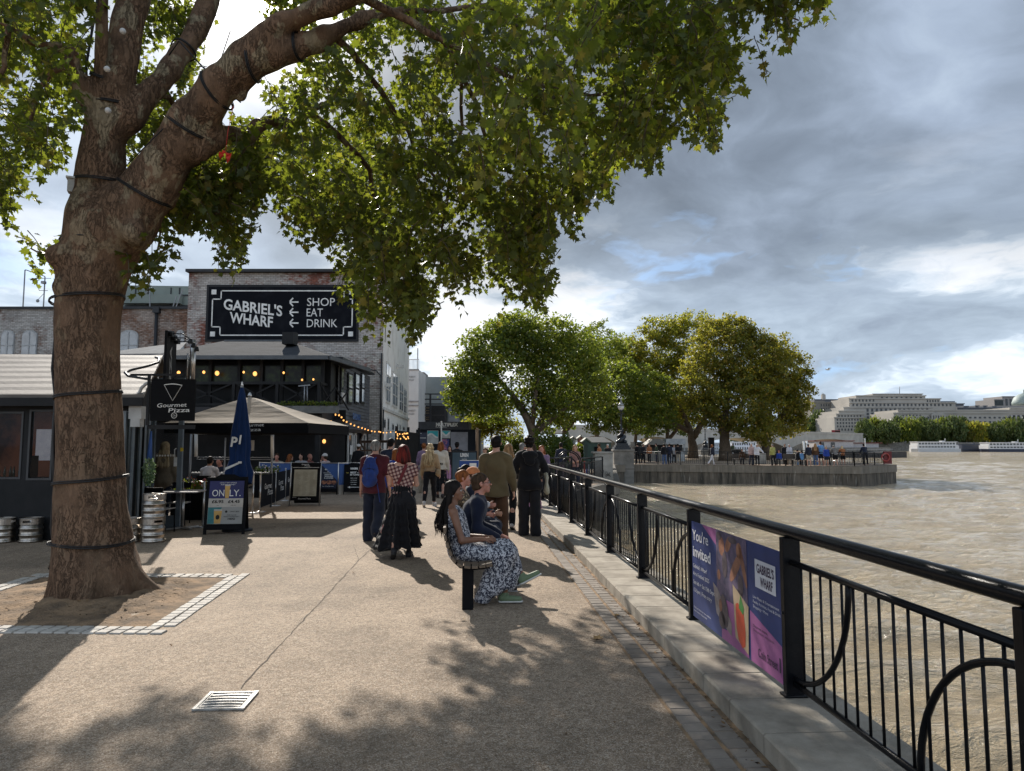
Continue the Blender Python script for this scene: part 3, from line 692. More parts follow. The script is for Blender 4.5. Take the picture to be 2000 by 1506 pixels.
for ang, L, r in ((5, .85, .11), (40, .5, .13), (85, .45, .12), (130, .5, .13), (180, .48, .13), (215, .5, .12), (250, .42, .13), (290, .45, .12), (335, .55, .13)):
    d = Vector((math.cos(R(ang)), math.sin(R(ang)), 0)); prims.append(cap(b0+Vector((0, 0, .30))+d*.26, Vector((b0.x, b0.y, -.05))+d*L*.90, .16, r*.45, k=.12))
for px, py, r in ((117, 500, 22), (262, 455, 20), (338, 245, 10), (470, 188, 10), (400, 150, 8), (115, 560, 12)): prims.append(ell(at(px, py, 7.6)-TO, (r/F*8, r/F*8, r/F*9), k=.08))
prims.append(ell(at(296, 368, 7.38)-TO, (.055, .05, .06), op='s', k=.03))
def bdisp(X, Y, Z): return .013*np.sin(X*9+Z*2.1)*np.sin(Y*8+Z*1.4)+.007*np.sin(Z*5+X*13)+.008*np.sin(X*23+Y*17+np.sin(Z*3)*2)
tr = link('trunk', sdf_mesh('trunk', prims, .032, .12, [MBARK], bdisp), tree)
bm_ = MB()
SUBS = [[(650, 66, 7.6, 8), (700, 115, 8, 7), (742, 172, 8.5, 6), (792, 245, 9, 5), (812, 300, 9.4, 4), (865, 370, 10, 2.5)], [(795, 22, 7.8, 6), (850, 60, 8, 5.5), (902, 132, 8.4, 5), (938, 220, 8.8, 4.5), (955, 290, 9, 3.5), (960, 350, 9.2, 2)],
        [(600, 215, 9.1, 8), (660, 260, 9.5, 6), (720, 330, 10, 5), (745, 430, 10.5, 3.5), (770, 520, 11, 2)], [(500, 250, 8.3, 7), (480, 310, 8.4, 5), (440, 370, 8.4, 3), (420, 430, 8.5, 1.5)],
        [(700, -10, 7.1, 10), (800, 40, 7.2, 8), (900, 100, 7.4, 6), (1000, 150, 7.6, 5), (1100, 180, 7.9, 4), (1250, 190, 8.2, 3), (1350, 180, 8.4, 1.5)], [(900, -90, 6.5, 9), (1050, -70, 6.6, 8), (1200, -30, 6.9, 6), (1350, 0, 7.1, 4), (1480, 20, 7.2, 3), (1560, 40, 7.3, 1.5)],
        [(1000, 150, 7.6, 4), (1010, 260, 8, 3.5), (1020, 380, 8.5, 3), (1015, 500, 9, 2), (1020, 580, 9.2, 1)], [(900, 130, 8.4, 4), (900, 250, 9, 3.5), (870, 400, 9.6, 3), (860, 520, 10, 1.8)], [(740, 430, 10.5, 3), (740, 520, 11, 2.5), (760, 620, 11.3, 1.2)],
        [(138, 110, 7.4, 7), (85, 160, 7.4, 5), (55, 230, 7.5, 4), (50, 300, 7.6, 2)], [(22, 55, 7, 6), (0, 130, 7.1, 5), (-20, 230, 7.2, 3)], [(1100, 180, 7.9, 3), (1140, 280, 8.2, 2.5), (1130, 380, 8.5, 1.5)],
        [(330, 300, 7.9, 6), (320, 360, 8.4, 4), (310, 420, 8.8, 2.5), (305, 500, 9, 1.5)], [(300, 180, 8.0, 6), (340, 200, 8.6, 5), (400, 230, 9.2, 3), (450, 330, 9.6, 2)], [(105, 500, 7.8, 3), (85, 490, 7.8, 2.4), (60, 485, 7.8, 1.5)],
        [(265, -20, 8, 12), (330, -60, 9.5, 9), (420, -90, 11, 6), (520, -40, 12, 4)], [(815, 21, 7.8, 6), (950, 10, 9, 5), (1080, 60, 10, 4), (1180, 160, 10.5, 2)]]
for S_ in SUBS:
    P_ = []; r_ = []
    for a, b_ in zip(S_[:-1], S_[1:]):
        (p, r), (q, s) = lpt(a), lpt(b_)
        for t in (0, .33, .66): P_.append(p.lerp(q, t)-TO+Vector([random.uniform(-.03, .03) for _ in range(3)])); r_.append(r+(s-r)*t)
    P_.append(lpt(S_[-1])[0]-TO); r_.append(lpt(S_[-1])[1]); bm_.tube(P_, r_, 7)

def inpoly(x, y, poly):
    c = False; j = len(poly)-1
    for i in range(len(poly)):
        xi, yi = poly[i]; xj, yj = poly[j]
        if (yi > y) != (yj > y) and x < (xj-xi)*(y-yi)/(yj-yi)+xi: c = not c
        j = i
    return c
LIT = [(-400, 1000), (1010, 935), (1200, 1000), (1300, 1100), (1230, 1140), (1010, 1170), (872, 1195), (860, 1375), (640, 1405), (330, 1355), (100, 1405), (-400, 1450)]
SUNH = Vector((SD.x/SD.z, SD.y/SD.z))
def lit_block(p):
    g_ = (p.x-SUNH.x*p.z, p.y-SUNH.y*p.z, 0)
    if g_[1] < .5: return False
    q = proj(g_); return inpoly(q[0], q[1], LIT)
PA = [(600, -80), (1385, -80), (1408, 20), (1400, 78), (1440, 128), (1414, 215), (1372, 280), (1335, 285), (1300, 262), (1215, 300), (1150, 375), (1105, 400), (1078, 395), (1066, 470), (1074, 555), (1035, 580), (988, 575), (975, 500), (955, 440), (925, 480), (890, 550), (850, 560), (815, 625), (745, 610), (695, 590), (655, 530), (640, 460), (575, 430), (545, 380), (508, 350), (500, 290), (510, 200), (560, 130)]
REG = [ # polygon, sprays, (D near, D far) at left, at right, keep
 (PA, 1420, ((7.6, 12.5), (6.2, 10.5))),
 ([(700, 300), (1000, 300), (1060, 560), (990, 570), (900, 520), (820, 620), (690, 580), (650, 480)], 330, ((8.5, 13.5), (8.5, 13))),
 ([(982, 400), (1062, 400), (1076, 560), (1040, 585), (985, 585), (972, 500)], 95, ((8, 10.5), (8, 10.5))),
 ([(690, 560), (830, 540), (815, 630), (745, 620)], 60, ((8.5, 11), (8.5, 11))),
 ([(1160, -60), (1385, -60), (1440, 125), (1415, 220), (1372, 288), (1300, 278), (1200, 310), (1150, 150)], 300, ((6.4, 9.5), (6.4, 9.5))),
 ([(1085, 330), (1190, 290), (1165, 395), (1120, 410)], 40, ((7, 9), (7, 9))),
 ([(860, 0), (1160, 0), (1120, 320), (900, 300)], 70, ((5.2, 6.6), (5.2, 6.6))),
 ([(320, 300), (440, 300), (500, 220), (512, 380), (478, 450), (462, 480), (415, 490), (398, 440), (350, 410), (305, 420), (300, 340)], 300, ((7.8, 11), (7.8, 11))),
 ([(250, 488), (330, 482), (352, 500), (345, 528), (262, 530)], 16, ((7.6, 8.4), (7.6, 8.4))),
 ([(-150, -80), (175, -80), (165, 150), (152, 300), (120, 300), (75, 335), (25, 395), (-100, 430)], 420, ((6.8, 10), (6.8, 10))),
 ([(215, -80), (415, -80), (400, 40), (370, 150), (320, 260), (250, 240)], 190, ((8.6, 12), (8.6, 12))),
 ([(250, 260), (400, 200), (330, 300), (260, 350), (240, 300)], 60, ((8.6, 12), (8.6, 12))),
 ([(1385, -80), (1600, -80), (1598, 22), (1555, 45), (1510, 50), (1478, 90), (1450, 60), (1420, 15)], 75, ((6.6, 7.8), (6.6, 7.8))),
 ([(48, 468), (108, 480), (100, 498), (42, 490)], 4, ((7.7, 7.9), (7.7, 7.9))),
 ([(420, -80), (640, -80), (600, 20), (520, 30), (480, -20)], 60, ((8, 11), (8, 11))),
]
GAPS = [(470, 22, 34), (445, 90, 40), (495, 140, 30), (530, 420, 40), (600, 480, 26), (1395, 50, 16), (730, 12, 22), (640, 18, 18), (985, 400, 18), (925, 620, 30), (560, 10, 12), (410, 100, 22), (835, 30, 10)]
Pl = []; Dl = []; Nl = []; Sl = []; fruit = []
twigs = MB()
def spray(P, big=1.0, twig=True, nleaf=None):
    az = random.uniform(0, 2*math.pi); h = Vector((math.cos(az), math.sin(az), random.uniform(-.5, .25))).normalized()
    L = random.uniform(.30, .75); n = nleaf or int(L*21)+3; pts = []; p = P-h*L*.5-Vector((0, 0, -.14)); d = h.copy()
    for i in range(n):
        d = (d+Vector((random.uniform(-.12, .12), random.uniform(-.12, .12), -.13))).normalized(); p = p+d*(L/n)
        pts.append(p.copy())
        side = d.cross(Vector((0, 0, 1))); side = side.normalized() if side.length > .01 else Vector((1, 0, 0))
        o = side*(1 if i % 2 else -1)*random.uniform(.3, 1)+d*random.uniform(.1, .7)+Vector((0, 0, random.uniform(-1.0, .1)))
        o.normalize(); s_ = random.uniform(.055, .130)*big
        Pl.append(p+o*random.uniform(.03, .08)); Dl.append(o); Sl.append(s_)
        Nl.append(Vector((random.gauss(0, .55), random.gauss(0, .55), 1)))
    if twig: twigs.tube([q-TO for q in pts[::3]+[pts[-1]]], [.007, .002] if len(pts) < 4 else [.007]+[.005]*(len(pts[::3])-1)+[.002], 3, False)
    if random.random() < .14: fruit.append((pts[-1]+Vector((0, 0, -.09)), pts[-1]))
for poly, n, (dl, dr_) in REG:
    xs = [p[0] for p in poly]; ys = [p[1] for p in poly]; x0, x1 = min(xs), max(xs); done = 0; tries = 0
    while done < n and tries < n*14:
        tries += 1
        x = random.uniform(x0, x1); y = random.uniform(min(ys), max(ys))
        if not inpoly(x, y, poly): continue
        if any((x-a)**2+(y-b)**2 < c*c for a, b, c in GAPS): continue
        # clumps and gaps of the real crown
        v = math.sin(x*.021+1.3)*math.sin(y*.027+x*.006)+.7*math.sin(x*.047-y*.031)+.5*math.sin(y*.071+x*.013)
        if v < -.22 and random.random() < .92: continue
        t = (x-x0)/(x1-x0); a = dl[0]+(dr_[0]-dl[0])*t; b = dl[1]+(dr_[1]-dl[1])*t
        p = at(x, y, random.uniform(a, b))
        if lit_block(p) and random.random() < .985: continue
        spray(p, twig=random.random() < .6); done += 1
# sprays farther out in the crown that shade the path in the foreground
SHADE = [(-200, 1440), (100, 1425), (330, 1372), (480, 1410), (640, 1425), (800, 1392), (868, 1400), (885, 1215), (1010, 1185), (1230, 1160), (1330, 1240), (1620, 1506), (1700, 1800), (-300, 1800)]
k = 0; tries = 0
while k < 640 and tries < 60000:
    tries += 1
    x = random.uniform(-250, 1650); y = random.uniform(1160, 1790)
    if not inpoly(x, y, SHADE): continue
    g_ = gp(x, y); v = math.sin(g_.x*3.9+1)*math.sin(g_.y*3.1+g_.x)+.6*math.sin(g_.x*7.3-g_.y*5.1)
    if v < -.25 and random.random() < .85: continue
    z = random.uniform(4.6, 9.5); p = Vector((g_.x+SUNH.x*z, g_.y+SUNH.y*z, z)); q = proj(p)
    if q[1] > -50 and not any(inpoly(q[0], q[1], r_[0]) for r_ in REG): continue
    if any((q[0]-a)**2+(q[1]-b)**2 < (c*.8)**2 for a, b, c in GAPS): continue
    spray(p, 1.1, False, 11); k += 1
print('shade sprays', k)
# the part of the crown above the picture
k = 0
while k < 500:
    v = Vector((random.uniform(-1, 1), random.uniform(-1, 1), random.uniform(-.6, 1)))
    if v.length > 1 or v.length < .45: continue
    p = Vector((-1.8, 7.6, 8.6))+Vector((v.x*8.2, v.y*7.5, v.z*3.8)); q = proj(p)
    if q[1] > -60 and -100 < q[0] < 2100 and p.y > .5: continue
    if p.z < 5.2 or lit_block(p): continue
    gs = proj((p.x-SUNH.x*p.z, p.y-SUNH.y*p.z, 0))
    spray(p, 1.15, False, 8); k += 1
for L in Pl[:]: pass
MLEAF = leaf_mat('plane_leaves', (.015, .026, .006), (.036, .054, .011), (.30, .36, .030), (.16, .11, .02), .43)
n_ = len(Pl); arr = lambda q: np.array([tuple(v) for v in q], float)
crown = link('crown', leaves_mesh('crown', arr(Pl)-np.array(TO), arr(Dl), arr(Nl), np.array(Sl), MLEAF), tree)
b_o = bm_.build('branches', MBARK, tree); tw = twigs.build('twigs', M('twig_bark', (.09, .07, .04), .9), tree)
fm = MB()
for c, top in fruit: fm.ell(c-TO, (.016, .016, .016), 8, 5); fm.tube([c-TO, top-TO], .0015, 3, False)
fo = fm.build('fruit_balls', M('seed_ball', (.045, .04, .02), .9), tree); fo['kind'] = 'stuff'
print('LEAVES', n_)

# black festoon cable wound round trunk and limbs
cab = thing('festoon_cable', 'black cable wound round the trunk and limbs of the big plane tree', 'cable', TO[:])
MCB = M('cable_black', (.012, .012, .013), .5)
def wind(limb, t, tilt, w=.019, extra=.012, sp_=.0):
    L = LIMBS[limb]; i = min(int(t), len(L)-2); u = t-i; (p, r), (q, s) = lpt(L[i]), lpt(L[i+1]); c = p.lerp(q, u)-TO; r = (r+(s-r)*u)+extra
    ax = (q-p).normalized(); e1 = ax.cross(Vector((0, 1, 0))).normalized(); e2 = ax.cross(e1).normalized()
    mb = MB(); pts = []
    for a in np.linspace(0, 2*math.pi, 29):
        rr = r*(1+.03*math.sin(3*a+t)); pts.append(c+e1*math.cos(a)*rr+e2*math.sin(a)*rr+ax*(tilt*r*math.cos(a)+.012*math.sin(a*2)))
    mb.tube(pts, w*.5, 6); mb.tube([x+ax*.018+Vector((0, 0, 0)) for x in pts], w*.35, 5); mb.build('winding', MCB, cab)
for a in (('trunk', 1.25, .1), ('trunk', 2.6, -.05), ('trunk', 4.05, -.1), ('trunk', 6.15, -.22), ('trunk', 7.6, -.28), ('stem', 1.35, -.1), ('right', 1.25, -.15), ('right', 2.9, -.1), ('right', 4.0, .05), ('right', 5.3, .2), ('stem', 3.1, -.3), ('middle', .75, .1), ('middle', 3.2, 0), ('low', 2.3, 0), ('low', 5.3, .1), ('right', 6.7, .1), ('thin', 1.0, 0)):
    wind(*a, extra=-.010 if a[0] == 'trunk' else .002)
mb = MB(); P_ = [at(x, y, 7.75)-TO for x, y in ((200, -60), (168, 130), (172, 190), (160, 330), (142, 375), (140, 430), (108, 500), (113, 560), (107, 600), (109, 640), (102, 720), (108, 780), (104, 860), (106, 950), (100, 1030), (106, 1080), (96, 1112))]
mb.tube(P_, .014, 6); mb.build('vertical_run', MCB, cab)
mb = MB(); mb.tube([at(x, y, 7.6)-TO for x, y in ((330, 108), (350, 80), (395, 130), (430, 165), (470, 200))], .009, 5); mb.tube([at(x, y, 7.5)-TO for x, y in ((250, 320), (300, 270), (360, 210), (420, 150), (450, 60))], .006, 5); mb.build('loose_run', MCB, cab)
for x, y in ((240, 61), (209, 135), (211, 216)):
    mb = MB(); mb.ell(at(x, y, 7.3)-TO, (.033, .033, .033)); mb.build('bulb', M('clear_bulb', (.6, .6, .58), .15, col2=(.4, .4, .4)), cab)
jb = at(146, 365, 7.72); j = thing('junction_box', 'small grey electrical box strapped to the left side of the trunk', 'box', jb[:])
mb = MB(); mb.box((0, 0, 0), (.13, .11, .15), .4); mb.build('casing', M('box_grey', (.42, .42, .40), .6), j, bevel=.008); mb = MB(); mb.box((-.0, -.01, .085), (.15, .13, .02), .4); mb.build('lid', M('box_lid', (.5, .5, .48), .6), j)
rb = at(440, 300, 7.3); o = thing('red_ribbon', 'crumpled red ribbon dangling on a string below the low limb', 'ribbon', rb[:])
mb = MB(); mb.tube([(0, 0, .0), (.02, 0, .25), (.05, .05, .55)], .003, 4)
for q in range(9):
    a = random.uniform(0, 6.28); mb.add([(0, 0, random.uniform(-.04, .04)), (.07*math.cos(a), .05*math.sin(a), random.uniform(-.08, .06)), (.07*math.cos(a+.5), .05*math.sin(a+.5), random.uniform(-.1, .02))], [(0, 1, 2)])
mb.build('ribbon', M('red_foil', (.5, .03, .02), .35), o)

# generic background tree
MBK2 = bark_mat('distant_bark', (.14, .105, .075), (.04, .03, .02), (.22, .20, .14), .6, .3)
LM = {'dark': leaf_mat('foliage_dark', (.030, .055, .012), (.060, .098, .018), (.20, .28, .03), (.10, .10, .02), .42),
      'green': leaf_mat('foliage_green', (.038, .066, .013), (.080, .112, .021), (.25, .31, .03), (.20, .17, .03), .48),
      'yellow': leaf_mat('foliage_yellowing', (.070, .095, .016), (.14, .150, .022), (.42, .43, .04), (.30, .17, .02), .48),
      'olive': leaf_mat('foliage_olive', (.045, .068, .015), (.105, .110, .020), (.36, .35, .035), (.26, .15, .03), .47),
      'far': leaf_mat('foliage_far', (.040, .068, .020), (.080, .115, .030), (.14, .19, .04), (.12, .12, .03), .3)}
def mktree(name, label, base, blobs, D, n, leaf, mat, trunk_r, forks, group='plane trees', seed=0, cat='tree', skirt=.55):
    """blobs: (px, py, rx px, rz px, depth offset m); forks: list of px/py polylines from the trunk top"""
    rg = np.random.default_rng(seed); base = Vector(base)
    root = thing(name, label, cat, base[:], 0, group)
    C = []; S_ = []
    tot = sum(b[2]*b[3] for b in blobs)
    for (px, py, rx, rz, dd) in blobs:
        c = at(px, py, D+dd)-base; k = D/F; r = np.array([rx*k, max(rx, rz)*k*.9, rz*k]); m = int(n*rx*rz/tot)
        nc = max(6, m//20); u = rg.normal(size=(nc, 3)); u /= np.linalg.norm(u, axis=1, keepdims=True); u *= rg.uniform(.62, 1.08, (nc, 1))
        cc = np.array(c)+u*r*(1+.10*np.sin(u[:, :1]*7+u[:, 2:3]*9+px))
        ci = rg.integers(0, nc, m); off = rg.normal(size=(m, 3))*np.array([.30, .30, .18])*max(.75, leaf*3.2)
        C.append(cc[ci]+off)
    P = np.concatenate(C); m = len(P); d = rg.normal(size=(m, 3)); d[:, 2] -= .5; nn = rg.normal(size=(m, 3))*.6; nn[:, 2] += 1
    link('crown', leaves_mesh('crown', P, d, nn, rg.uniform(.7, 1.35, m)*leaf, mat, True), root)
    mb = MB()
    for L in forks:
        P_ = []; r_ = []; nL = len(L)
        for i, q in enumerate(L): P_.append(at(q[0], q[1], D+(q[2] if len(q) > 2 else 0))-base); r_.append(trunk_r*(q[3] if len(q) > 3 else (1-.75*i/(nL-1))))
        if L is forks[0]: P_[0] = Vector((0, 0, -.1)); r_[0] = trunk_r*1.35
        Q = [P_[0]]; rq = [r_[0]]
        for i in range(nL-1):
            for t in (.33, .66, 1): Q.append(P_[i].lerp(P_[i+1], t)+Vector([rg.uniform(-.04, .04)*trunk_r*3 for _ in range(3)])); rq.append(r_[i]+(r_[i+1]-r_[i])*t)
        mb.tube(Q, rq, 9)
    mb.build('trunk', MBK2, root); return root
def gz(px, D): p = at(px, 868, D); return (p.x, p.y, 0)
G1 = 'plane trees along the river walk'
mktree('plane_tree', 'big dark green plane tree with trunk forking low, beyond the walkers', gz(1042, 45), [(1000, 720, 100, 85, 0), (1090, 720, 85, 90, 1), (930, 760, 55, 50, -1), (1050, 660, 85, 55, 0), (955, 680, 55, 50, 0), (1150, 760, 50, 60, 2), (1100, 800, 60, 35, 0), (905, 770, 35, 35, -1), (960, 800, 38, 28, 0), (1010, 640, 50, 32, 0), (915, 720, 40, 30, 0), (1130, 690, 45, 40, 1)], 45, 38000, .18, LM['green'], .33,
       [[(1042, 884), (1043, 850, 0, .95), (1030, 815, 0, .8), (1000, 770, 0, .5), (975, 740, 0, .25)], [(1042, 852, 0, .8), (1060, 815, .5, .6), (1095, 775, 1, .35), (1110, 730, 1, .2)], [(1040, 830, 0, .5), (1045, 780, -1, .4), (1055, 720, -1, .2)], [(1046, 846, 0, .5), (1085, 812, -1, .4), (1120, 785, -1, .15)]], G1, 11)
mktree('plane_tree', 'bright green plane tree behind the lamp post with dolphin base', gz(1212, 74), [(1160, 770, 42, 60, 0), (1215, 765, 60, 60, -2), (1270, 770, 50, 50, 0), (1190, 700, 45, 50, 4), (1230, 815, 60, 32, -2), (1165, 820, 35, 28, 0), (1285, 815, 40, 28, 0)], 74, 28000, .23, LM['green'], .3,
       [[(1212, 880), (1213, 850), (1200, 810), (1180, 770)], [(1213, 850, 0, .7), (1240, 810), (1260, 770)]], G1, 12)
mktree('plane_tree', 'tall plane tree with yellow green top between the two largest crowns', gz(1165, 92), [(1150, 690, 45, 50, 0), (1225, 700, 42, 42, 0), (1180, 740, 50, 60, 0), (1120, 740, 40, 60, 0), (1165, 655, 32, 28, 0)], 92, 13000, .24, LM['green'], .35, [[(1165, 878), (1165, 830), (1155, 760)]], G1, 13)
mktree('plane_tree', 'broad yellowing plane tree, second from the right along the terrace', gz(1353, 84), [(1280, 690, 62, 58, 0), (1340, 680, 65, 60, 0), (1250, 720, 50, 45, 0), (1330, 750, 70, 60, 0), (1290, 640, 42, 28, 0), (1355, 635, 42, 26, 0), (1230, 690, 35, 35, 2), (1300, 800, 50, 34, 2), (1350, 808, 40, 30, 2)], 84, 34000, .24, LM['yellow'], .52,
       [[(1353, 890), (1352, 860, 0, .9), (1346, 835), (1330, 800), (1315, 760)], [(1353, 855, 0, .8), (1375, 820), (1390, 780)], [(1350, 845, 0, .6), (1310, 825), (1285, 800)]], G1, 14)
mktree('plane_tree', 'orange tinged plane tree with thick pale trunk on the terrace', gz(1416, 73), [(1420, 690, 75, 68, 0), (1470, 720, 70, 70, -1), (1380, 740, 55, 65, 0), (1430, 640, 50, 26, 0), (1500, 690, 50, 45, 0), (1440, 790, 75, 50, -2), (1385, 800, 45, 32, 0), (1400, 650, 40, 26, 0), (1465, 828, 45, 26, -3)], 73, 42000, .22, LM['olive'], .55,
       [[(1416, 896), (1416, 860, 0, .9), (1412, 830, 0, .9), (1395, 790), (1380, 750)], [(1413, 845, 0, .8), (1440, 810), (1465, 760)], [(1414, 840, 0, .6), (1420, 780), (1430, 720)]], G1, 15)
mktree('plane_tree', 'dark plane tree with drooping branches at the right end of the row', gz(1495, 76), [(1530, 720, 48, 50, 0), (1555, 770, 34, 45, 0), (1520, 800, 50, 50, 0), (1490, 840, 38, 28, -3), (1545, 830, 30, 24, 0), (1500, 760, 45, 50, 0)], 76, 24000, .22, LM['olive'], .4,
       [[(1495, 893), (1495, 850), (1505, 800), (1525, 750)], [(1496, 850, 0, .7), (1530, 810), (1550, 780)]], G1, 16)
mktree('plane_tree', 'shaded plane tree with slim trunk behind the market stalls', gz(1306, 96), [(1300, 790, 60, 45, 0), (1260, 830, 45, 22, 0), (1340, 820, 40, 30, 0)], 96, 9000, .25, LM['dark'], .42, [[(1304, 885), (1304, 850), (1300, 800)], [(1304, 860, 0, .6), (1325, 835), (1345, 810)]], G1, 17)
for q, (px, D, lab) in enumerate(((1240, 100, 'thin trunked plane tree left of the market stalls'), (1262, 108, 'slender leaning plane tree just behind the stall roofs'), (1100, 80, 'dark plane tree behind the little sheds'))):
    mktree('plane_tree', lab, gz(px, D), [(px, 800, 50, 35, 0), (px+10, 760, 40, 35, 0)], D, 6500, .25, LM['dark'], .28, [[(px, 882), (px+2, 840), (px-8, 800)], [(px, 850, 0, .6), (px+25, 820), (px+35, 800)]], G1, 20+q)
mktree('young_tree', 'small yellow green tree left of the big dark plane tree', gz(962, 52), [(955, 812, 38, 32, 0), (985, 840, 35, 26, 0), (930, 835, 25, 26, 0), (965, 790, 26, 16, 0)], 52, 8500, .15, LM['yellow'], .12, [[(962, 882), (960, 850), (955, 815)], [(961, 860, 0, .7), (975, 840), (985, 830)]], 'shrubs and young trees by the path', 31)
for q, (px, py, rx, rz, D, mt, lab) in enumerate(((1065, 845, 34, 22, 43, 'green', 'bright leafy bush round the foot of the forked plane tree'), (1100, 858, 30, 18, 41, 'dark', 'dark bush in front of the little sheds'), (1010, 858, 26, 18, 47, 'green', 'green bush left of the forked trunk'), (975, 868, 24, 14, 46, 'dark', 'low dark shrub right of the site cabin'), (1145, 868, 26, 10, 50, 'green', 'low planting in front of the pink shed'))):
    c = at(px, py, D); base = Vector((c.x, c.y, 0)); root = thing('garden_shrub', lab, 'shrub', base[:], 0, 'shrubs and young trees by the path')
    rg = np.random.default_rng(50+q); m = 5200; u = rg.normal(size=(m, 3)); u /= np.linalg.norm(u, axis=1, keepdims=True); u *= rg.uniform(.5, 1.05, (m, 1))*(1+.18*np.sin(u[:, :1]*8+u[:, 2:3]*7))
    P = u*np.array([rx*D/F, rx*D/F*.8, (rz+ (868-py))*D/F*.9+.5])+np.array([0, 0, .9]); P = P[P[:, 2] > .02]; m = len(P); nn = rg.normal(size=(m, 3)); nn[:, 2] += 1
    link('foliage', leaves_mesh('foliage', P, rg.normal(size=(m, 3)), nn, rg.uniform(.7, 1.3, m)*.13, LM[mt], True), root)
    mb = MB()
    for a in range(5): mb.tube([(0, 0, -.05), (.5*math.cos(a*1.3), .4*math.sin(a*1.3), 1.0)], [.03, .015], 5)
    mb.build('stems', MBK2, root)
# ================================================================ BUILDINGS ON THE LEFT
class WB(MB):
    """mesh given in world coordinates, parented under an unrotated root"""
    def __init__(s, root): super().__init__(); s.root = root; s.X = Matrix.Translation(-Vector(root.location))
    def done(s, name, mat, parent=None, bevel=0): return s.build(name, mat, parent or s.root, bevel=bevel)
def X_(px, D): return at(px, 800, D).x
def brick_mat(name, white=.6, red=(.26, .10, .065), wht=(.56, .53, .48), axis=0, soot=.5):
    m, g, b = new_mat(name); P = g.n('ShaderNodeTexCoord').outputs['Object']; s = g.n('ShaderNodeSeparateXYZ', {0: P}).outputs
    uv = g.n('ShaderNodeCombineXYZ', {0: s[axis], 1: s[2], 2: 0.0}).outputs[0]
    br = g.n('ShaderNodeTexBrick', {'Color1': (1, 1, 1, 1), 'Color2': (.62, .62, .62, 1), 'Mortar': (.40, .38, .35, 1), 'Scale': 1.0, 'Mortar Size': .010, 'Brick Width': .24, 'Row Height': .088, 'Bias': .1})
    lk(g, uv, br.inputs['Vector'])
    r = g.mix(g.ramp(g.noise(P, 3.0, 5, .6), [(.35, 0.0), (.65, 1.0)]), red, tuple(q*.55 for q in red))
    big = g.noise(P, .42, 5, .62); per = g.noise(g.vm('MULTIPLY', P, (4.2, 4.2, 11.4)), 1.0, 2, .5)
    f = g.math('ADD', big, g.math('MULTIPLY', g.math('SUBTRACT', per, .5), .45))
    f = g.ramp(f, [(.30+white*.22, 1.0), (.42+white*.26, 0.0)])
    c = g.mix(f, r, g.mix(g.noise(P, 1.7, 5, .6), wht, tuple(q*.72 for q in wht)))
    c = g.mix(1.0, c, br.outputs['Color'], 'MULTIPLY')
    so_ = g.ramp(g.noise(g.vm('MULTIPLY', P, (1, 1, .5)), .55, 6, .65), [(.50, 0.0), (.72, 1.0)])
    c = g.mix(g.math('MULTIPLY', so_, soot), c, (.06, .05, .05))
    lk(g, c, b.inputs['Base Color']); b.inputs['Roughness'].default_value = .9
    h = g.math('ADD', g.math('MULTIPLY', g.math('SUBTRACT', 1.0, br.outputs['Fac']), 1.0), g.noise(P, 16, 4, .6))
    lk(g, g.n('ShaderNodeBump', {'Strength': .8, 'Distance': .008, 'Height': h}).outputs[0], b.inputs['Normal']); return m
MWB = brick_mat('worn_whitewashed_brick', .80, (.30, .11, .075), (.60, .56, .52), soot=.35); MBW = brick_mat('brown_brick', .72, (.27, .15, .10), (.46, .39, .34), soot=.3); MWW = brick_mat('pale_brick', .98, (.24, .13, .09), (.52, .50, .47), soot=.45)
MWP = M('white_painted_wall', (.78, .77, .73), .8, col2=(.45, .43, .39), vs=.8, lo=.52, hi=.8, detail=9, bump=.006, bs=9)
MGL = M('dark_glass', (.012, .015, .016), .12, col2=(.03, .036, .034), vs=1.2, spec=.3)
MGP = M('pale_glass', (.10, .12, .14), .08, col2=(.22, .25, .28), vs=1.5, spec=.8)
MBT = M('black_timber', (.008, .009, .010), .6, col2=(.018, .018, .019), vs=2, bump=.003, bs=30, spec=.2)
MWF = M('white_frame', (.62, .61, .58), .5, col2=(.45, .44, .41), vs=3)
MTXT = M('white_lettering', (.74, .73, .70), .6, col2=(.55, .54, .51), vs=6)
MSL = M('slate_roof', (.060, .064, .070), .95, spec=.05, col2=(.04, .043, .048), vs=1.5, stretch=(1, 1, 6), bump=.01, bs=12)
MLEAD = M('dark_metal', (.03, .032, .035), .45, .3)

# brick warehouse with the painted sign
D0 = 35.0; xr = X_(745, D0); xl = X_(359, D0); ztop = zat(533, D0)
xb = xr-.0634*15.5
wh = thing('brick_warehouse', 'tall worn brick warehouse carrying the big black painted sign, white side wall to the river', 'building', (xr, D0, 0))
mb = WB(wh); mb.prism([(xl, D0), (xr, D0), (xb, D0+15.5), (xl, D0+15.5)], -.2, ztop); mb.done('brick_wall', MWB)
mb = WB(wh); mb.box(((xl+xr)/2, D0-.03, ztop+.07), (xr-xl+.12, .5, .14)); mb.done('parapet_coping', MLEAD)
SDv = Vector((xb-xr, 15.5, 0)).normalized(); SNv = Vector((SDv.y, -SDv.x, 0))
def sw(s, z, off=.0): return Vector((xr, D0, 0))+SDv*s+SNv*off+Vector((0, 0, z))
def sbox(mb, s0, s1, z0, z1, o0, o1):
    a = [sw(s, z, o) for z in (z0, z1) for o in (o0, o1) for s in (s0, s1)]
    mb.add(a, [(0, 1, 3, 2), (4, 6, 7, 5), (0, 4, 5, 1), (2, 3, 7, 6), (0, 2, 6, 4), (1, 5, 7, 3)])
mb = WB(wh); sbox(mb, .25, 15.5, 0, ztop+.12, .0, .06); mb.done('white_side_wall', MWP)
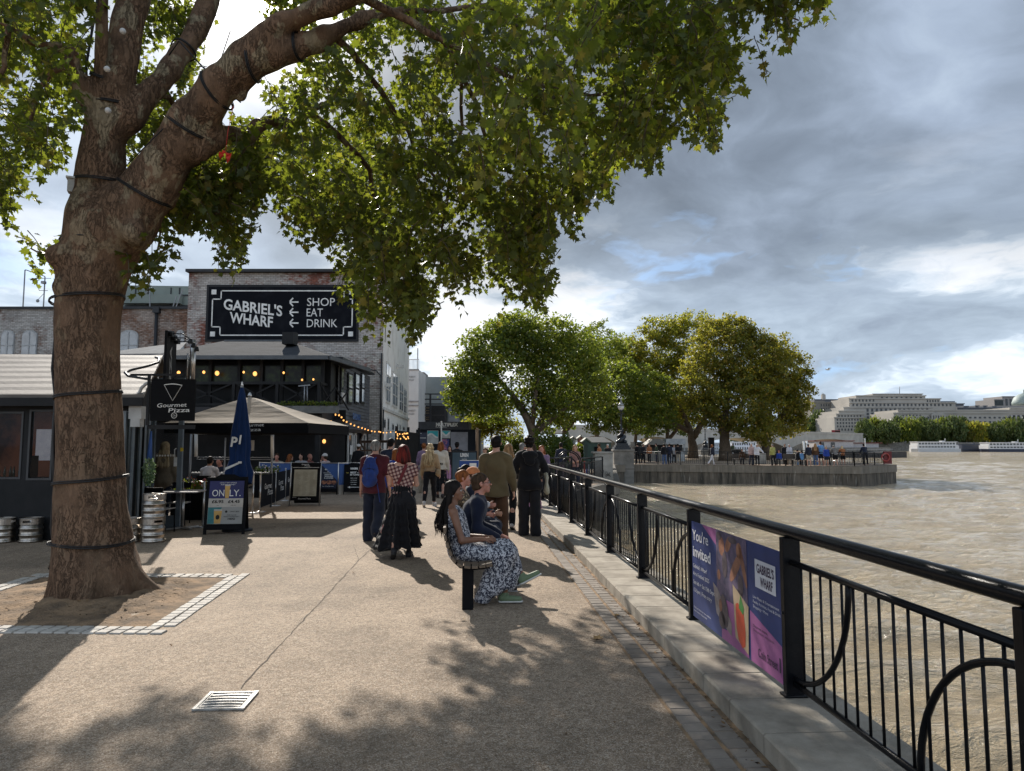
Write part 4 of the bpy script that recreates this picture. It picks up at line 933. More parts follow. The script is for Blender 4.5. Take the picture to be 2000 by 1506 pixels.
mb = WB(wh); mb.bb(xr-.75, xr+.02, D0-.04, D0+.2, 0, zat(690, D0)); mb.done('pale_corner_pier', brick_mat('pale_pier_brick', .95, soot=.3))
mb = WB(wh); sbox(mb, .2, 15.5, 3.35, 3.50, .06, .14); sbox(mb, .2, 15.5, ztop-.3, ztop-.15, .06, .12); mb.done('string_course', MWF)
def pxs(px): return 5845.0/(912-px)-35.0
for (p0, p1, y0, y1) in ((750, 758.5, 705, 786), (763, 773, 724, 793), (777, 784, 744, 803), (786, 791, 757, 808)):
    s0, s1 = pxs(p0), pxs(p1); D = D0+s0; z1, z0 = zat(y0, D), zat(y1, D)
    f = WB(wh); sbox(f, s0, s1, z0, z1, .05, .10); fo_ = f.done('window', MWF)
    q = WB(wh); sbox(q, s0+.12, s1-.12, z0+.12, z1-.12, .08, .112); q.build('pane', MGP, fo_)
    q = WB(wh); n = 3
    for k in range(1, n): z = z0+(z1-z0)*k/n; sbox(q, s0+.1, s1-.1, z-.03, z+.03, .11, .13)
    sbox(q, (s0+s1)/2-.03, (s0+s1)/2+.03, z0+.1, z1-.1, .109, .127); q.build('glazing_bars', MWF, fo_)
for (p0, p1, y0, y1, mt) in ((746, 750.5, 816, 838, MWF), (754, 757.5, 815, 842, MGL), (763, 767, 826, 842, MGP), (773, 775.5, 826, 842, MGL), (778, 780, 828, 842, MGL), (785, 788, 832, 842, MWF)):
    s0, s1 = pxs(p0), pxs(p1); D = D0+s0; f = WB(wh); sbox(f, s0, s1, zat(y1, D), zat(y0, D), .05, .09); fo_ = f.done('window', MWF)
    q = WB(wh); sbox(q, s0+.08, s1-.08, zat(y1, D)+.08, zat(y0, D)-.08, .08, .10); q.build('pane', MGL, fo_)
mb = WB(wh)
for px, py in ((745.5, 690), (749, 800)): p = at(px, py, D0-.1); mb.tube([p, (p.x, p.y, .2)], .035, 6)
mb.tube([at(722, 722, D0-.15), at(735, 724, D0-.15), at(744, 735, D0-.15), at(745, 800, D0-.15), at(745, 860, D0-.15)], .03, 6); mb.done('drainpipe', MLEAD)
for px, py in ((771, 716), (748, 752)): mb = WB(wh); c = sw(pxs(px), zat(py, D0+pxs(px)), .3); mb.box(c, (.35, .2, .16)); mb.bar(c, c-SNv*.3+Vector((0, 0, .2)), .05); mb.done('security_camera', MWF)
# the sign painted on the brick
sx0, sx1, sz0, sz1 = X_(401, D0), X_(693, D0), zat(663, D0), zat(561, D0)
mb = WB(wh); mb.bb(sx0, sx1, D0-.07, D0+.01, sz0, sz1); sg = mb.done('sign_board', M('sign_black', (.007, .008, .011), .9, spec=.08, col2=(.018, .019, .023), vs=1.3, lo=.5, hi=.8, detail=8))
mb = WB(wh); mb.bb(sx0-.12, sx1+.12, D0-.05, D0+.0, sz0-.12, sz1+.12); mb.build('sign_frame', M('sign_frame_black', (.012, .012, .014), .6), sg)
yl = D0-.078; Wd = sx1-sx0; lw = .055; i1, i2 = .20, .62
lines = [((sx0+i2, sz1-i1), (sx1-i2, sz1-i1)), ((sx0+i2, sz0+i1), (sx1-i2, sz0+i1)), ((sx0+i1, sz0+i2), (sx0+i1, sz1-i2)), ((sx1-i1, sz0+i2), (sx1-i1, sz1-i2))]
for sx, a, b_ in ((1, sx0, sx0), (-1, sx1, sx1)):
    for sz, c in ((1, sz0), (-1, sz1)): lines += [((a+sx*i1, c+sz*i2), (a+sx*i2, c+sz*i2)), ((a+sx*i2, c+sz*i2), (a+sx*i2, c+sz*i1))]
mb = WB(wh)
for (a, b_), (c, d) in lines: mb.bb(min(a, c)-lw/2, max(a, c)+lw/2, yl-.004, yl+.004, min(b_, d)-lw/2, max(b_, d)+lw/2)
mb.build('sign_border', MTXT, sg)
for sx in (sx0+.26, sx1-.26):
    for sz in (sz0+.26, sz1-.26): mb = WB(wh); mb.bb(sx-.12, sx+.12, yl-.012, yl, sz-.12, sz+.12); mb.build('corner_square', MTXT, sg)
def sgt(t, px0, px1, ybase, size_px, slope=0.0, bold=0.0):
    mb = WB(wh); c = at((px0+px1)/2, ybase, D0-.085); w = (px1-px0)/F*D0
    mb.text(t, size_px/F*D0/.716, c, (1, 0, slope), (0, 0, 1), w, bold); mb.build('lettering', MTXT, sg)
sgt("GABRIEL'S", 435, 552, 610.5, 21, -.125, .022); sgt("WHARF", 448, 534, 634.5, 21, -.12, .024)
sgt("SHOP", 599, 654, 597.5, 16.5, 0, .0); sgt("EAT", 598, 630, 618, 16.5); sgt("DRINK", 598, 658, 639, 16.5)
for y in (590, 610, 631):
    mb = WB(wh); a, b_ = at(566, y, D0-.085), at(583, y, D0-.085); mb.bar(a, b_, .012, .07)
    for s_ in (-1, 1): c = at(572.5, y+8*s_, D0-.088); mb.bar(a-Vector((0, 0, .02*s_)), c, .012, .07)
    mb.build('arrow', MTXT, sg)

# low brick wing, rooftop plant room, antennas
D1 = 38.5; wx1 = X_(361, D1); wt = zat(604, D1)
bw = thing('brick_wing', 'long low brick building with arched windows behind the kiosk roof, left of the painted sign', 'building', (wx1, D1, 0))
mb = WB(bw); mb.bb(-60, X_(150, D1), D1, D1+10, -.2, wt); mb.done('pale_wall', MWW)
mb = WB(bw); mb.bb(X_(150, D1), wx1, D1, D1+10, -.2, wt); mb.done('brown_wall', MBW)
mb = WB(bw); mb.bb(-60, wx1, D1-.12, D1+.3, wt, wt+.13); mb.done('coping', MLEAD)
for (p0, p1) in ((-5, 21), (36, 66), (-48, -18), (228, 265), (338, 356)):
    xa, xc = X_(p0, D1), X_(p1, D1); za, zc = zat(694, D1), zat(656, D1); r = (xc-xa)/2
    arc = [(xa, za), (xc, za)]+[(xc-r+r*math.cos(t), zc+.16*math.sin(t)*2) for t in np.linspace(0, math.pi, 9)]
    f = WB(bw); f.prism(arc, D1-.06, D1+.02, 'y'); fo_ = f.done('window', M('frame_grey', (.36, .37, .37), .6))
    q = WB(bw); q.prism([(x*(1-.1)+(xa+xc)/2*.1, z*.9+(za+zc)/2*.1) for x, z in arc], D1-.075, D1-.055, 'y'); q.build('pane', MGP, fo_)
    q = WB(bw); q.bb((xa+xc)/2-.03, (xa+xc)/2+.03, D1-.1, D1-.076, za+.05, zc+.2); q.bb(xa+.05, xc-.05, D1-.099, D1-.077, (za+zc)/2-.03, (za+zc)/2+.03); q.build('glazing_bars', _mats['frame_grey'], fo_)
mb = WB(bw); p = at(306, 606, D1-.15); mb.tube([p, (p.x, p.y, 0)], .09, 8); mb.box(p, (.35, .25, .3)); mb.done('drainpipe', MLEAD)
for (px, py, lab) in ((49, 527, 0), (88, 541, 1)):
    mb = WB(bw); p = at(px, py, D1+2); mb.tube([(p.x, p.y, wt-.3), p], .035, 6)
    if lab:
        mb.tube([at(50, 527, D1+2), at(70, 534, D1+2), at(88, 540, D1+2)], .03, 6); mb.box((p.x, p.y-.1, p.z-.35), (.2, .2, .15)); mb.bar((p.x-.3, p.y, p.z-.8), (p.x+.2, p.y, p.z-.8), .03); mb.bar((p.x-.35, p.y, p.z-1.35), (p.x, p.y, p.z-.95), .02); mb.ell((p.x-.35, p.y, p.z-1.4), (.1, .05, .1))
        mb.bar((p.x-.4, p.y, p.z-.08), (p.x+.35, p.y, p.z-.08), .03)
    mb.done('antenna', M('galvanised', (.25, .26, .27), .5, .5))
MGC = M('green_cladding', (.19, .225, .20), .5, col2=(.14, .165, .15), vs=.6)
Dp = 44.0; pr = thing('rooftop_plant_room', 'grey green clad rooftop plant room above the low brick building', 'building', (X_(220, Dp), Dp, wt-.4))
xa, xc, zt_ = X_(83, Dp), X_(359, Dp), zat(556, Dp); xm = X_(150, Dp)
mb = WB(pr); mb.prism([(xa, wt-.4), (xc+.2, wt-.4), (xc+.2, zt_-.1), (xm, zt_), (X_(110, Dp), zat(580, Dp))], Dp, Dp+5, 'y'); mb.done('cladding', MGC)
mb = WB(pr)
for px in (105, 130, 255, 280, 325, 342): mb.bb(X_(px, Dp)-.03, X_(px, Dp)+.03, Dp-.05, Dp+.02, wt, zt_-.2)
mb.bb(X_(235, Dp), xc, Dp-.06, Dp, zat(577, Dp)-.04, zat(577, Dp)+.04); mb.bb(X_(235, Dp), xc, Dp-.03, Dp+.01, wt-.3, zat(596, Dp)); mb.done('panel_joints', MLEAD)
mb = WB(pr); mb.bb(X_(236, Dp), X_(350, Dp), Dp-.5, Dp-.1, zat(595, Dp), zat(578, Dp)); mb.done('louvre_panel', MGC)
mb = WB(pr)
for a in (((292, 552), (293, 602)), ((345, 578), (337, 602)), ((357, 565), (343, 602)), ((280, 556), (305, 560)), ((284, 574), (296, 562))): mb.bar(at(*a[0], Dp-1), at(*a[1], Dp-1), .05)
mb.done('aerial', M('galvanised', (.25, .26, .27)))

# timber pub
Df = 25.0; px0 = X_(330, Df); px1 = X_(625, Df); pb = thing('timber_pub', 'black timber pub with glazed upper floor, balcony and grey hipped roof below the painted sign', 'building', (px1, Df, 0))
zb = zat(795, Df); ze = zat(697, Df); zr_ = zat(667, Df+2.6)
mb = WB(pb); mb.prism([(px0-3, Df+2.2), (px1+.4, Df+2.2), (X_(655, 27.5), 27.6), (X_(719, 34.5), 34.6), (px0-3, 34.6)], -.1, zb); mb.done('ground_storey', MBT)
mb = WB(pb); mb.prism([(px0-3, Df+1.0), (px1+.1, Df+1.0), (X_(655, 27.5)-.02, 27.5), (X_(719, 34.5)-.03, 34.5), (px0-3, 34.5)], zb, ze-.05); mb.done('upper_storey', MBT)
mb = WB(pb); mb.prism([(px0-1, Df-.1), (px1+.1, Df-.1), (X_(652, 27.3), 27.4), (px0-1, 27.4)], zat(822, Df), zb); mb.done('balcony_slab', M('fascia_dark', (.03, .03, .032), .6))
for k, px in enumerate((352, 622)): mb = WB(pb); mb.box((X_(px, Df+.2), Df+.2, zat(822, Df)/2), (.16, .16, zat(822, Df))); mb.done('post', MBT)
# roof
mb = WB(pb); A = [Vector((px0-.6, Df-.35, ze)), Vector((px1+.35, Df-.35, ze)), Vector((px1+.9, Df+3.8, ze)), Vector((px0-.6, Df+5.5, ze))]; rg0, rg1 = Vector((px0+.9, Df+2.4, zr_)), Vector((X_(557, Df+2.4), Df+2.4, zr_))
mb.add(A+[rg0, rg1], [(0, 1, 5, 4), (1, 2, 5), (2, 3, 4, 5), (3, 0, 4), (3, 2, 1, 0)]); mb.done('roof', MSL)
mb = WB(pb); mb.bar(A[0]+Vector((0, -.05, -.07)), A[1]+Vector((0, -.05, -.07)), .1, .14); mb.bar(A[1]+Vector((.05, 0, -.07)), A[2]+Vector((.05, 0, -.07)), .1, .14); mb.bar(rg0, rg1, .1, .06); mb.done('gutter', M('gutter_grey', (.09, .10, .11), .4))
mb = WB(pb); mb.add([at(180, 692, 27), at(345, 690, 25.2), at(365, 668, 28), at(300, 676, 30)], [(0, 1, 2, 3)]); mb.add([at(180, 696, 27), at(345, 696, 25.2), at(345, 690, 25.2), at(180, 692, 27)], [(0, 1, 2, 3)]); mb.done('side_canopy', M('canopy_grey', (.14, .15, .16), .9, spec=.1))
# upper glazing
zg0, zg1 = zat(747, Df), ze-.22
pxs_ = [352, 398, 455, 500, 541, 583, 622]
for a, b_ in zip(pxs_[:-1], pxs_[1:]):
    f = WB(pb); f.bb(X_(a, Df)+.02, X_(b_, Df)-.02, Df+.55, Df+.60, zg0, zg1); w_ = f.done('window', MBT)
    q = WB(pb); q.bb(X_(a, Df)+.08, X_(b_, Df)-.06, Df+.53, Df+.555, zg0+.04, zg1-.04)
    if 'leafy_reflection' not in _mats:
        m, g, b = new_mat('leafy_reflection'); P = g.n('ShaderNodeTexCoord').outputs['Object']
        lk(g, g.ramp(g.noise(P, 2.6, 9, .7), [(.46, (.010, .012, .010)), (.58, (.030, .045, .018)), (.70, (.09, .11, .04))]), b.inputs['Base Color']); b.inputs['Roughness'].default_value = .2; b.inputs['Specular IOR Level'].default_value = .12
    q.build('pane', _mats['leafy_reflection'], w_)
for k, px in enumerate(pxs_): mb = WB(pb); mb.box((X_(px, Df), Df+.45, (zb+ze)/2), (.11, .11, ze-zb)); mb.done('mullion', MBT)
mb = WB(pb); mb.bb(X_(350, Df), px1, Df-.02, Df+.06, zat(748, Df)-.05, zat(748, Df)+.05); mb.bb(X_(350, Df), px1, Df-.01, Df+.05, zb+.05, zb+.13)
for a, b_ in ((352, 455), (455, 540), (540, 622)):
    za, zc = zb+.1, zat(750, Df)
    for (u, v) in ((za, zc), (zc, za)): mb.bar((X_(a, Df)+.1, Df+.02, u), (X_(b_, Df)-.1, Df+.02, v), .05, .05)
for px in (352, 455, 540, 622): mb.bb(X_(px, Df)-.05, X_(px, Df)+.05, Df-.03, Df+.07, zb, zat(748, Df))
mb.bar((px1, Df, zat(748, Df)), (X_(652, 27.3), 27.3, zat(756, 27.3)), .06, .08)
for u in (0, 1): mb.bar((px1+u*.25, Df+u*1.1, zb), (px1+.25+u*.25, Df+1.1+u*1.1, zat(752, Df)), .04, .04); mb.bar((px1+.25+u*.25, Df+1.1+u*1.1, zb), (px1+u*.25, Df+u*1.1, zat(752, Df)), .04, .04)
mb.done('balustrade', MBT)
mb = WB(pb); mb.bb(X_(548, Df), X_(660, Df-.3), Df-.45, Df-.12, zat(808, Df), zat(794, Df)); mb.done('planter', M('weathered_box', (.16, .16, .15), .8, col2=(.09, .09, .085), vs=4))
P = np.array([(random.uniform(X_(550, Df), X_(658, Df-.3)), random.uniform(Df-.42, Df-.15), zat(794, Df)+random.uniform(0, .14)**1) for _ in range(420)])-np.array(pb.location)
link('planting', leaves_mesh('planting', P, np.random.default_rng(3).normal(size=(420, 3)), np.random.default_rng(4).normal(size=(420, 3)), .09, LM['green'], True), pb)
mb = WB(pb); mb.box(at(566, 662, Df+1.2), (.42, .5, .44)); mb.box(at(577, 660, Df+1.45), (.1, .3, .40)); mb.done('vent_box', MBT)
# side wall cladding and sashes
def P2(px, s=0): # point on the pub's side wall: from px655,D27.6 to px719,D34.6
    A_, B_ = Vector((X_(655, 27.6)+.05, 27.6, 0)), Vector((X_(719, 34.6)+.05, 34.6, 0)); lo_, hi_ = 0.0, 1.0
    for _ in range(30):
        t = (lo_+hi_)/2; q = A_.lerp(B_, t)
        if proj((q.x, q.y, 1.66))[0] < px: lo_ = t
        else: hi_ = t
    return A_.lerp(B_, lo_)
def swall(mb, p0, p1, y0, y1, o0, o1, ref=None):
    a, b_ = P2(p0), P2(p1); n = Vector((.99, -.09, 0))
    z1, z0 = zat(y0, a.y), zat(y1, a.y)
    vs = [p+n*o+Vector((0, 0, z)) for z in (z0, z1) for o in (o0, o1) for p in (a, b_)]
    mb.add(vs, [(0, 1, 3, 2), (4, 6, 7, 5), (0, 4, 5, 1), (2, 3, 7, 6), (0, 2, 6, 4), (1, 5, 7, 3)])
MGB = M('grey_weatherboard', (.115, .12, .125), .7, col2=(.07, .072, .078), vs=1.5, stretch=(1, 1, 5))
mb = WB(pb); A_, B_ = P2(655), P2(719); n_v = Vector((.99, -.09, 0)); zt0, zt1 = zat(702, 27.6), zat(733, 34.6); nb = 22
for k in range(nb):
    for (t0, t1) in ((0, 1),):
        za = zat(838, 27.6)+.15*k
        if za+.15 > zt0: break
        tend = 1.0 if za+.15 < zt1 else max(.02, 1-(za+.15-zt1)/(zt0-zt1+1e-6))
        a, b_ = A_, A_.lerp(B_, tend)
        mb.add([a+n_v*.05+Vector((0, 0, za)), b_+n_v*.05+Vector((0, 0, za)), b_+n_v*.02+Vector((0, 0, za+.15)), a+n_v*.02+Vector((0, 0, za+.15)), a+Vector((0, 0, za)), b_+Vector((0, 0, za))], [(0, 1, 2, 3), (4, 5, 1, 0)])
mb.done('weatherboards', MGB)
mb = WB(pb); mb.bar(A_+Vector((.05, -.2, zt0+.04)), B_+Vector((.05, .1, zt1+.04)), .4, .08); mb.done('side_roof_edge', MLEAD)
for (a, b_) in ((659, 664), (673.5, 682), (687.5, 695.5), (700, 707)):
    f = WB(pb); swall(f, a, b_, 728 if a > 665 else 716, 788, .04, .10); w_ = f.done('sash_window', MBT)
    q = WB(pb); swall(q, a+1, b_-1, 731 if a > 665 else 720, 756, .09, .115); swall(q, a+1, b_-1, 760, 784, .09, .115); q.build('pane', MGP, w_)
mb = WB(pb); p = P2(691); mb.text("GARDNERS", .36, p+n_v*.12+Vector((0, 0, zat(820, 31))), (-.085, .996, 0), (0, 0, 1), 2.6, .04)
mb.done('blue_lettering', M('blue_letters', (.04, .13, .36), .4))
mb = WB(pb); p = P2(662); mb.box(p+Vector((.15, -.1, zat(772, 28))), (.06, .5, .2)); mb.box(p+Vector((.15, -.1, zat(780, 28))), (.06, .5, .14)); mb.done('small_notice', MWF)
mb = WB(pb); swall(mb, 655.5, 717, 836, 843, .0, .22); mb.done('door_head', MBT)
for (a, b_) in ((655.5, 662), (675, 684), (686.5, 691.5), (703.5, 710.5)):
    f = WB(pb); 
    swall(f, a, a+1.2, 846, 913, .06, .12); swall(f, b_-1.2, b_, 846, 913, .06, .12); swall(f, a, b_, 845, 850, .06, .12); swall(f, a, b_, 908, 913, .061, .121); w_ = f.done('door', MWF)
    q = WB(pb); swall(q, a+1, b_-1, 849, 909, .07, .085); q.build('glass', MGL, w_)
mb = WB(pb); swall(mb, 650, 655, 865, 880, .1, .12); swall(mb, 678, 682, 870, 888, .125, .14); mb.done('paper_notice', MTXT)
mb = WB(pb); p = at(661, 831, 27.2); mb.box(p, (.45, .4, .42), .4); mb.done('loudspeaker', MBT)
# warm lamps inside the upper floor and under the slab
MLAMP = M('warm_lamp', (1, .55, .2), .5, emit=(1, .45, .12, 1.1))
lampid = 0
for (px, py, D, r, lab) in ((398, 727, 25.3, .05, 0), (424, 729, 25.3, .075, 0), (476, 727, 25.3, .04, 0), (498, 730, 25.3, .075, 0), (554, 728, 25.3, .04, 0), (590, 742, 25.3, .035, 0), (612, 741, 25.3, .035, 0), (633, 862, 27.0, .07, 0), (349, 728, 25.2, .06, 0)):
    mb = WB(pb); c = at(px, py, D); mb.ell(c, (r, r, r*1.15), 10, 6); mb.done('glowing_lamp', MLAMP)
for (px, y0, y1) in ((566, 790, 752), (604, 792, 757)):
    pass
mb = WB(pb); p = at(595, 752, Df-.2); mb.tube([(p.x, p.y, zb), p], .025, 6); mb.tube([at(600, 754, Df-.2), (X_(600, Df-.2), Df-.2, zb)], .02, 6); mb.bar(at(583, 754, Df-.2), at(606, 752, Df-.2), .05, .04); mb.done('patio_heater_bracket', M('galvanised', (.25, .26, .27)))

# string of warm bulbs
sl_ = thing('string_lights', 'string of glowing warm festoon bulbs sagging from the pub to the timber fence', 'lights', at(700, 835, 30)[:])
pts = [(619, 821, 25), (637, 822, 25.3), (646, 823, 25.6), (655, 810, 26), (662, 811, 26.3), (667, 815, 26.6), (671, 821, 27), (677, 824, 27.5), (685, 828, 28.2), (692, 831, 29), (700, 834, 30), (707, 836, 31), (713, 838, 31.8), (719, 840, 32.5), (726, 842, 33), (732, 843, 33.5), (740, 843, 34), (743, 844, 34.3), (749, 845, 34.6), (755, 845, 35), (763, 844, 35.5), (773, 844, 36)]
mb = WB(sl_); mb.tube([at(x, y-1.2, D) for x, y, D in pts], .012, 5); mb.done('wire', MCB)
rs = random.Random(5)
for k in range(16): pts.append((776+rs.random()*22, 845+rs.random()*13, 36.5))
for k, (x, y, D) in enumerate(pts): mb = WB(sl_); mb.ell(at(x, y, D), (.032, .032, .038), 8, 6); mb.done('bulb', MLAMP)

# timber fence and frames
fn_ = thing('timber_fence', 'black vertical board fence and post frame between the white wall and the site cabin', 'fence', at(800, 900, 36)[:2]+(0,))
def board(root, A, B, z0, z1, w, gap, mat, th=.03):
    A = Vector((A[0], A[1], 0)); B = Vector((B[0], B[1], 0)); L = (B-A).length; n = int(L/(w+gap)); mb = WB(root); ang = math.atan2(B.y-A.y, B.x-A.x)
    for k in range(n): p = A.lerp(B, (k+.5)/n); mb.box((p.x, p.y, (z0+z1)/2), (w, th, z1-z0), ang)
    return mb
a, b_ = at(776, 868, 37), at(818, 868, 41); board(fn_, a, b_, 0, 2.3, .14, .02, MBT).done('boards', MBT)
for px, D in ((774, 36.8), (797, 39), (818, 41)): mb = WB(fn_); p = at(px, 868, D); mb.box((p.x, p.y, 1.3), (.13, .13, 2.6)); mb.done('post', MBT)
mb = WB(fn_); mb.bar(at(774, 842, 36.8), at(818, 848, 41), .1, .08); mb.done('rail', MBT)
fr = thing('timber_rack', 'low brown timber rack with open bays in front of the white side wall', 'rack', at(740, 900, 31)[:2]+(0,))
mb = WB(fr)
for px in (704, 713, 727, 742, 757, 772): mb.bar(at(px, 862, 30.5), at(px, 912, 30.5), .06)
for y in (862, 864, 880, 899): mb.bar(at(702, y, 30.5), at(774, y-1, 30.5), .05, .07)
mb.bar(at(703, 864, 30.5), at(712, 840, 30.6), .05); mb.bar(at(712, 880, 30.5), at(704, 864, 30.6), .05); mb.done('timbers', M('brown_timber', (.075, .045, .03), .8))

# white tower, grey building, site cabin
Dt = 60; tw_ = thing('white_tower', 'narrow white panelled stair tower with rooftop railing beside the white wall', 'building', (X_(806, Dt), Dt, 0))
MWT = M('white_panel', (.60, .61, .60), .6, col2=(.50, .51, .51), vs=.8)
mb = WB(tw_); mb.bb(X_(790, Dt), X_(817, Dt), Dt, Dt+5, 0, zat(722, Dt)); mb.done('shaft', MWT)
mb = WB(tw_)
for z in (zat(722, Dt), zat(784, Dt), zat(792, Dt)): mb.bb(X_(789, Dt), X_(817.5, Dt), Dt-.06, Dt+.05, z-.05, z+.05)
mb.done('joints', M('joint_grey', (.3, .3, .3)))
mb = WB(tw_); z0, z1 = zat(722, Dt), zat(702, Dt)
for k in range(9): x = X_(796+21*k/8, Dt); mb.bb(x-.015, x+.015, Dt+.05, Dt+.08, z0, z1)
mb.bb(X_(796, Dt), X_(817, Dt), Dt+.04, Dt+.09, z1-.03, z1+.03); mb.done('roof_railing', MWF)
mb = WB(tw_); p = at(816, 690, Dt+1); mb.tube([(p.x, p.y, z0), at(816, 680, Dt+1)], .04, 5); mb.done('aerial', MLEAD)
mb = WB(tw_); 
for y in (742, 808): mb.text("SWEET", .22, at(803, y-4, Dt-.02), (1, 0, 0), (0, 0, 1), .75); mb.text("TOOLED", .22, at(802, y+2, Dt-.02), (1, 0, 0), (0, 0, 1), .6)
mb.done('small_lettering', M('faint_ink', (.12, .12, .12)))
Dg = 66; gb = thing('grey_office_block', 'plain grey rendered building with dark steel stair, behind the site cabin', 'building', (X_(870, Dg), Dg, 0))
mb = WB(gb); mb.bb(X_(812, Dg), X_(935, Dg), Dg, Dg+12, 0, zat(736, Dg)); mb.done('wall', M('grey_render', (.21, .235, .235), .7, col2=(.17, .19, .19), vs=.5))
mb = WB(gb); mb.bb(X_(815, Dg), X_(828, Dg), Dg-.1, Dg+3, zat(737, Dg), zat(727, Dg)); mb.done('roof_box', M('brown_grey', (.17, .155, .14)))
mb = WB(gb); mb.bb(X_(876, Dg), X_(908, Dg), Dg-.2, Dg, 0, zat(797, Dg)); mb.done('lower_panel', M('lower_grey', (.19, .20, .205)))
mb = WB(gb); mb.bb(X_(820, Dg), X_(873, Dg), Dg-.15, Dg-.02, 0, zat(792, Dg)); mb.done('stair_void', M('void_dark', (.02, .02, .022)))
mb = WB(gb)
for px in (819, 844, 873): mb.bb(X_(px, Dg)-.08, X_(px, Dg)+.08, Dg-1.6, Dg-1.45, 0, zat(772 if px != 819 else 772, Dg))
for y in (772, 782, 791, 812): mb.bb(X_(818, Dg), X_(874, Dg), Dg-1.62, Dg-1.5, zat(y, Dg)-.05, zat(y, Dg)+.05)
mb.done('steel_stair', M('dark_steel', (.025, .025, .028), .5))
mb = WB(gb)
for y in (798, 803, 808, 816, 820): mb.bb(X_(822, Dg), X_(842, Dg), Dg-1.3, Dg-.9, zat(y, Dg)-.04, zat(y, Dg)+.04)
mb.done('stair_treads', M('tread_timber', (.20, .15, .09)))
Dc = 46; cb = thing('site_cabin', 'dark grey construction site cabin with white company name and two posters', 'cabin', (X_(870, Dc), Dc, 0))
mb = WB(cb); mb.bb(X_(813, Dc), X_(934, Dc), Dc, Dc+4, 0, zat(839, Dc)); mb.done('walls', M('cabin_charcoal', (.016, .018, .024), .7, spec=.15))
mb = WB(cb); mb.bb(X_(818, Dc), X_(916, Dc), Dc-.12, Dc+3, zat(839, Dc), zat(824, Dc)); mb.done('fascia', M('fascia_grey', (.05, .053, .06), .6))
mb = WB(cb); mb.text("MULTIPLEX", .30, at(872.5, 832.5, Dc-.14), (1, 0, 0), (0, 0, 1), 43/F*Dc, .05); mb.done('company_name', MTXT)
mb = WB(cb); mb.text("Built to outperform.", .11, at(862, 835.5, Dc-.14), (1, 0, 0), (0, 0, 1), 22/F*Dc); mb.done('tagline', MTXT)
mb = WB(cb); mb.bb(X_(881, Dc), X_(914, Dc), Dc-.04, Dc+.02, 0, zat(844, Dc)); mb.done('roller_door', M('door_grey', (.27, .27, .30), .6))
mb = WB(cb); mb.bb(X_(814, Dc), X_(835, Dc), Dc-.06, Dc, zat(867, Dc), zat(845, Dc)); mb.done('notice_panel', M('notice_dark', (.05, .055, .085), .5))
mb = WB(cb); mb.bb(X_(815, Dc), X_(824, Dc), Dc-.07, Dc-.061, zat(847, Dc), zat(846, Dc)); mb.bb(X_(815, Dc), X_(833, Dc), Dc-.07, Dc-.061, zat(856, Dc), zat(855, Dc)); mb.bb(X_(815, Dc), X_(821, Dc), Dc-.07, Dc-.061, zat(852.5, Dc), zat(851, Dc)); mb.done('notice_text', MTXT)
def poster(x0, x1, y0, y1, kind):
    mb = WB(cb); mb.bb(X_(x0, Dc), X_(x1, Dc), Dc-.07, Dc-.01, zat(y1, Dc), zat(y0, Dc)); o = mb.done('poster', M('poster_pale', (.50, .50, .48), .5, col2=(.30, .30, .30), vs=3))
    mb = WB(cb); xa, xc = X_(x0, Dc)+.03, X_(x1, Dc)-.03; za, zc = zat(y0, Dc)-.03, zat((y0*1.6+y1)/2.6, Dc); n = 12
    top = [(xa+(xc-xa)*i/n, zc+.12*math.sin(i/n*5+kind)) for i in range(n+1)]
    mb.add([(xa, Dc-.075, za), (xc, Dc-.075, za)]+[(x, Dc-.075, z) for x, z in reversed(top)], [tuple(range(n+3))]); mb.build('teal_wave', M('poster_teal', (.03, .26, .30), .5, col2=(.05, .40, .42), vs=2), o)
    mb = WB(cb)
    for i in range(n): mb.bar((top[i][0], Dc-.08, top[i][1]), (top[i+1][0], Dc-.08, top[i+1][1]), .01, .10)
    mb.build('white_wave', MTXT, o)
poster(835, 857, 841, 867, 0); poster(862, 880, 841, 856, 2)
mb = WB(cb); mb.bb(X_(861, Dc), X_(878, Dc), Dc-.07, Dc-.01, zat(884, Dc), zat(858, Dc)); mb.done('lower_poster', M('poster_navy', (.05, .05, .16), .5, col2=(.45, .15, .2), vs=2.5, lo=.5, hi=.6))
for px, y0, lab, mt in ((862, 824, 'thin pale pole standing in front of the site cabin door', MWF), (932, 838, 'brown wooden post at the right end of the site cabin', 'w'), (928, 805, 'dark totem post rising behind the site cabin corner', 'd')):
    D = Dc-2 if px != 928 else 58
    c = at(px, 868, D); o = thing('post', lab, 'post', (c.x, c.y, 0)); mb = MB(); zt = zat(y0, D); mb.tube([(0, 0, 0), (0, 0, zt)], .04 if px == 862 else .09, 8); mb.ell((0, 0, zt), (.05, .05, .05) if px == 862 else (.1, .1, .06), 8, 5)
    mb.build('shaft', {'w': M('post_wood', (.24, .15, .09), .8), 'd': MLEAD}.get(mt, mt) if isinstance(mt, str) else mt, o)

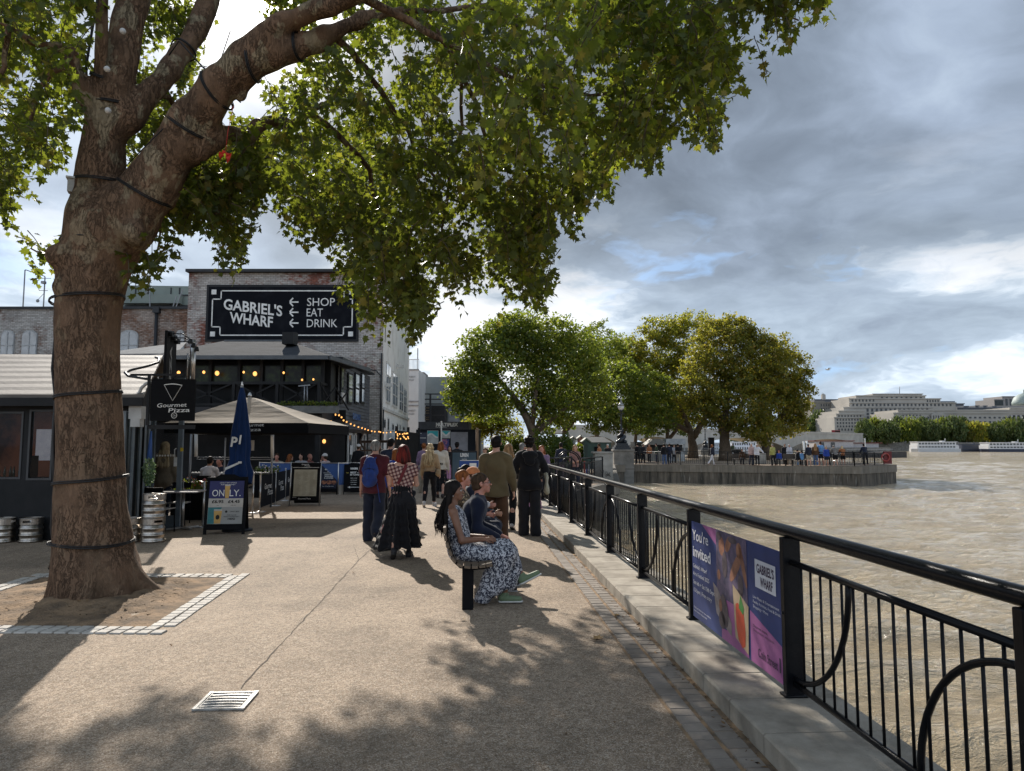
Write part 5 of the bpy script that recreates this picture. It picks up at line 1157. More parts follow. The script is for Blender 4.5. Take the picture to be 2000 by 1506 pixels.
# ---------------------------------------------------------------- kiosk on the left
Dk = 12.55; kx = X_(266, Dk); kz = 2.50
kk = thing('pizza_kiosk', 'black walled kiosk with pale ribbed pitched roof and picture windows, left behind the tree', 'kiosk', (kx, Dk, 0))
mb = WB(kk)
def hole_wall(mb, x0, x1, z0, z1, y, th, holes):
    xs = sorted({x0, x1}|{h for a in holes for h in a[:2]}); 
    for a, b_ in zip(xs[:-1], xs[1:]):
        hs = [h for h in holes if h[0] <= a+1e-6 and h[1] >= b_-1e-6]
        if hs: mb.bb(a, b_, y, y+th, z0, hs[0][2]); mb.bb(a, b_, y, y+th, hs[0][3], z1)
        else: mb.bb(a, b_, y, y+th, z0, z1)
h1 = (X_(-90, Dk), X_(48, Dk), zat(936, Dk), zat(804, Dk)); h2 = (X_(59, Dk), X_(108, Dk), zat(938, Dk), zat(800, Dk)); h3 = (X_(-260, Dk), X_(-110, Dk), zat(936, Dk), zat(804, Dk))
hole_wall(mb, -18, kx, 0, kz, Dk, .12, [h1, h2, h3]); mb.done('front_wall', MBT)
kbx = X_(292, Dk+4.4)
mb = WB(kk); mb.bb(-18, kbx, Dk+4.4, Dk+4.5, 0, kz); mb.bb(-18, -17.9, Dk+.12, Dk+4.4, 0, kz); mb.done('back_wall', MBT)
mb = WB(kk); mb.bb(-17.8, kx-.9, Dk+1.6, Dk+1.7, 0, kz-.1); mb.done('interior_wall', M('terracotta_wall', (.55, .19, .10), .7, col2=(.12, .05, .035), vs=1.4, lo=.45, hi=.6))
mb = WB(kk); mb.bb(X_(60, Dk+1), X_(100, Dk+1), Dk+1.2, Dk+1.25, zat(900, Dk+1), zat(838, Dk+1)); mb.done('menu_board', M('paper_glow', (.80, .80, .84), .6, col2=(.55, .58, .66), vs=6, emit=(.8, .8, .9, .12)))  # board paper emits a faint glow of its own, no lamp behind it
mb = WB(kk); mb.bb(X_(62, Dk+.8), X_(74, Dk+.8), Dk+.6, Dk+.9, 1.0, zat(890, Dk+.8)); mb.bb(-17, X_(105, Dk), Dk+.35, Dk+.8, 0.0, 1.06); mb.tube([(X_(61, Dk+.5), Dk+.5, 1.05), (X_(61, Dk+.5), Dk+.5, zat(872, Dk+.5))], .03); mb.done('counter', MBT)
mb = WB(kk)
for k in range(14): mb.lathe([(.022, 0), (.024, .1), (.01, .16), (.009, .2)], (X_(-80+9.5*k, Dk+.5), Dk+.5+.02*(k % 3), 1.06), 8)
mb.done('bottles', M('bottle_glass', (.05, .07, .04), .1, spec=.8)); kk.children[-1]['kind'] = 'stuff'
for h in (h1, h2, h3):
    f = WB(kk); w = .035
    f.bb(h[0], h[1], Dk-.015, Dk+.05, h[2], h[2]+w); f.bb(h[0], h[1], Dk-.015, Dk+.05, h[3]-w, h[3]); f.bb(h[0], h[0]+w, Dk-.0152, Dk+.0502, h[2]+w, h[3]-w); f.bb(h[1]-w, h[1], Dk-.0152, Dk+.0502, h[2]+w, h[3]-w); w_ = f.done('window', M('window_frame_dark', (.05, .052, .055), .4))
    if 'shop_glass' not in _mats:
        m, g, b = new_mat('shop_glass'); nt = m.node_tree; b.inputs['Base Color'].default_value = (.02, .02, .02, 1); b.inputs['Roughness'].default_value = .03
        b.inputs['Specular IOR Level'].default_value = .3; mx = g.n('ShaderNodeMixShader', {0: .72}); nt.links.new(b.outputs[0], mx.inputs[1]); nt.links.new(g.n('ShaderNodeBsdfTransparent').outputs[0], mx.inputs[2])
        out = [n for n in nt.nodes if n.type == 'OUTPUT_MATERIAL'][0]; nt.links.new(mx.outputs[0], out.inputs[0])
    q = WB(kk); q.bb(h[0]+w, h[1]-w, Dk+.015, Dk+.02, h[2]+w, h[3]-w); q.build('pane', _mats['shop_glass'], w_)
m, g, b = new_mat('ribbed_roof'); P = g.n('ShaderNodeTexCoord').outputs['Object']; s = g.n('ShaderNodeSeparateXYZ', {0: P}).outputs
wv = g.math('PINGPONG', g.math('ADD', g.math('MULTIPLY', s[1], 2.1), g.math('MULTIPLY', g.noise(P, 1.1, 3, .5), .12)), .5)
c = g.mix(g.ramp(g.noise(g.vm('MULTIPLY', P, (.5, 2.5, 2.5)), 2.4, 8, .65), [(.35, 0.0), (.65, 1.0)]), (.155, .135, .115), (.080, .068, .058))
c = g.mix(g.ramp(wv, [(.0, .75), (.07, 0.0)]), c, (.08, .065, .055)); lk(g, c, b.inputs['Base Color']); b.inputs['Roughness'].default_value = .75
lk(g, g.n('ShaderNodeBump', {'Strength': 1.0, 'Distance': .03, 'Height': g.math('ADD', wv, g.math('MULTIPLY', g.noise(P, 9, 5, .6), .3))}).outputs[0], b.inputs['Normal'])
ev = [Vector((-18.4, Dk-.35, zat(772, Dk-.35))), at(281, 770, Dk-.35), at(318, 694, Dk+3.3), Vector((-18.4, Dk+3.3, zat(688, Dk+3.3)))]
bk = [Vector((-18.4, Dk+5, kz)), Vector((kbx+.2, Dk+5, kz))]
mb = WB(kk); t = Vector((0, 0, -.06))
mb.add(ev+bk+[p+t for p in ev+bk], [(0, 1, 2, 3), (3, 2, 5, 4), (9, 8, 7, 6), (10, 11, 8, 9), (0, 6, 7, 1), (1, 7, 8, 2), (2, 8, 11, 5), (3, 9, 6, 0), (4, 10, 9, 3)]); mb.done('roof', m)
mb = WB(kk); mb.bar(ev[0]+Vector((0, -.02, -.13)), ev[1]+Vector((0, -.02, -.13)), .05, .14); mb.done('fascia', MBT)
mb = WB(kk)
def kxl(y): return kx+(kbx-kx)*(y-Dk)/4.4
G_ = [(Dk+.13, 0), (Dk+4.4, 0), (Dk+4.4, kz), (Dk+3.3, kz+.85), (Dk+.13, kz)]
mb.add([(kxl(y)-.12, y, z) for y, z in G_]+[(kxl(y), y, z) for y, z in G_], [(4, 3, 2, 1, 0), (5, 6, 7, 8, 9)]+[(i, (i+1) % 5, 5+(i+1) % 5, 5+i) for i in range(5)]); mb.done('gable_wall', MBT)
mb = WB(kk); mb.tube([at(x, y, D) for x, y, D in ((304, 698, 13.6), (311, 700, 13.5), (309, 708, 13.3), (285, 716, 13.0), (258, 722, 12.8), (244, 728, 12.6), (250, 734, 12.5), (275, 738, 12.4), (292, 741, 12.3))], .025, 7); mb.done('cable_loop', MLEAD)
mb = WB(kk); mb.tube([at(x, y, 12.3) for x, y in ((295, 746), (285, 750), (276, 758), (272, 768), (262, 772), (258, 790))], .03, 7); mb.box(at(268, 806, 12.35), (.22, .15, .22)); mb.box(at(268, 826, 12.35), (.16, .15, .14)); mb.done('wiring_box', M('box_lid', (.5, .5, .48)))
# glazed side of the kiosk with folded doors and the open door
MDF = M('blue_grey_frame', (.16, .19, .21), .4, col2=(.12, .14, .155), vs=4)
mb = WB(kk)
for px, D in ((234, 12.5), (243, 12.5), (258, 12.6), (272, 12.9), (281, 13.3), (289, 13.8)): p = at(px, 868, D-.12); mb.box((p.x, p.y, 1.12), (.05, .07, 2.24))
mb.done('folded_door_frames', MDF)
mb = WB(kk)
for px, D in ((238, 12.5), (250, 12.5), (265, 12.7), (277, 13.1)): p = at(px, 868, D-.09); mb.box((p.x, p.y, 1.12), (.08, .012, 2.1))
mb.done('folded_door_glass', MGL)
dr_ = thing('open_door', 'open blue grey framed glass door with dotted band and yellow sticker at the kiosk side', 'door', at(326, 1000, 14.3)[:2]+(0,))
xa, xc = X_(299, 14.3), X_(360, 14.3); zt = zat(738, 14.3)
mb = WB(dr_)
mb.bb(xa, xa+.07, 14.27, 14.33, 0, zt); mb.bb(xc-.09, xc, 14.27, 14.33, 0, zt); mb.bb(xa+.07, xc-.09, 14.271, 14.329, zt-.09, zt); mb.bb(xa+.07, xc-.09, 14.271, 14.329, 0, .25); mb.done('frame', MDF)
mb = WB(dr_); mb.bb(xa+.07, xc-.09, 14.295, 14.305, .25, zt-.09); mb.done('glass', _mats['shop_glass'])
for k in range(7): mb = WB(dr_); mb.ell((xa+.12+.055*k, 14.29, zat(890, 14.3)), (.018, .004, .018), 8, 5); mb.done('dot', MTXT)
mb = WB(dr_); mb.box(at(355, 878, 14.25), (.06, .004, .07)); mb.done('yellow_sticker', M('sticker_yellow', (.7, .5, .05)))
mb = WB(dr_); mb.box(at(343, 902, 14.28), (.07, .006, .18)); mb.tube([at(341, 893, 14.27), at(341, 878, 14.27), at(344, 876, 14.27)], .01, 5); mb.done('notice', MTXT)
mb = WB(dr_); mb.tube([at(358, 940, 14.25), at(358, 1000, 14.25)], .012, 6); mb.done('handle', M('galvanised', (.25, .26, .27)))
# ================================================================ CAFE FURNITURE, SIGNS, KEGS
MST = M('brushed_steel', (.46, .42, .37), .32, 1.0, col2=(.24, .21, .18), vs=7, stretch=(1, 1, .6), bump=.001, bs=60, lo=.35, hi=.7)
MCHR = M('satin_chrome', (.62, .60, .57), .28, .9, col2=(.4, .38, .36), vs=5)
def keg():
    r = thing('beer_keg', 'keg', 'keg'); R0 = .195
    prof = [(R0-.01, 0), (R0, .01), (R0, .035), (R0-.012, .045), (R0-.012, .10), (R0-.004, .11), (R0+.004, .125), (R0-.004, .14), (R0-.012, .15), (R0-.012, .21), (R0-.004, .22), (R0+.004, .235), (R0-.004, .25), (R0-.012, .26), (R0-.02, .30), (R0-.05, .325), (.04, .335)]
    mb = MB(); mb.lathe(prof, n=32); mb.build('barrel', MST, r)
    mb = MB(); n = 32; vs = []; fs = []; z0, z1 = .30, .40          # top rim with hand holes
    for k in range(n):
        t0, t1 = 2*math.pi*k/n, 2*math.pi*(k+1)/n; hole = k % 16 in (3, 4, 5, 6)
        for (za, zb_) in (((z0, .335), (.375, z1)) if hole else ((z0, z1),)):
            for rr in (R0-.006, R0-.014): mb.add([(rr*math.cos(t), rr*math.sin(t), z) for t, z in ((t0, za), (t1, za), (t1, zb_), (t0, zb_))], [(0, 1, 2, 3)], True)
    mb.build('rim', MST, r)
    mb = MB(); mb.lathe([(R0-.016, .395), (R0-.002, .395), (R0+.001, .402), (R0-.002, .409), (R0-.016, .409)], n=32); mb.X = Matrix.Identity(4)
    mb2 = MB(); mb2.tube([((R0-.008)*math.cos(t), (R0-.008)*math.sin(t), .403) for t in np.linspace(0, 2*math.pi, 33)], .008, 8, False); mb2.build('rolled_lip', MST, r)
    mb = MB(); mb.lathe([(.035, .33), (.035, .36), (.02, .365)], n=14); mb.build('valve', MCHR, r)
    return r
kg = keg(); KP = [(20, 1062, 0, 1.0, 'low steel keg at the left edge of the photo, by the kiosk wall'), (74, 1054, 0, .96, 'second steel keg from the left, with hand hole facing out, beside the trunk'), (265, 1050, 0, .96, 'short steel keg just right of the trunk, next to the stacked pair'), (309, 1048, 0, 1.0, 'bottom steel keg of the stacked pair'), (309, 1048, .41, 1.0, 'top steel keg of the stacked pair, open rim up')]
for i, (px, py, z, s_, lab) in enumerate(KP):
    o = kg if i == 0 else copy_tree(kg); D = min(gp(px, py).y+.19, 12.33); o.location = (X_(px, D), D, z); o.rotation_euler = (0, 0, (2.2, 3.9, .4, 1.5, .9)[i]); o.scale = (s_*.96, s_*.96, 1.0); tag(o, lab, 'keg', 'steel beer kegs by the kiosk')

# hanging square sign on a bracket
Ds = 12.0; hs = thing('hanging_sign', 'square black hanging sign with pizza slice outline and handwritten white name, on a bracket', 'sign', at(338, 780, Ds)[:])
MSK = M('sign_panel_black', (.006, .006, .007), .7, spec=.1)
x0, x1, z1, z0 = at(295, 780, Ds).x, at(381, 780, Ds).x, zat(741, Ds), zat(822, Ds)
mb = WB(hs); mb.bb(x0, x1, Ds-.02, Ds+.02, z0, z1); mb.done('panel', MSK)
mb = WB(hs); mb.bb(at(288, 0, Ds).x-.0, at(384, 0, Ds).x, Ds-.02, Ds+.02, zat(734, Ds), zat(730, Ds)); xx = X_(289, Ds); mb.bb(xx-.02, xx+.02, Ds-.021, Ds+.021, zat(831, Ds), zat(731, Ds)); mb.bb(xx, x1, Ds+.02, Ds+.05, zat(838, Ds), zat(830, Ds)); mb.done('bracket', MBT)
mb = WB(hs)
for px in (309, 372): mb.tube([at(px, 734, Ds), at(px, 742, Ds)], .008, 5)
mb.done('hanger', MCHR)
mb = WB(hs); yy = Ds-.024
tri = [at(322, 752, Ds), at(357, 753, Ds), at(338.5, 783, Ds)]
top = [tri[0].lerp(tri[1], t)+Vector((0, 0, .02*math.sin(math.pi*t))) for t in np.linspace(0, 1, 7)]
ring = top+[tri[2]]
for a, b_ in zip(ring, ring[1:]+ring[:1]): mb.bar((a.x, yy, a.z), (b_.x, yy, b_.z), .004, .014, up=(0, 0, 1)) if abs((b_-a).normalized().z) < .5 else mb.bar((a.x, yy, a.z), (b_.x, yy, b_.z), .004, .014, up=(0, 1, 0)) 
mb.done('slice_outline', MTXT)
mb = WB(hs); p = at(335, 795, Ds-.03); mb.text("Gourmet", .098, p, (1, 0, .03), (0.12, 0, 1), .50, .004); mb.done('lettering', MTXT)
mb = WB(hs); p = at(349, 805, Ds-.03); mb.text("Pizza", .10, p, (1, 0, .03), (0.12, 0, 1), .36, .004); mb.done('lettering', MTXT)
mb = WB(hs); c = at(340, 811.5, Ds-.03); mb.tube([(c.x+.045*math.cos(t), c.y, c.z+.045*math.sin(t)) for t in np.linspace(0, 2*math.pi, 21)], .005, 5, False); mb.text("Co", .05, c+Vector((0, 0, -.015)), (1, 0, 0), (0, 0, 1), .05); mb.done('roundel', MTXT)
# tall blade sign with lamps and flue
bs_ = thing('blade_sign', 'tall black blade sign seen edge on above the kiosk roof with three swan neck lamps', 'sign', at(335, 700, 13.2)[:])
mb = WB(bs_); a = at(325, 700, 13.2); b_ = at(344, 700, 14.4); zt, zl = zat(645, 13.2), zat(745, 13.2)
mb.add([(a.x, a.y, zl), (b_.x, b_.y, zl), (b_.x, b_.y, zat(665, 14.4)), (a.x, a.y, zt), (a.x-.05, a.y, zl), (b_.x-.05, b_.y, zl), (b_.x-.05, b_.y, zat(665, 14.4)), (a.x-.05, a.y, zt)], [(0, 1, 2, 3), (7, 6, 5, 4), (0, 3, 7, 4), (1, 5, 6, 2), (3, 2, 6, 7), (0, 4, 5, 1)]); mb.done('panel', MSK)
mb = WB(bs_); d = (b_-a); d.z = 0; d.normalize(); m_ = a.lerp(b_, .5)
mb.text("PIZZA", .34, (m_.x+.01, m_.y-.01, zat(728, 13.8)), (0, 0, 1), (-d.x, -d.y, 0), 1.0, .03); mb.done('lettering', M('ghost_white', (.42, .42, .42), .6))
for k, (x, y) in enumerate(((334, 652), (340, 660), (346, 667))):
    mb = WB(bs_); D = 13.4+k*.3; mb.tube([at(x, y, D), at(x+22, y, D), at(x+34, y+7, D), at(x+37, y+12, D)], .012, 6); mb.box(at(x, y, D), (.09, .09, .10)); p = at(x+38, y+14, D); mb.lathe([(.02, .05), (.035, .03), (.05, -.04), (.045, -.05)], p, 10); mb.done('swan_neck_lamp', MLEAD)
fl_ = thing('metal_flue', 'shiny straight metal flue pipe rising behind the hanging pizza sign', 'pipe', at(375, 735, 14.0)[:]); mb = WB(fl_); p = at(375, 735, 14.0); mb.tube([(p.x, p.y, zat(742, 14)), (p.x, p.y, zat(664, 14))], .055, 12); mb.tube([(p.x-.1, p.y, zat(742, 14)), (p.x-.1, p.y, zat(690, 14))], .015, 6); mb.done('pipe', MCHR)

# cream parasol with black valance
pz = thing('cream_parasol', 'large square cream parasol with black valance over the cafe tables', 'parasol', (X_(487, 17.4), 17.4, 0))
ze_, zv, za = zat(826, 16.0), zat(846, 16.0), zat(774, 17.4); xa, xc = X_(322, 16.0), X_(603, 16.0); ya, yb = 16.0, 18.9
m, g, b = new_mat('cream_canvas'); P = g.n('ShaderNodeTexCoord').outputs['Object']; b.inputs['Roughness'].default_value = .9
lk(g, g.mix(g.noise(P, 3, 4, .5), (.50, .44, .36), (.42, .37, .30)), b.inputs['Base Color'])
sz = g.n('ShaderNodeSeparateXYZ', {0: P}).outputs; lk(g, g.n('ShaderNodeBump', {'Strength': 1.0, 'Distance': .03, 'Height': g.noise(g.vm('MULTIPLY', P, (.7, .7, 5.5)), 2.0, 3, .5)}).outputs[0], b.inputs['Normal'])
nt = m.node_tree; out = [n for n in nt.nodes if n.type == 'OUTPUT_MATERIAL'][0]; mx = g.n('ShaderNodeMixShader', {0: .45}); nt.links.new(b.outputs[0], mx.inputs[1]); nt.links.new(g.n('ShaderNodeBsdfTranslucent', {'Color': (.62, .53, .42, 1)}).outputs[0], mx.inputs[2]); nt.links.new(mx.outputs[0], out.inputs[0])
ap = Vector((X_(487, 17.4), 17.4, za)); cs = [Vector((xa, ya, ze_)), Vector((xc, ya, ze_)), Vector((xc+.25, yb, ze_)), Vector((xa, yb, ze_))]
V = []; Fq = []; n = 12
for s_ in range(4):
    a, b_ = cs[s_], cs[(s_+1) % 4]; base = len(V)
    for j in range(n+1):
        for i in range(n+1):
            e = a.lerp(b_, i/n); p = ap.lerp(e, .06+.94*j/n); sag = .13*math.sin(math.pi*i/n)*(j/n)*math.sin(math.pi*min(j/n, .96)); V.append(p-Vector((0, 0, sag+.0))-pz.location)
    for j in range(n):
        for i in range(n): q = base+j*(n+1)+i; Fq.append((q, q+n+1, q+n+2, q+1))
link('canopy', mesh_np('canopy', V, Fq, [m]), pz)
mb = WB(pz); cs2 = [c+Vector((0, 0, .005)) for c in cs]
for s_ in range(4):
    a, b_ = cs[s_], cs[(s_+1) % 4]; k = 10
    for i in range(k):
        p, q = a.lerp(b_, i/k), a.lerp(b_, (i+1)/k); w1, w2 = .02*math.sin(i*2.2), .02*math.sin(i*2.2+2.2)
        mb.add([p, q, q+Vector((0, w2, zv-ze_)), p+Vector((0, w1, zv-ze_))], [(0, 1, 2, 3)])
mb.done('valance', MSK)
mb = WB(pz); mb.tube([(ap.x, ap.y, 0), (ap.x, ap.y, za+.04)], .035, 10); mb.lathe([(.0, .10), (.03, .08), (.05, .02), (.05, 0)], ap, 10); mb.done('pole', MCHR)
mb = WB(pz)
for c in cs: mb.bar(ap-Vector((0, 0, .08)), c-Vector((0, 0, .04)), .03)
mb.done('ribs', MLEAD)
mb = WB(pz); p = at(493, 833, 15.97); mb.text("Gourmet", .095, p, (1, 0, .03), (.1, 0, 1), .5, .003); p = at(488, 842, 15.97); mb.text("Pizza", .10, p+Vector((.06, 0, 0)), (1, 0, .03), (.1, 0, 1), .36, .003); mb.done('lettering', MTXT)

# folded blue parasol
Db = 13.9; c0 = at(469, 868, Db); bp = thing('folded_parasol', 'tall closed royal blue parasol strapped shut behind the beer price board', 'parasol', (c0.x, c0.y, 0))
zt, zl = zat(757, Db), zat(945, Db); V = []; Fq = []; n = 40; rows = [(0, .03), (.06, .06), (.2, .095), (.45, .15), (.62, .175), (.74, .165), (.80, .185), (.88, .24), (.97, .235), (1, .22)]
m = M('royal_blue_canvas', (.008, .028, .10), .8, col2=(.005, .018, .065), vs=2, sheen=.1, spec=.15)
for (t, r) in rows:
    for k in range(n): a = 2*math.pi*k/n; rr = r*(1+.22*math.sin(8*a+t*2.2)*min(1, t*3)+.08*math.sin(3*a+t*4)); V.append((rr*math.cos(a), rr*math.sin(a)*.85, zt+(zl-zt)*t-.03*math.sin(5*a)*(t > .95)))
for j in range(len(rows)-1):
    for k in range(n): a = j*n+k; b_ = j*n+(k+1) % n; Fq.append((a, a+n, b_+n, b_))
link('canopy', mesh_np('canopy', V, Fq, [m]), bp)
mb = MB(); mb.tube([(0, 0, 0), (0, 0, zt+.05)], .025, 10); mb.lathe([(.015, 0), (.03, .03), (.012, .06), (.02, .075), (.0, .11)], (0, 0, zt+.02), 12); mb.build('pole', MCHR, bp)
mb = MB(); mb.lathe([(.28, 0), (.28, .04), (.06, .07), (.04, .3)], (0, 0, 0), 20); mb.build('base', MLEAD, bp)
mb = MB(); zs = zat(908, Db); mb.add([(-.21, -.17, zs-.10), (.06, -.20, zs+.02), (.06, -.20, zs+.06), (-.21, -.17, zs-.05)], [(0, 1, 2, 3)]); mb.box((.08, -.19, zs+.05), (.05, .05, .04)); mb.box((.16, -.14, zat(938, Db)), (.03, .01, .10), .3, ry=.3); mb.build('strap', MTXT, bp)
mb = MB(); mb.text("P", .26, (-.055, -.205, zat(872, Db)), (1, 0, -.05), (.12, 0, 1), .12, .03); mb.text("I", .24, (.065, -.20, zat(867, Db)), (1, 0, 0), (.12, 0, 1), .035, .03); mb.build('lettering', MTXT, bp)

# boards
def aboard(name, label, px, py, w, h, tilt, rz, frame_w=.05, sheet=None, front_only=False, handle=True, cat='board'):
    p = gp(px, py); r = thing(name, label, cat, (p.x, p.y, 0), rz); t = math.radians(tilt)
    face = Matrix.Rotation(-t, 4, 'X')            # leans back
    mb = MB(); mb.X = Matrix.Translation((0, 0, 0)) @ face
    for sx in (-1, 1): mb.box((sx*(w/2-frame_w/2), 0, h/2), (frame_w, .03, h))
    mb.box((0, .001, h-frame_w/2), (w-2*frame_w, .028, frame_w)); mb.box((0, .001, .13), (w-2*frame_w, .028, .09))
    mb.box((0, .014, h*.55), (w-frame_w*1.5, .006, h-.2)); mb.build('front_frame', MSK, r, bevel=.004)
    mb = MB(); top = face @ Vector((0, .02, h)); mb.X = Matrix.Translation((0, 2*top.y+.02, 0)) @ Matrix.Rotation(t, 4, 'X'); mb.box((0, 0, h/2+.03), (w*.94, .02, h-.06)); mb.build('back_panel', MSK, r)
    if handle: mb = MB(); mb.X = face; mb.prism([(-w*.30, h-.002), (w*.30, h-.002), (w*.16, h+.05), (-w*.16, h+.05)], -.015, .015, 'y'); mb.build('handle', MSK, r)
    return r, face
def sheet(r, face, name, x0, x1, z0, z1, mat, y=-.020):
    mb = MB(); mb.X = face; mb.bb(x0, x1, y-.002, y, z0, z1); return mb.build(name, mat, r)
def btext(r, face, items, mat, y=-.026, name='lettering'):
    mb = MB(); mb.X = face
    for (t, x, z, s_, w, bold) in items: mb.text(t, s_*1.4, (x, y, z), (1, 0, 0), (0, 0, 1), w, bold)
    return mb.build(name, mat, r)
MNV = M('poster_blue', (.022, .024, .11), .5, spec=.3); MCRM = M('poster_cream', (.46, .43, .38), .6, col2=(.38, .35, .31), vs=5); MINK = M('ink_black', (.015, .015, .015), .7); MAMB = M('beer_amber', (.52, .33, .09), .4, col2=(.40, .22, .05), vs=6); MTEAL = M('teal_patch', (.025, .13, .14), .5, col2=(.035, .19, .20), vs=8)
r, fc = aboard('price_board', 'black A board with ONLY beer price poster in purple, cream and teal', 437, 1044, .74, 1.06, 9, R(7), .055)
sheet(r, fc, 'poster_top', -.31, .31, .66, .985, MNV); sheet(r, fc, 'poster_middle', -.31, .31, .50, .66, MCRM, -.0203); sheet(r, fc, 'poster_bottom', -.31, .31, .19, .50, M('poster_grey', (.26, .26, .24), .6, col2=(.28, .28, .27), vs=5), -.0201)
mb = MB(); mb.X = fc; mb.add([(-.305, -.0235, .195), (-.19, -.0235, .195), (-.17, -.0235, .30), (-.10, -.0235, .42), (-.06, -.0235, .495), (-.305, -.0235, .495)], [tuple(range(6))]); mb.build('teal_shape', MTEAL, r)
btext(r, fc, [("ON", -.145, .70, .125, .215, .0), ("LY.", .155, .70, .125, .20, .0)], MTXT, name='headline')
btext(r, fc, [("LOVELY PINT & POUR", .02, .94, .022, .30, 0), ("FOR HIS MONEY", .02, .905, .022, .26, 0)], MTXT, name='strapline')
btext(r, fc, [("£6.95", -.145, .575, .055, .21, .03), ("£4.45", .145, .575, .055, .21, .03), ("pint", -.14, .525, .018, .04, 0), ("half pint", .14, .525, .018, .09, 0)], MINK, name='prices')
btext(r, fc, [("CRAFT BEER", .17, .405, .022, .17, .01), ("SERVED COLD AND", .12, .345, .016, .17, .01), ("FRESHLY POURED DAILY", .12, .315, .018, .28, .01), ("HERE", .12, .265, .035, .13, .03)], MINK, name='small_print')
mb = MB(); mb.X = fc; mb.add([(-.02, -.024, .665), (.045, -.024, .665), (.062, -.024, .89), (-.035, -.024, .89)], [(0, 1, 2, 3)]); mb.build('tall_glass', MAMB, r)
mb = MB(); mb.X = fc; mb.add([(-.035, -.0245, .89), (.062, -.0245, .89), (.065, -.0245, .915), (-.038, -.0245, .915)], [(0, 1, 2, 3)]); mb.add([(-.20, -.0245, .43), (-.055, -.0245, .43), (-.055, -.0245, .46), (-.20, -.0245, .46)], [(0, 1, 2, 3)]); mb.build('foam', MCRM, r)
mb = MB(); mb.X = fc; mb.add([(-.185, -.024, .20), (-.075, -.024, .20), (-.055, -.024, .43), (-.20, -.024, .43)], [(0, 1, 2, 3)]); mb.build('pint_glass', MAMB, r)
mb = MB(); mb.X = fc; mb.add([(-.128+.036*math.cos(t), -.0245, .315+.045*math.sin(t)) for t in np.linspace(0, 6.0, 12)], [tuple(range(12))]); mb.add([(.02+.022*math.cos(t), -.0245, .415+.022*math.sin(t)) for t in np.linspace(0, 6.0, 12)], [tuple(range(12))]); mb.build('badge', MINK, r)
# menu stand
p = gp(594, 988); ms = thing('menu_stand', 'black framed menu stand with parchment menu, in front of the blue windbreak', 'menu stand', (p.x, p.y, 0), R(3)); fc = Matrix.Rotation(-R(8), 4, 'X')
w, h = .80, 1.18
mb = MB(); mb.X = fc
for sx in (-1, 1): mb.tube([(sx*(w/2), 0, 0), (sx*(w/2), 0, h)], .016, 8)
mb.build('side_tube', MCHR, ms)
mb = MB(); mb.X = fc; mb.box((0, 0, h*.54), (w-.04, .03, h*.84)); mb.box((0, -.002, h-.06), (w, .05, .09)); mb.build('panel', MSK, ms); sheet(ms, fc, 'menu_sheet', -.31, .31, .26, .98, M('parchment', (.40, .37, .28), .7, col2=(.30, .275, .20), vs=4), -.018)
mb = MB(); mb.X = fc; mb.box((0, -.03, 1.035), (w-.08, .004, .018)); mb.build('highlight_strip', MCHR, ms)
btext(ms, fc, [("Gourmet", -.02, 1.105, .035, .2, .01), ("Pizza", .03, 1.065, .035, .14, .01)], MTXT, -.031); btext(ms, fc, [("Gourmet Pizza", 0, .175, .035, .34, 0), ("menu", -.27, .225, .02, .1, 0)], MTXT, -.022, 'foot_lettering')
ln = MB(); ln.X = fc
for cxx in (-.2, 0, .2):
    for k in range(22): zz = .30+.029*k; ln.bb(cxx-.075, cxx+random.uniform(.0, .075), -.0225, -.0215, zz, zz+.005)
ln.build('menu_lines', M('menu_ink', (.16, .14, .10), .8), ms)
mb = MB(); mb.X = Matrix.Translation((0, .38, 0)) @ Matrix.Rotation(R(9), 4, 'X'); mb.box((0, 0, h*.5), (w*.9, .02, h*.92)); mb.build('back_leg', MSK, ms)
# two distant boards
r, fc = aboard('burger_board', 'dark A board with printed burgers and white lettering, right of the menu stand', 640, 966, .66, 1.0, 8, R(-8), .035); sheet(r, fc, 'poster', -.29, .29, .20, .96, M('poster_navy_black', (.012, .014, .03), .6))
btext(r, fc, [("JUICY", 0, .88, .03, .2, .02), ("BURGERS", 0, .81, .045, .30, .03), ("SERVED", 0, .755, .02, .15, .01), ("WITH OUR FAMOUS FRIES", 0, .705, .022, .42, .01), ("FRESHLY", 0, .65, .03, .30, .02), ("GRILLED", 0, .59, .035, .30, .03), ("& LOADED", 0, .53, .035, .32, .03), ("ALL DAY EVERY DAY", 0, .26, .02, .40, .01)], MTXT)
for x in (-.16, .02, .19):
    mb = MB(); mb.X = fc; mb.add([(x+.095*math.cos(t), -.024, .40+.065*math.sin(t)) for t in np.linspace(0, 6.1, 14)], [tuple(range(14))]); mb.build('burger_print', M('burger_brown', (.32, .13, .07), .6, col2=(.08, .03, .02), vs=14, lo=.45, hi=.55), r)
r, fc = aboard('coffee_board', 'black A board reading BEST IN TOWN with white arrow, behind the backpack walker', 690, 966, .66, 1.0, 6, R(2), .02); sheet(r, fc, 'poster', -.31, .31, .18, .98, MSK)
btext(r, fc, [("BURGERS", 0, .83, .06, .24, .05), ("BEST", -.02, .70, .055, .2, .03), ("TOASTIES", .19, .705, .025, .18, .02), ("IN TOWN!", .03, .625, .055, .30, .03), ("FRESH COFFEE", 0, .53, .02, .22, .02), ("HOT SNACKS", 0, .46, .02, .20, .02), ("SANDWICHES", 0, .39, .02, .20, .02), ("ICE CREAM", 0, .32, .02, .18, .02)], MTXT)
btext(r, fc, [("THE", -.22, .70, .03, .08, .03)], M('yellow_ink', (.5, .4, .08)), name='the_word')
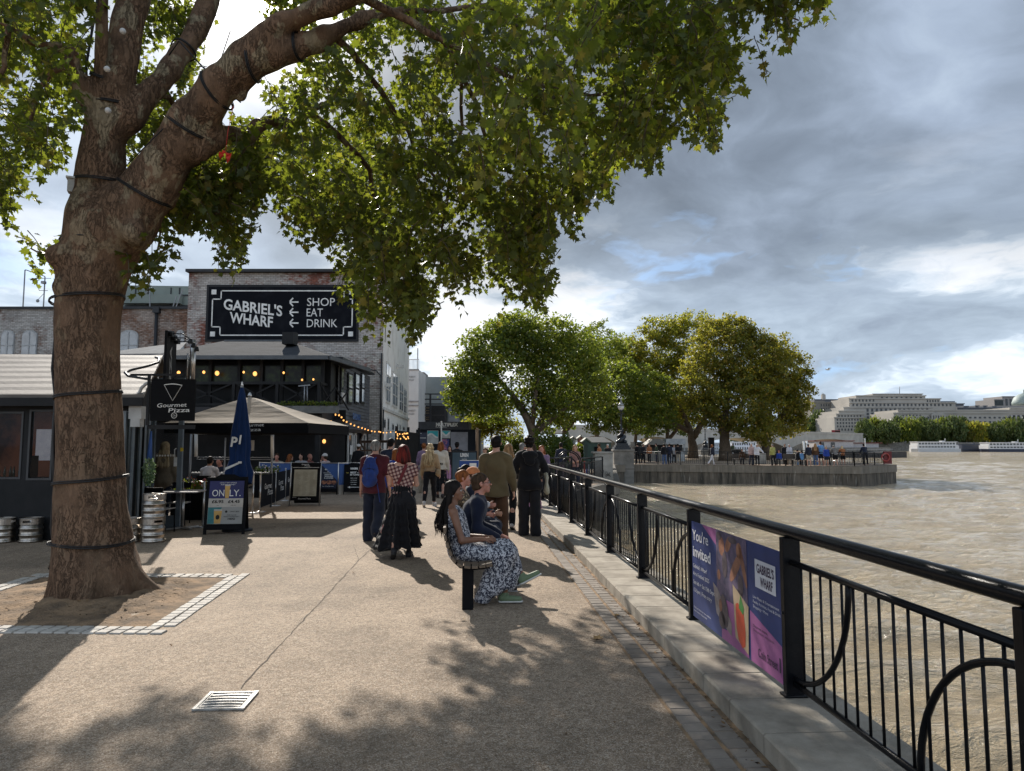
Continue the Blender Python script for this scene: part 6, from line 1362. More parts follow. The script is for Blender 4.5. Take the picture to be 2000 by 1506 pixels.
mb = MB(); mb.X = fc; mb.bb(-.12, .24, -.026, -.024, .235, .25); mb.add([(-.2, -.025, .2425), (-.11, -.025, .205), (-.11, -.025, .28)], [(0, 1, 2)]); mb.build('arrow', MTXT, r)
# two boards by the second bench
p = at(905, 868, 17.5); lb = thing('upright_board', 'teal framed board headed LIMIN standing beyond the seated group', 'board', (p.x, p.y, 0)); D = 17.5
mb = WB(lb); mb.bb(X_(882, D), X_(932, D), D, D+.04, 0, zat(881, D)); mb.done('frame', MBT)
mb = WB(lb); mb.bb(X_(884.5, D), X_(930, D), D-.006, D-.001, .2, zat(884, D)); mb.done('poster', M('slate_teal', (.035, .060, .075), .6, col2=(.06, .09, .11), vs=2))
mb = WB(lb); mb.text("LIMIN", .12, at(907, 892, D-.012), (1, 0, 0), (0, 0, 1), 15.5/F*D, .05); mb.text("beach bar", .05, at(907, 898, D-.012), (1, 0, 0), (0, 0, 1), 10/F*D, .0); mb.done('lettering', MTXT)
D = 15.5; p = at(918, 868, D); lb = thing('invitation_board', 'blue board reading Youre in, partly hidden behind the olive jacket', 'board', (p.x, p.y, 0))
mb = WB(lb); mb.bb(X_(898, D), X_(946, D), D, D+.03, .05, zat(899, D)); mb.done('panel', M('bright_blue', (.02, .07, .28), .5))
mb = WB(lb); mb.bb(X_(899, D), X_(945, D), D-.004, D, zat(900, D), zat(899, D)); mb.bb(X_(917.5, D), X_(931, D), D-.006, D-.001, zat(912.5, D), zat(904.5, D)); mb.done('white_box', MTXT)
mb = WB(lb); mb.text("You're in", .17, at(919, 920, D-.01), (1, 0, 0), (0, 0, 1), .38, .03); mb.text("Arts Festival", .05, at(922, 926, D-.01), (1, 0, 0), (0, 0, 1), .2); mb.done('lettering', MTXT)

# blue windbreak
D = 23.8; wbk = thing('blue_windbreak', 'low blue fabric windbreak enclosing the pub terrace tables', 'windbreak', (X_(620, D), D, 0)); MBL = M('windbreak_blue', (.045, .095, .25), .7, col2=(.035, .075, .20), vs=1)
for k, (a, b_, Da, Db_) in enumerate(((508, 570, 24.6, 24.2), (570, 622, 24.2, 24.0), (622, 662, 24.0, 23.8), (662, 722, 23.8, 24.4))):
    A, B = at(a, 868, Da), at(b_, 868, Db_); mb = WB(wbk); mb.add([(A.x, A.y, .32), (B.x, B.y, .32), (B.x, B.y, 1.02), (A.x, A.y, 1.02)], [(0, 1, 2, 3)]); mb.done('banner', MBL)
    mb = WB(wbk); mb.add([(A.x, A.y+.02, 0), (B.x, B.y+.02, 0), (B.x, B.y+.02, .33), (A.x, A.y+.02, .33)], [(0, 1, 2, 3)]); mb.done('skirt', M('skirt_cream', (.36, .32, .27), .8))
    mb = WB(wbk); mb.tube([(A.x, A.y, 0), (A.x, A.y, 1.06)], .02, 6); mb.bar((A.x, A.y, 1.04), (B.x, B.y, 1.04), .025); mb.done('post', MCHR)
# cafe barriers
bar = thing('cafe_barrier', 'row of steel posts with black fabric banners lettered Gourmet Pizza beside the path', 'barrier', gp(507, 1000)[:])
pp = [gp(507, 1000), gp(537, 988), gp(556.5, 978), gp(573, 970), gp(586, 963)]
for k, p in enumerate(pp):
    mb = WB(bar); mb.tube([(p.x, p.y, 0), (p.x, p.y, .93)], .020, 10); mb.lathe([(.026, .93), (.028, .95), (.0, .965)], (p.x, p.y, 0), 10); mb.lathe([(.15, 0), (.15, .012), (.03, .03)], (p.x, p.y, 0), 18); mb.done('post', MCHR)
for a, b_ in zip(pp[:-1], pp[1:]):
    mb = WB(bar); mb.add([(a.x, a.y, .10), (b_.x, b_.y, .10), (b_.x, b_.y, .89), (a.x, a.y, .89), (a.x+.006, a.y+.006, .10), (b_.x+.006, b_.y+.006, .10), (b_.x+.006, b_.y+.006, .89), (a.x+.006, a.y+.006, .89)], [(0, 1, 2, 3), (7, 6, 5, 4), (0, 3, 7, 4), (1, 5, 6, 2)]); f = mb.done('banner', M('banner_black', (.012, .013, .017), .8, spec=.1))
    d = (b_-a).normalized(); c = a.lerp(b_, .5)+Vector((.012, -.012, 0)); n = Vector((d.y, -d.x, 0))*.012
    mb = WB(bar); mb.text("Gourmet", .20, c+n+Vector((0, 0, .53))-d*.10, d, (d.x*.12, d.y*.12, 1), .8, .006); mb.text("Pizza", .21, c+n+Vector((0, 0, .36))+d*.16, d, (d.x*.12, d.y*.12, 1), .58, .006); mb.build('lettering', MTXT, f)
for k, (x, y, lab) in enumerate(((396, 1030, 'steel barrier post with reddish cap left of the beer price board'), (493, 1003, 'steel rope post just left of the first Gourmet Pizza banner'))):
    p = gp(x, y); o = thing('barrier_post', lab, 'post', (p.x, p.y, 0)); mb = MB(); mb.tube([(0, 0, 0), (0, 0, .95)], .022, 10); mb.build('shaft', MCHR, o); mb = MB(); mb.lathe([(.15, 0), (.15, .012), (.03, .03)], (0, 0, 0), 18); mb.build('base', MCHR, o)
    mb = MB(); mb.lathe([(.027, .93), (.03, .96), (.0, .985)], (0, 0, 0), 10); mb.build('cap', M('red_cap', (.35, .08, .08)) if k == 0 else MCHR, o)
# cafe table and chairs
Dt_ = 14.2; p = at(362, 868, Dt_); tb = thing('cafe_table', 'square cafe table with bright top on a chrome pedestal, beside the kiosk door', 'table', (p.x, p.y, 0), R(8))
mb = MB(); mb.box((0, 0, .735), (.72, .68, .025)); mb.build('tabletop', M('table_top', (.55, .50, .47), .25, col2=(.4, .36, .34), vs=3, spec=.6), tb, bevel=.004)
mb = MB(); mb.tube([(0, 0, .03), (0, 0, .72)], .03, 10); mb.build('pedestal', MCHR, tb); mb = MB()
for a in (0, 90, 180, 270): mb.box((.16*math.cos(R(a+45)), .16*math.sin(R(a+45)), .025), (.34, .06, .03), R(a+45))
mb.build('cross_base', MCHR, tb)
def mkchair(label, x, y, rz, grp='slim black cafe chairs'):
    r = thing('cafe_chair', label, 'chair', (x, y, 0), rz, grp)
    mb = MB(); mb.box((0, 0, .45), (.40, .40, .02)); mb.build('seat', M('chair_seat', (.35, .32, .30), .3, spec=.5), r, bevel=.004)
    for sx in (-1, 1):
        mb = MB(); mb.tube([(sx*.19, -.19, 0), (sx*.18, -.18, .45)], .011, 6); mb.build('leg', MSK, r)
        mb = MB(); mb.tube([(sx*.19, .22, 0), (sx*.18, .18, .45), (sx*.18, .24, .86)], .011, 6); mb.build('leg', MSK, r)
    mb = MB(); mb.box((0, .235, .80), (.37, .018, .12), 0, R(-8)); mb.tube([(-.18, .21, .62), (.18, .21, .62)], .009, 6); mb.build('backrest', MSK, r); return r
ch = mkchair('black framed cafe chair with bright seat in front of the near table', p.x-.15, p.y-.62, R(175))
for lab, px, D, rz in (('black cafe chair on the far side of the near table', 352, 14.95, 10), ('black cafe chair tucked behind the price board', 425, 15.6, -70), ('black cafe chair under the left side of the cream parasol', 378, 16.3, 100)):
    c = copy_tree(ch); q = at(px, 868, D); c.location = (q.x, q.y, 0); c.rotation_euler = (0, 0, R(rz)); tag(c, lab, 'chair', 'slim black cafe chairs')
for lab, px, D in (('dark cafe table under the cream parasol behind the planter', 410, 17.6), ('dark pub table right of the folded parasol', 585, 25.2), ('dark pub table by the right hand diners', 626, 25.3), ('dark table half hidden behind the price board', 455, 15.9)):
    q = at(px, 868, D); o = thing('cafe_table', lab, 'table', (q.x, q.y, 0), R(5), 'dark terrace tables'); mb = MB(); mb.box((0, 0, .74), (.75, .7, .03)); mb.build('tabletop', M('dark_wood', (.05, .035, .025), .4), o)
    mb = MB(); mb.tube([(0, 0, .02), (0, 0, .74)], .03, 8); mb.lathe([(.22, 0), (.22, .02), (.03, .04)], (0, 0, 0), 14); mb.build('pedestal', MSK, o)
# planter with flowers
for lab, px, D, w, c2 in (('black planter box with red and white flowers behind the cafe table', 390, 16.0, 1.05, 'r'), ('black planter with pale pink flowers at the barrier corner', 524, 22.5, .7, 'p')):
    q = at(px, 868, D); o = thing('flower_planter', lab, 'planter', (q.x, q.y, 0)); mb = MB(); hz_ = .62 if c2 == 'r' else .72; mb.box((0, 0, hz_/2), (w, .35, hz_)); mb.build('box', MSK, o, bevel=.01)
    rg = np.random.default_rng(8); n = 500; P = np.column_stack([rg.uniform(-w/2, w/2, n), rg.uniform(-.17, .17, n), hz_+rg.uniform(0, .26, n)*(1-.5*np.abs(rg.uniform(-1, 1, n)))]); link('foliage', leaves_mesh('foliage', P, rg.normal(size=(n, 3)), rg.normal(size=(n, 3)), .07, LM['green'], True), o)
    n = 60; P = np.column_stack([rg.uniform(-w/2, w/2, n), rg.uniform(-.19, .0, n), hz_+rg.uniform(.05, .30, n)]); link('flowers', leaves_mesh('flowers', P, rg.normal(size=(n, 3)), rg.normal(size=(n, 3)), .06, M('petal_'+c2, (.55, .10, .04) if c2 == 'r' else (.50, .34, .32), .6, col2=(.5, .5, .45), vs=9, lo=.45, hi=.55), True), o)
# white tube frame of the cafe enclosure
D = 19.0; wf = thing('windscreen_frame', 'white tubular frame with clear panels enclosing the parasol tables', 'screen', (X_(455, D), D, 0))
mb = WB(wf)
for px, y0, y1 in ((383, 846, 892), (532, 846, 895)): mb.tube([at(px, y0, D), at(px, y1, D)], .045, 8)
mb.tube([at(378, 846.5, D), at(532, 847.5, D)], .028, 8); mb.done('white_tubes', MWF)
mb = WB(wf)
for px in (373, 440, 532): q = at(px, 868, D); mb.tube([(q.x, q.y, 0), (q.x, q.y, zat(846 if px != 440 else 855, D))], .02 if px == 440 else .03, 8)
for y in (893, 897): mb.tube([at(384, y, D), at(530, y+1, D)], .012, 6)
mb.bar((X_(376, D), D, .9), (X_(530, D), D, .9), .06, .05); mb.done('grey_posts', M('galvanised', (.25, .26, .27)))
mb = WB(wf); mb.bb(X_(488, D), X_(498, D), D+.02, D+.03, zat(880, D), zat(860, D)); mb.done('menu_notice', M('notice_grey', (.34, .34, .34)))
# inner dark back wall items under pub: bottles, bin of fake ivy
q = at(293, 868, 12.9); ivy = thing('ivy_bag', 'net of pale green ivy hanging beside the kiosk door above a red bucket', 'plant', (q.x, q.y, 0)); rg = np.random.default_rng(12); n = 700
u = rg.normal(size=(n, 3)); u /= np.linalg.norm(u, axis=1, keepdims=True); P = u*np.array([.10, .09, .27])*rg.uniform(.7, 1, (n, 1))+np.array([0, 0, 1.18]); link('foliage', leaves_mesh('foliage', P, rg.normal(size=(n, 3)), rg.normal(size=(n, 3)), .045, leaf_mat('ivy_leaf', (.10, .22, .10), (.35, .42, .30), (.2, .3, .1)), True), ivy)
mb = MB(); mb.tube([(0, 0, 1.4), (0, .02, 1.9)], [.05, .015], 8); mb.build('blue_cord', M('cord_blue', (.05, .12, .35)), ivy)
bk_ = thing('red_bucket', 'dark red bucket standing behind the stacked kegs', 'bucket', (q.x-.02, q.y+.35, 0)); mb = MB(); mb.lathe([(.07, 0), (.09, .70), (.095, .71)], n=16); mb.build('body', M('bucket_red', (.14, .015, .02), .5), bk_); mb = MB(); mb.tube([(.095*math.cos(t), .095*math.sin(t), .71) for t in np.linspace(0, 6.283, 17)], .008, 5); mb.build('rim', M('bucket_red', (.14, .015, .02), .5), bk_)
# rack of small glass lanterns by the doors
# ================================================================ PEOPLE
A3 = lambda *v: np.array(v, float)
def skin_mat(n, c): 
    m = M('skin_'+n, c, .5, col2=tuple(q*.82 for q in c), vs=14, spec=.3, bump=.0006, bs=160); b = m.node_tree.nodes['Principled BSDF']; b.inputs['Subsurface Weight'].default_value = .12; b.inputs['Subsurface Radius'].default_value = (.02, .008, .004); return m
SK = {'fair': skin_mat('fair', (.50, .28, .20)), 'ruddy': skin_mat('ruddy', (.46, .21, .15)), 'brown': skin_mat('brown', (.20, .10, .062)), 'tan': skin_mat('tan', (.36, .19, .12))}
def cloth(n, c, c2=None, vs=6, amt=1, rough=.85, bs=55): return M('cloth_'+n, c, rough, col2=c2 or tuple(q*.72 for q in c), vs=vs, amt=amt, bump=.002, bs=bs, spec=.15, sheen=.15)
def hairm(n, c, c2=None): return M('hair_'+n, c, .6, col2=c2 or tuple(q*.35 for q in c), vs=26, stretch=(1, 1, .12), bump=.005, bs=70, spec=.12, lo=.4, hi=.6)
HC = {'black': hairm('black', (.012, .009, .008)), 'grey': hairm('grey', (.25, .235, .215)), 'brown': hairm('brown', (.06, .035, .02)), 'blond': hairm('blond', (.60, .46, .27), (.30, .20, .10)), 'auburn': hairm('auburn', (.24, .08, .025)), 'red': hairm('dark_red', (.16, .018, .012), (.02, .006, .006)), 'fairbrown': hairm('fair_brown', (.34, .20, .095)), 'white': hairm('white', (.55, .53, .50))}
def folds(seed, a=.006, fz=9, fx=22):
    r = np.random.default_rng(seed); p = r.uniform(0, 6, 8)
    return lambda X, Y, Z: -a*(np.sin(fx*X+3*np.sin(fz*Z*.6+p[0])+p[1])*np.sin(fx*.8*Y+p[2]+fz*.3*Z)+.8*np.sin(fz*1.5*Z+4*X+3*Y+p[3])+.5*np.sin(fz*3.3*Z+12*X-9*Y+p[4]))
def rot_x(a): c, s = math.cos(a), math.sin(a); return np.array([[1, 0, 0], [0, c, -s], [0, s, c]])
def rot_z(a): c, s = math.cos(a), math.sin(a); return np.array([[c, -s, 0], [s, c, 0], [0, 0, 1]])
def unit(v): v = np.asarray(v, float); return v/max(np.linalg.norm(v), 1e-9)
LEGREST = dict(a=0, k=4)
def person(label, px, D, H=1.72, yaw=0, pose=None, skin='fair', hair=('short', 'brown'), top=None, legs=None, shoes=((.03, .025, .022), None), vox=.0115, girth=1.0, group='people walking along the river path', loc=None, extra=None, face=False, seed=None):
    """local frame: x right, y forward, z up. pose: lean, twist, hz (seat height of hips), L/R leg (a, k), AL/AR arm (pitch, abduct, flex, inward), J explicit joints"""
    seed = seed if seed is not None else int(px*7+D*13) % 9999; rg = np.random.default_rng(seed); pose = dict(pose or {})
    s = H/1.75; p0 = Vector(loc) if loc is not None else gz(px, D); base = Vector((p0[0], p0[1], p0[2] if len(p0) > 2 else 0))
    lean = R(pose.get('lean', 2)); J = {k: A3(*v) for k, v in pose.get('J', {}).items()}
    Lt, Ls = .43*s, .425*s; hipw = .088*s
    legp = {'L': pose.get('L', (6, 8)), 'R': pose.get('R', (-6, 10))}
    O = A3(0, 0, 0); jt = {}
    for sd, sx in (('L', -1), ('R', 1)):
        a, k = R(legp[sd][0]), R(legp[sd][1]); hip = A3(sx*hipw, 0, 0); kn = hip+Lt*A3(sx*.03, math.sin(a), -math.cos(a)); an = kn+Ls*A3(0, math.sin(a-k), -math.cos(a-k)); jt['hip'+sd], jt['knee'+sd], jt['ank'+sd] = hip, kn, an; jt['sh'+sd] = a-k
    hz = pose.get('hz'); 
    if hz is None: hz = .075*s-min(jt['ankL'][2]-.04*abs(math.sin(jt['shL'])), jt['ankR'][2]-.04*abs(math.sin(jt['shR'])))
    for k_ in ('hipL', 'hipR', 'kneeL', 'kneeR', 'ankL', 'ankR'): jt[k_] = jt[k_]+A3(0, 0, hz)
    O = A3(0, 0, hz); U = A3(0, math.sin(lean), math.cos(lean)); Fw = A3(0, math.cos(lean), -math.sin(lean)); tw = R(pose.get('twist', 0)); Xv = A3(1, 0, 0)
    X2 = Xv*math.cos(tw)+Fw*math.sin(tw); F2 = Fw*math.cos(tw)-Xv*math.sin(tw)
    T = lambda x, y, z: O+X2*x*s+F2*y*s+U*z*s
    RT = np.column_stack([X2, F2, U]); g = girth
    for sd, sx in (('L', -1), ('R', 1)):
        jt['sh_'+sd] = T(sx*.163*(.5+.5*g), -.005, .482)
        pp, ab, fl, inw = [R(v) for v in pose.get('A'+sd, (4, 9, 14, 0))]
        ud = unit(X2*sx*math.sin(ab)+F2*math.sin(pp)*math.cos(ab)-U*math.cos(pp)*math.cos(ab)); el = jt['sh_'+sd]+ud*.285*s
        fd = unit(X2*sx*(math.sin(ab)*.6-math.sin(inw))+F2*math.sin(pp+fl)-U*math.cos(pp+fl)); jt['el'+sd], jt['wr'+sd] = el, el+fd*.245*s
    jt.update(J)
    # head frame
    hy, hp = R(pose.get('hyaw', 0)), R(pose.get('hpitch', 0)); HR = rot_z(hy) @ rot_x(-hp)
    nb = T(0, -.01, .56); hc = T(0, .015, .56)+HR @ A3(0, .012, .155)*s
    HD = lambda x, y, z: hc+HR @ A3(x, y, z)*s*1.02
    q = 1.0 if vox < .02 else 1.1
    body = [ell(T(0, 0, .03), A3(.150*g, .108*g, .115)*s, RT), ell(T(0, .005, .19), A3(.122*g, .094*g, .15)*s, RT), ell(T(0, 0, .37), A3(.142*(.5+.5*g), .104*g, .165)*s, RT), cap(jt['sh_L']*.9+jt['sh_R']*.1, jt['sh_R']*.9+jt['sh_L']*.1, .050*s), cap(T(-.03, -.02, .555), jt['sh_L'], .046*s, .046*s), cap(T(.03, -.02, .555), jt['sh_R'], .046*s, .046*s), cap(nb-U*.04, HD(0, -.012, -.05), .057*s, .052*s)]
    for sd, sx in (('L', -1), ('R', 1)):
        body += [cap(jt['hip'+sd], jt['knee'+sd], .080*s*g, .052*s), cap(jt['knee'+sd], jt['ank'+sd], .053*s, .036*s), ell(jt['knee'+sd]*.62+jt['ank'+sd]*.38+A3(0, -.012, 0), A3(.05, .055, .10)*s)]
        body += [cap(jt['sh_'+sd], jt['el'+sd], .050*s, .040*s), cap(jt['el'+sd], jt['wr'+sd], .041*s, .027*s)]
        # foot
        fdv = unit(A3(sx*.12, 1, 0)); an = jt['ank'+sd]; sh = unit(an-jt['knee'+sd]); fo = unit(fdv-sh*float(fdv @ sh)*.75); jt['foot'+sd] = fo; jt['heel'+sd] = an+sh*.045*s-fo*.03*s; jt['toe'+sd] = jt['heel'+sd]+fo*.185*s
        body += [cap(jt['heel'+sd], jt['toe'+sd], .034*s, .026*s)]
        # hand: palm, four fingers of different length and a thumb from the palm's side
        wr = jt['wr'+sd]; dr = unit(wr-jt['el'+sd]); pn = unit(np.cross(dr, F2)*sx); pn = unit(-X2*sx-dr*float(-X2*sx @ dr)) if abs(float(X2 @ dr)) < .9 else unit(F2)
        pn = A3(*pose['PN'+sd]) if 'PN'+sd in pose else pn
        wd = unit(np.cross(dr, pn)); 
        if float(wd @ F2) < 0: wd = -wd
        cu = R(pose.get('curl', 28)); body.append(cap(wr+dr*.02*s, wr+dr*.075*s, .030*s, .036*s, tuple(pn), 1.9))
        if vox < .016:
            for i, (off, ln) in enumerate(((.030, .070), (.010, .078), (-.010, .073), (-.029, .058))):
                b0 = wr+dr*.088*s+wd*off*s; d1 = unit(dr*math.cos(cu*.7)+pn*math.sin(cu*.7)); d2 = unit(dr*math.cos(cu*1.7)+pn*math.sin(cu*1.7)); m1 = b0+d1*ln*.5*s
                body += [cap(b0, m1, .0098, .0092, k=.006), cap(m1, m1+d2*ln*.5*s, .0092, .0078, k=.005)]
            t0 = wr+dr*.035*s+wd*.026*s; d1 = unit(wd*.75+dr*.65+pn*.25); d2 = unit(wd*.35+dr*.9+pn*.4); body += [cap(t0, t0+d1*.04*s, .0125, .0105, k=.008), cap(t0+d1*.04*s, t0+d1*.04*s+d2*.03*s, .0105, .0085, k=.005)]
        else: body.append(cap(wr+dr*.08*s, wr+dr*.15*s+pn*.03, .026*s, .016*s, tuple(pn), 1.6))
    hd = [ell(HD(0, -.014, .030), A3(.076, .096, .090)*s, HR), ell(HD(0, .030, -.030), A3(.058, .060, .078)*s, HR), cap(HD(-.012, .066, -.088), HD(.012, .066, -.088), .021*s)]
    if vox < .02:
        hd += [cap(HD(-.028, .078, .022), HD(.028, .078, .022), .012*s), cap(HD(0, .090, .008), HD(0, .108, -.026), .007*s, .0125*s, k=.010), cap(HD(-.02, .076, -.060), HD(.02, .076, -.060), .013*s, k=.01), ell(HD(.045, .05, -.022), A3(.022, .024, .02)*s, HR), ell(HD(-.045, .05, -.022), A3(.022, .024, .02)*s, HR),
               ell(HD(.031, .096, .004), A3(.014, .012, .010)*s, HR, 's', .010), ell(HD(-.031, .096, .004), A3(.014, .012, .010)*s, HR, 's', .010)]
        for sx in (-1, 1): hd += [ell(HD(sx*.079, -.008, -.004), A3(.010, .020, .032)*s, HR, k=.006), ell(HD(sx*.087, -.002, -.002), A3(.006, .010, .018)*s, HR, 's', .006)]
    body = [(*b[:8], b[8] if b[8] is not None else .022) for b in body]+[(*b[:8], b[8] if b[8] is not None else .016) for b in hd]
    o = link('person', sdf_mesh('person', body, vox, .022, [SK[skin]]), None, base, (0, 0, R(yaw))); tag(o, label, 'person', group)
    def part(name, prims, mat, h=None, k=.03, disp=None, lap=1, parent=None):
        me = sdf_mesh(name, prims, h or vox*1.02, k, [mat], disp, lap); 
        return link(name, me, parent or o) if me else None
    # eyes, brows, lips, glasses
    if face:
        for sx in (-1, 1):
            mb = MB(); mb.ell(HD(sx*.030, .0835, .004), (.011, .011, .010), 10, 8); e = mb.build('eye', M('eye_white', (.45, .42, .40), .25), o)
            mb = MB(); mb.ell(HD(sx*.030, .0925, .004), (.0055, .004, .0055), 8, 6); mb.build('iris', M('iris_dark', (.02, .012, .008), .2), e)
            mb = MB(); mb.tube([HD(sx*.015, .0885, .0235), HD(sx*.032, .088, .028), HD(sx*.047, .075, .022)], [.0032, .0035, .002], 6); mb.build('eyebrow', HC['black'], o)
        mb = MB(); mb.tube([HD(-.023, .086, -.055), HD(-.008, .0925, -.052), HD(0, .0925, -.054), HD(.008, .0925, -.052), HD(.023, .086, -.055)], [.002, .005, .005, .005, .002], 6); mb.tube([HD(-.02, .086, -.058), HD(0, .092, -.0625), HD(.02, .086, -.058)], [.002, .006, .002], 6); mb.build('lips', M('lips_'+skin, {'brown': (.20, .055, .05)}.get(skin, (.40, .12, .10)), .35), o)
    # hair
    hk, hcn = hair; hm = HC.get(hcn, HC['brown']); hd_ = folds(seed+5, .0035, 14, 60); hh = vox*.95
    cran = ell(HD(0, -.020, .036), A3(.084, .102, .095)*s, HR); facecut = ell(HD(0, .085, -.030), A3(.085, .075, .085)*s, HR, 's', .012)
    if hk == 'short': prs = [cran, ell(HD(0, -.055, -.03), A3(.068, .055, .055)*s, HR), facecut, ell(HD(0, .02, -.095), A3(.12, .12, .05)*s, HR, 's', .01), ell(HD(.085, .0, -.03), A3(.03, .022, .035)*s, HR, 's', .008), ell(HD(-.085, .0, -.03), A3(.03, .022, .035)*s, HR, 's', .008)]
    elif hk == 'curly': prs = [ell(HD(0, -.02, .045), A3(.094, .108, .100)*s, HR), ell(HD(0, -.06, -.03), A3(.07, .055, .055)*s, HR), facecut]; hd_ = folds(seed+5, .010, 55, 75)
    elif hk == 'bun': prs = [cran, facecut, ell(HD(0, -.06, -.03), A3(.06, .05, .05)*s, HR), ell(HD(0, -.115, .03), A3(.045, .045, .045)*s, HR)]
    elif hk in ('long', 'longwave', 'blown', 'bob'):
        L_ = {'long': .30, 'longwave': .34, 'blown': .26, 'bob': .10}[hk]; wv = .016 if hk == 'longwave' else .007
        bk = lambda z, y=-.07: T(0, y-.03, .56+z)
        prs = [ell(HD(0, -.022, .036), A3(.090, .106, .098)*s, HR), facecut, cap(HD(-.062, -.045, -.02), HD(-.070, -.052, -.12), .042*s), cap(HD(.062, -.045, -.02), HD(.070, -.052, -.12), .042*s), cap(HD(0, -.08, -.02), HD(0, -.085, -.13), .058*s)]
        if hk != 'bob':
            bl = .20 if hk == 'blown' else 0
            for x in (-.075, -.035, .0, .035, .075): prs.append(cap(HD(x, -.075, -.10), T(x*1.45+bl*(1 if x > -.05 else .5), -.125-abs(bl)*.1, .56-L_+abs(x)*.4), .044*s, .030*s))
        else: prs.append(ell(HD(0, -.05, -.08), A3(.085, .065, .06)*s, HR))
        hd_ = folds(seed+5, wv*.7, 42 if hk == 'longwave' else 10, 65)
    elif hk == 'cap': prs = [ell(HD(0, -.012, .042), A3(.088, .106, .088)*s, HR), cut(HD(0, 0, .022), HR @ A3(0, .12, -1)), cap(HD(-.035, .09, .028), HD(.035, .09, .028), .03*s, fn=tuple(HR @ A3(0, 0, 1)), f=3.2, k=.01)]; hd_ = None
    else: prs = None
    if prs:
        hob = part('cap' if hk == 'cap' else 'hair', prs, hm if hk != 'cap' else cloth(hcn, {'orange': (.55, .20, .08), 'whitecap': (.55, .53, .50), 'redcap': (.4, .04, .03), 'navycap': (.02, .03, .06)}[hcn]), hh, .02, hd_)
        if hk == 'longwave' or (face and hk == 'long'):
            mb = MB(); r_ = random.Random(seed)
            for q_ in range(90):
                x = r_.uniform(-.085, .085); a_ = HD(x, -.085+abs(x)*.3, -.02); b_ = T(x*1.7+r_.uniform(-.045, .045), -.13-r_.uniform(0, .04)-(.10*r_.random()**2 if face else 0), .56-L_-r_.uniform(-.08, .05)); pts = [a_+(b_-a_)*t+X2*.012*math.sin(t*14+q_)+F2*(.010*math.sin(t*11+q_*2)-.035*math.sin(math.pi*t)) for t in np.linspace(0, 1, 9)]
                mb.tube(pts, [.006]*7+[.004, .001], 4)
            mb.build('hair_strands', hm, o)
    if hk == 'cap': part('hair', [cran, facecut, cut(HD(0, 0, .03), A3(0, 0, 1)), ell(HD(0, -.06, -.04), A3(.06, .05, .05)*s, HR)], HC['brown'], hh, .02)
    # clothes
    if top:
        e = top.get('e', .018)*s; mt = top['m']; hem = top.get('hem', -.06); sl_ = top.get('sleeve', 'long'); gw = top.get('g', 1.0)*g
        pr_ = [ell(T(0, 0, .03), A3(.150*gw, .110*gw, .15)*s+e, RT), ell(T(0, .005, .19), A3(.128*gw, .098*gw, .17)*s+e, RT), ell(T(0, 0, .37), A3(.146*(.5+.5*gw), .106*gw, .165)*s+e, RT), cap(jt['sh_L']*.92+jt['sh_R']*.08, jt['sh_R']*.92+jt['sh_L']*.08, .046*s+e*.8), cap(T(-.03, -.02, .548), jt['sh_L'], .045*s+e*.4, .047*s+e*.7), cap(T(.03, -.02, .548), jt['sh_R'], .045*s+e*.4, .047*s+e*.7)]
        pr_.append(ell(T(0, -.005, -.06), A3(.168*gw, .132*gw, .16)*s+e, RT))
        pr_.append(cut(T(0, 0, hem), -U))
        if top.get('off'): pr_.append(cut(T(0, 0, .50), U))
        else: pr_.append(cut(T(0, 0, .585), U))
        for sd in 'LR':
            S_, E_, W_ = jt['sh_'+sd], jt['el'+sd], jt['wr'+sd]
            if sl_ == 'long': pr_ += [cap(S_, E_, .050*s+e*.85, .043*s+e*.85), cap(E_, E_+(W_-E_)*.93, .043*s+e*.85, .033*s+e*.8)]
            elif sl_ == 'short': pr_ += [cap(S_, S_+(E_-S_)*.72, .056*s+e, .050*s+e*1.2)]
            elif sl_ == 'cap': pr_ += [cap(S_, S_+(E_-S_)*.30, .054*s+e, .05*s+e)]
        tp = part(top.get('n', 'jacket'), pr_, mt, None, .035, folds(seed, top.get('f', .006)))
    if legs:
        kd = legs['k']; mt = legs['m']
        if kd in ('trousers', 'wide', 'shorts', 'crop'):
            e = {'trousers': .018, 'wide': .026, 'shorts': .03, 'crop': .016}[kd]*s; pr_ = [ell(T(0, -.005, .0), A3(.150*g, .112*g, .12)*s+e*.4, RT), cut(T(0, 0, .12), U)]
            for sd in 'LR':
                Hh, K_, A_ = jt['hip'+sd], jt['knee'+sd], jt['ank'+sd]
                if kd == 'shorts': pr_.append(cap(Hh, Hh+(K_-Hh)*.72, .088*s*g+e, .072*s+e))
                else:
                    r3 = {'trousers': .046, 'wide': .072, 'crop': .044}[kd]*s+e; fr_ = {'trousers': 1.0, 'wide': 1.04, 'crop': .80}[kd]
                    pr_ += [cap(Hh, K_, .084*s*g+e*.5, .062*s+e*(1.4 if kd == 'wide' else .8)), cap(K_, K_+(A_-K_)*fr_, .060*s+e*(1.4 if kd == 'wide' else .8), r3)]
            part('trousers' if kd != 'shorts' else 'shorts', pr_, mt, None, .025, folds(seed+1, .006, 12, 18))
        elif kd == 'skirt':
            hemz = legs.get('hem', .16); fl = legs.get('flare', .17)*s; n = 8; pr_ = []
            for i in range(n):
                t = i/(n-1); z = (hz+.14*s)*(1-t)+hemz*t; r_ = .13*s+fl*t; cy = legs.get('dy', 0)*t; pr_.append(ell(A3(legs.get('dx', 0)*t, cy, z), A3(r_+.02, r_*.85+.01, .11), None))
            pr_.append(cut(A3(0, 0, hemz), A3(.05, 0, -1)))
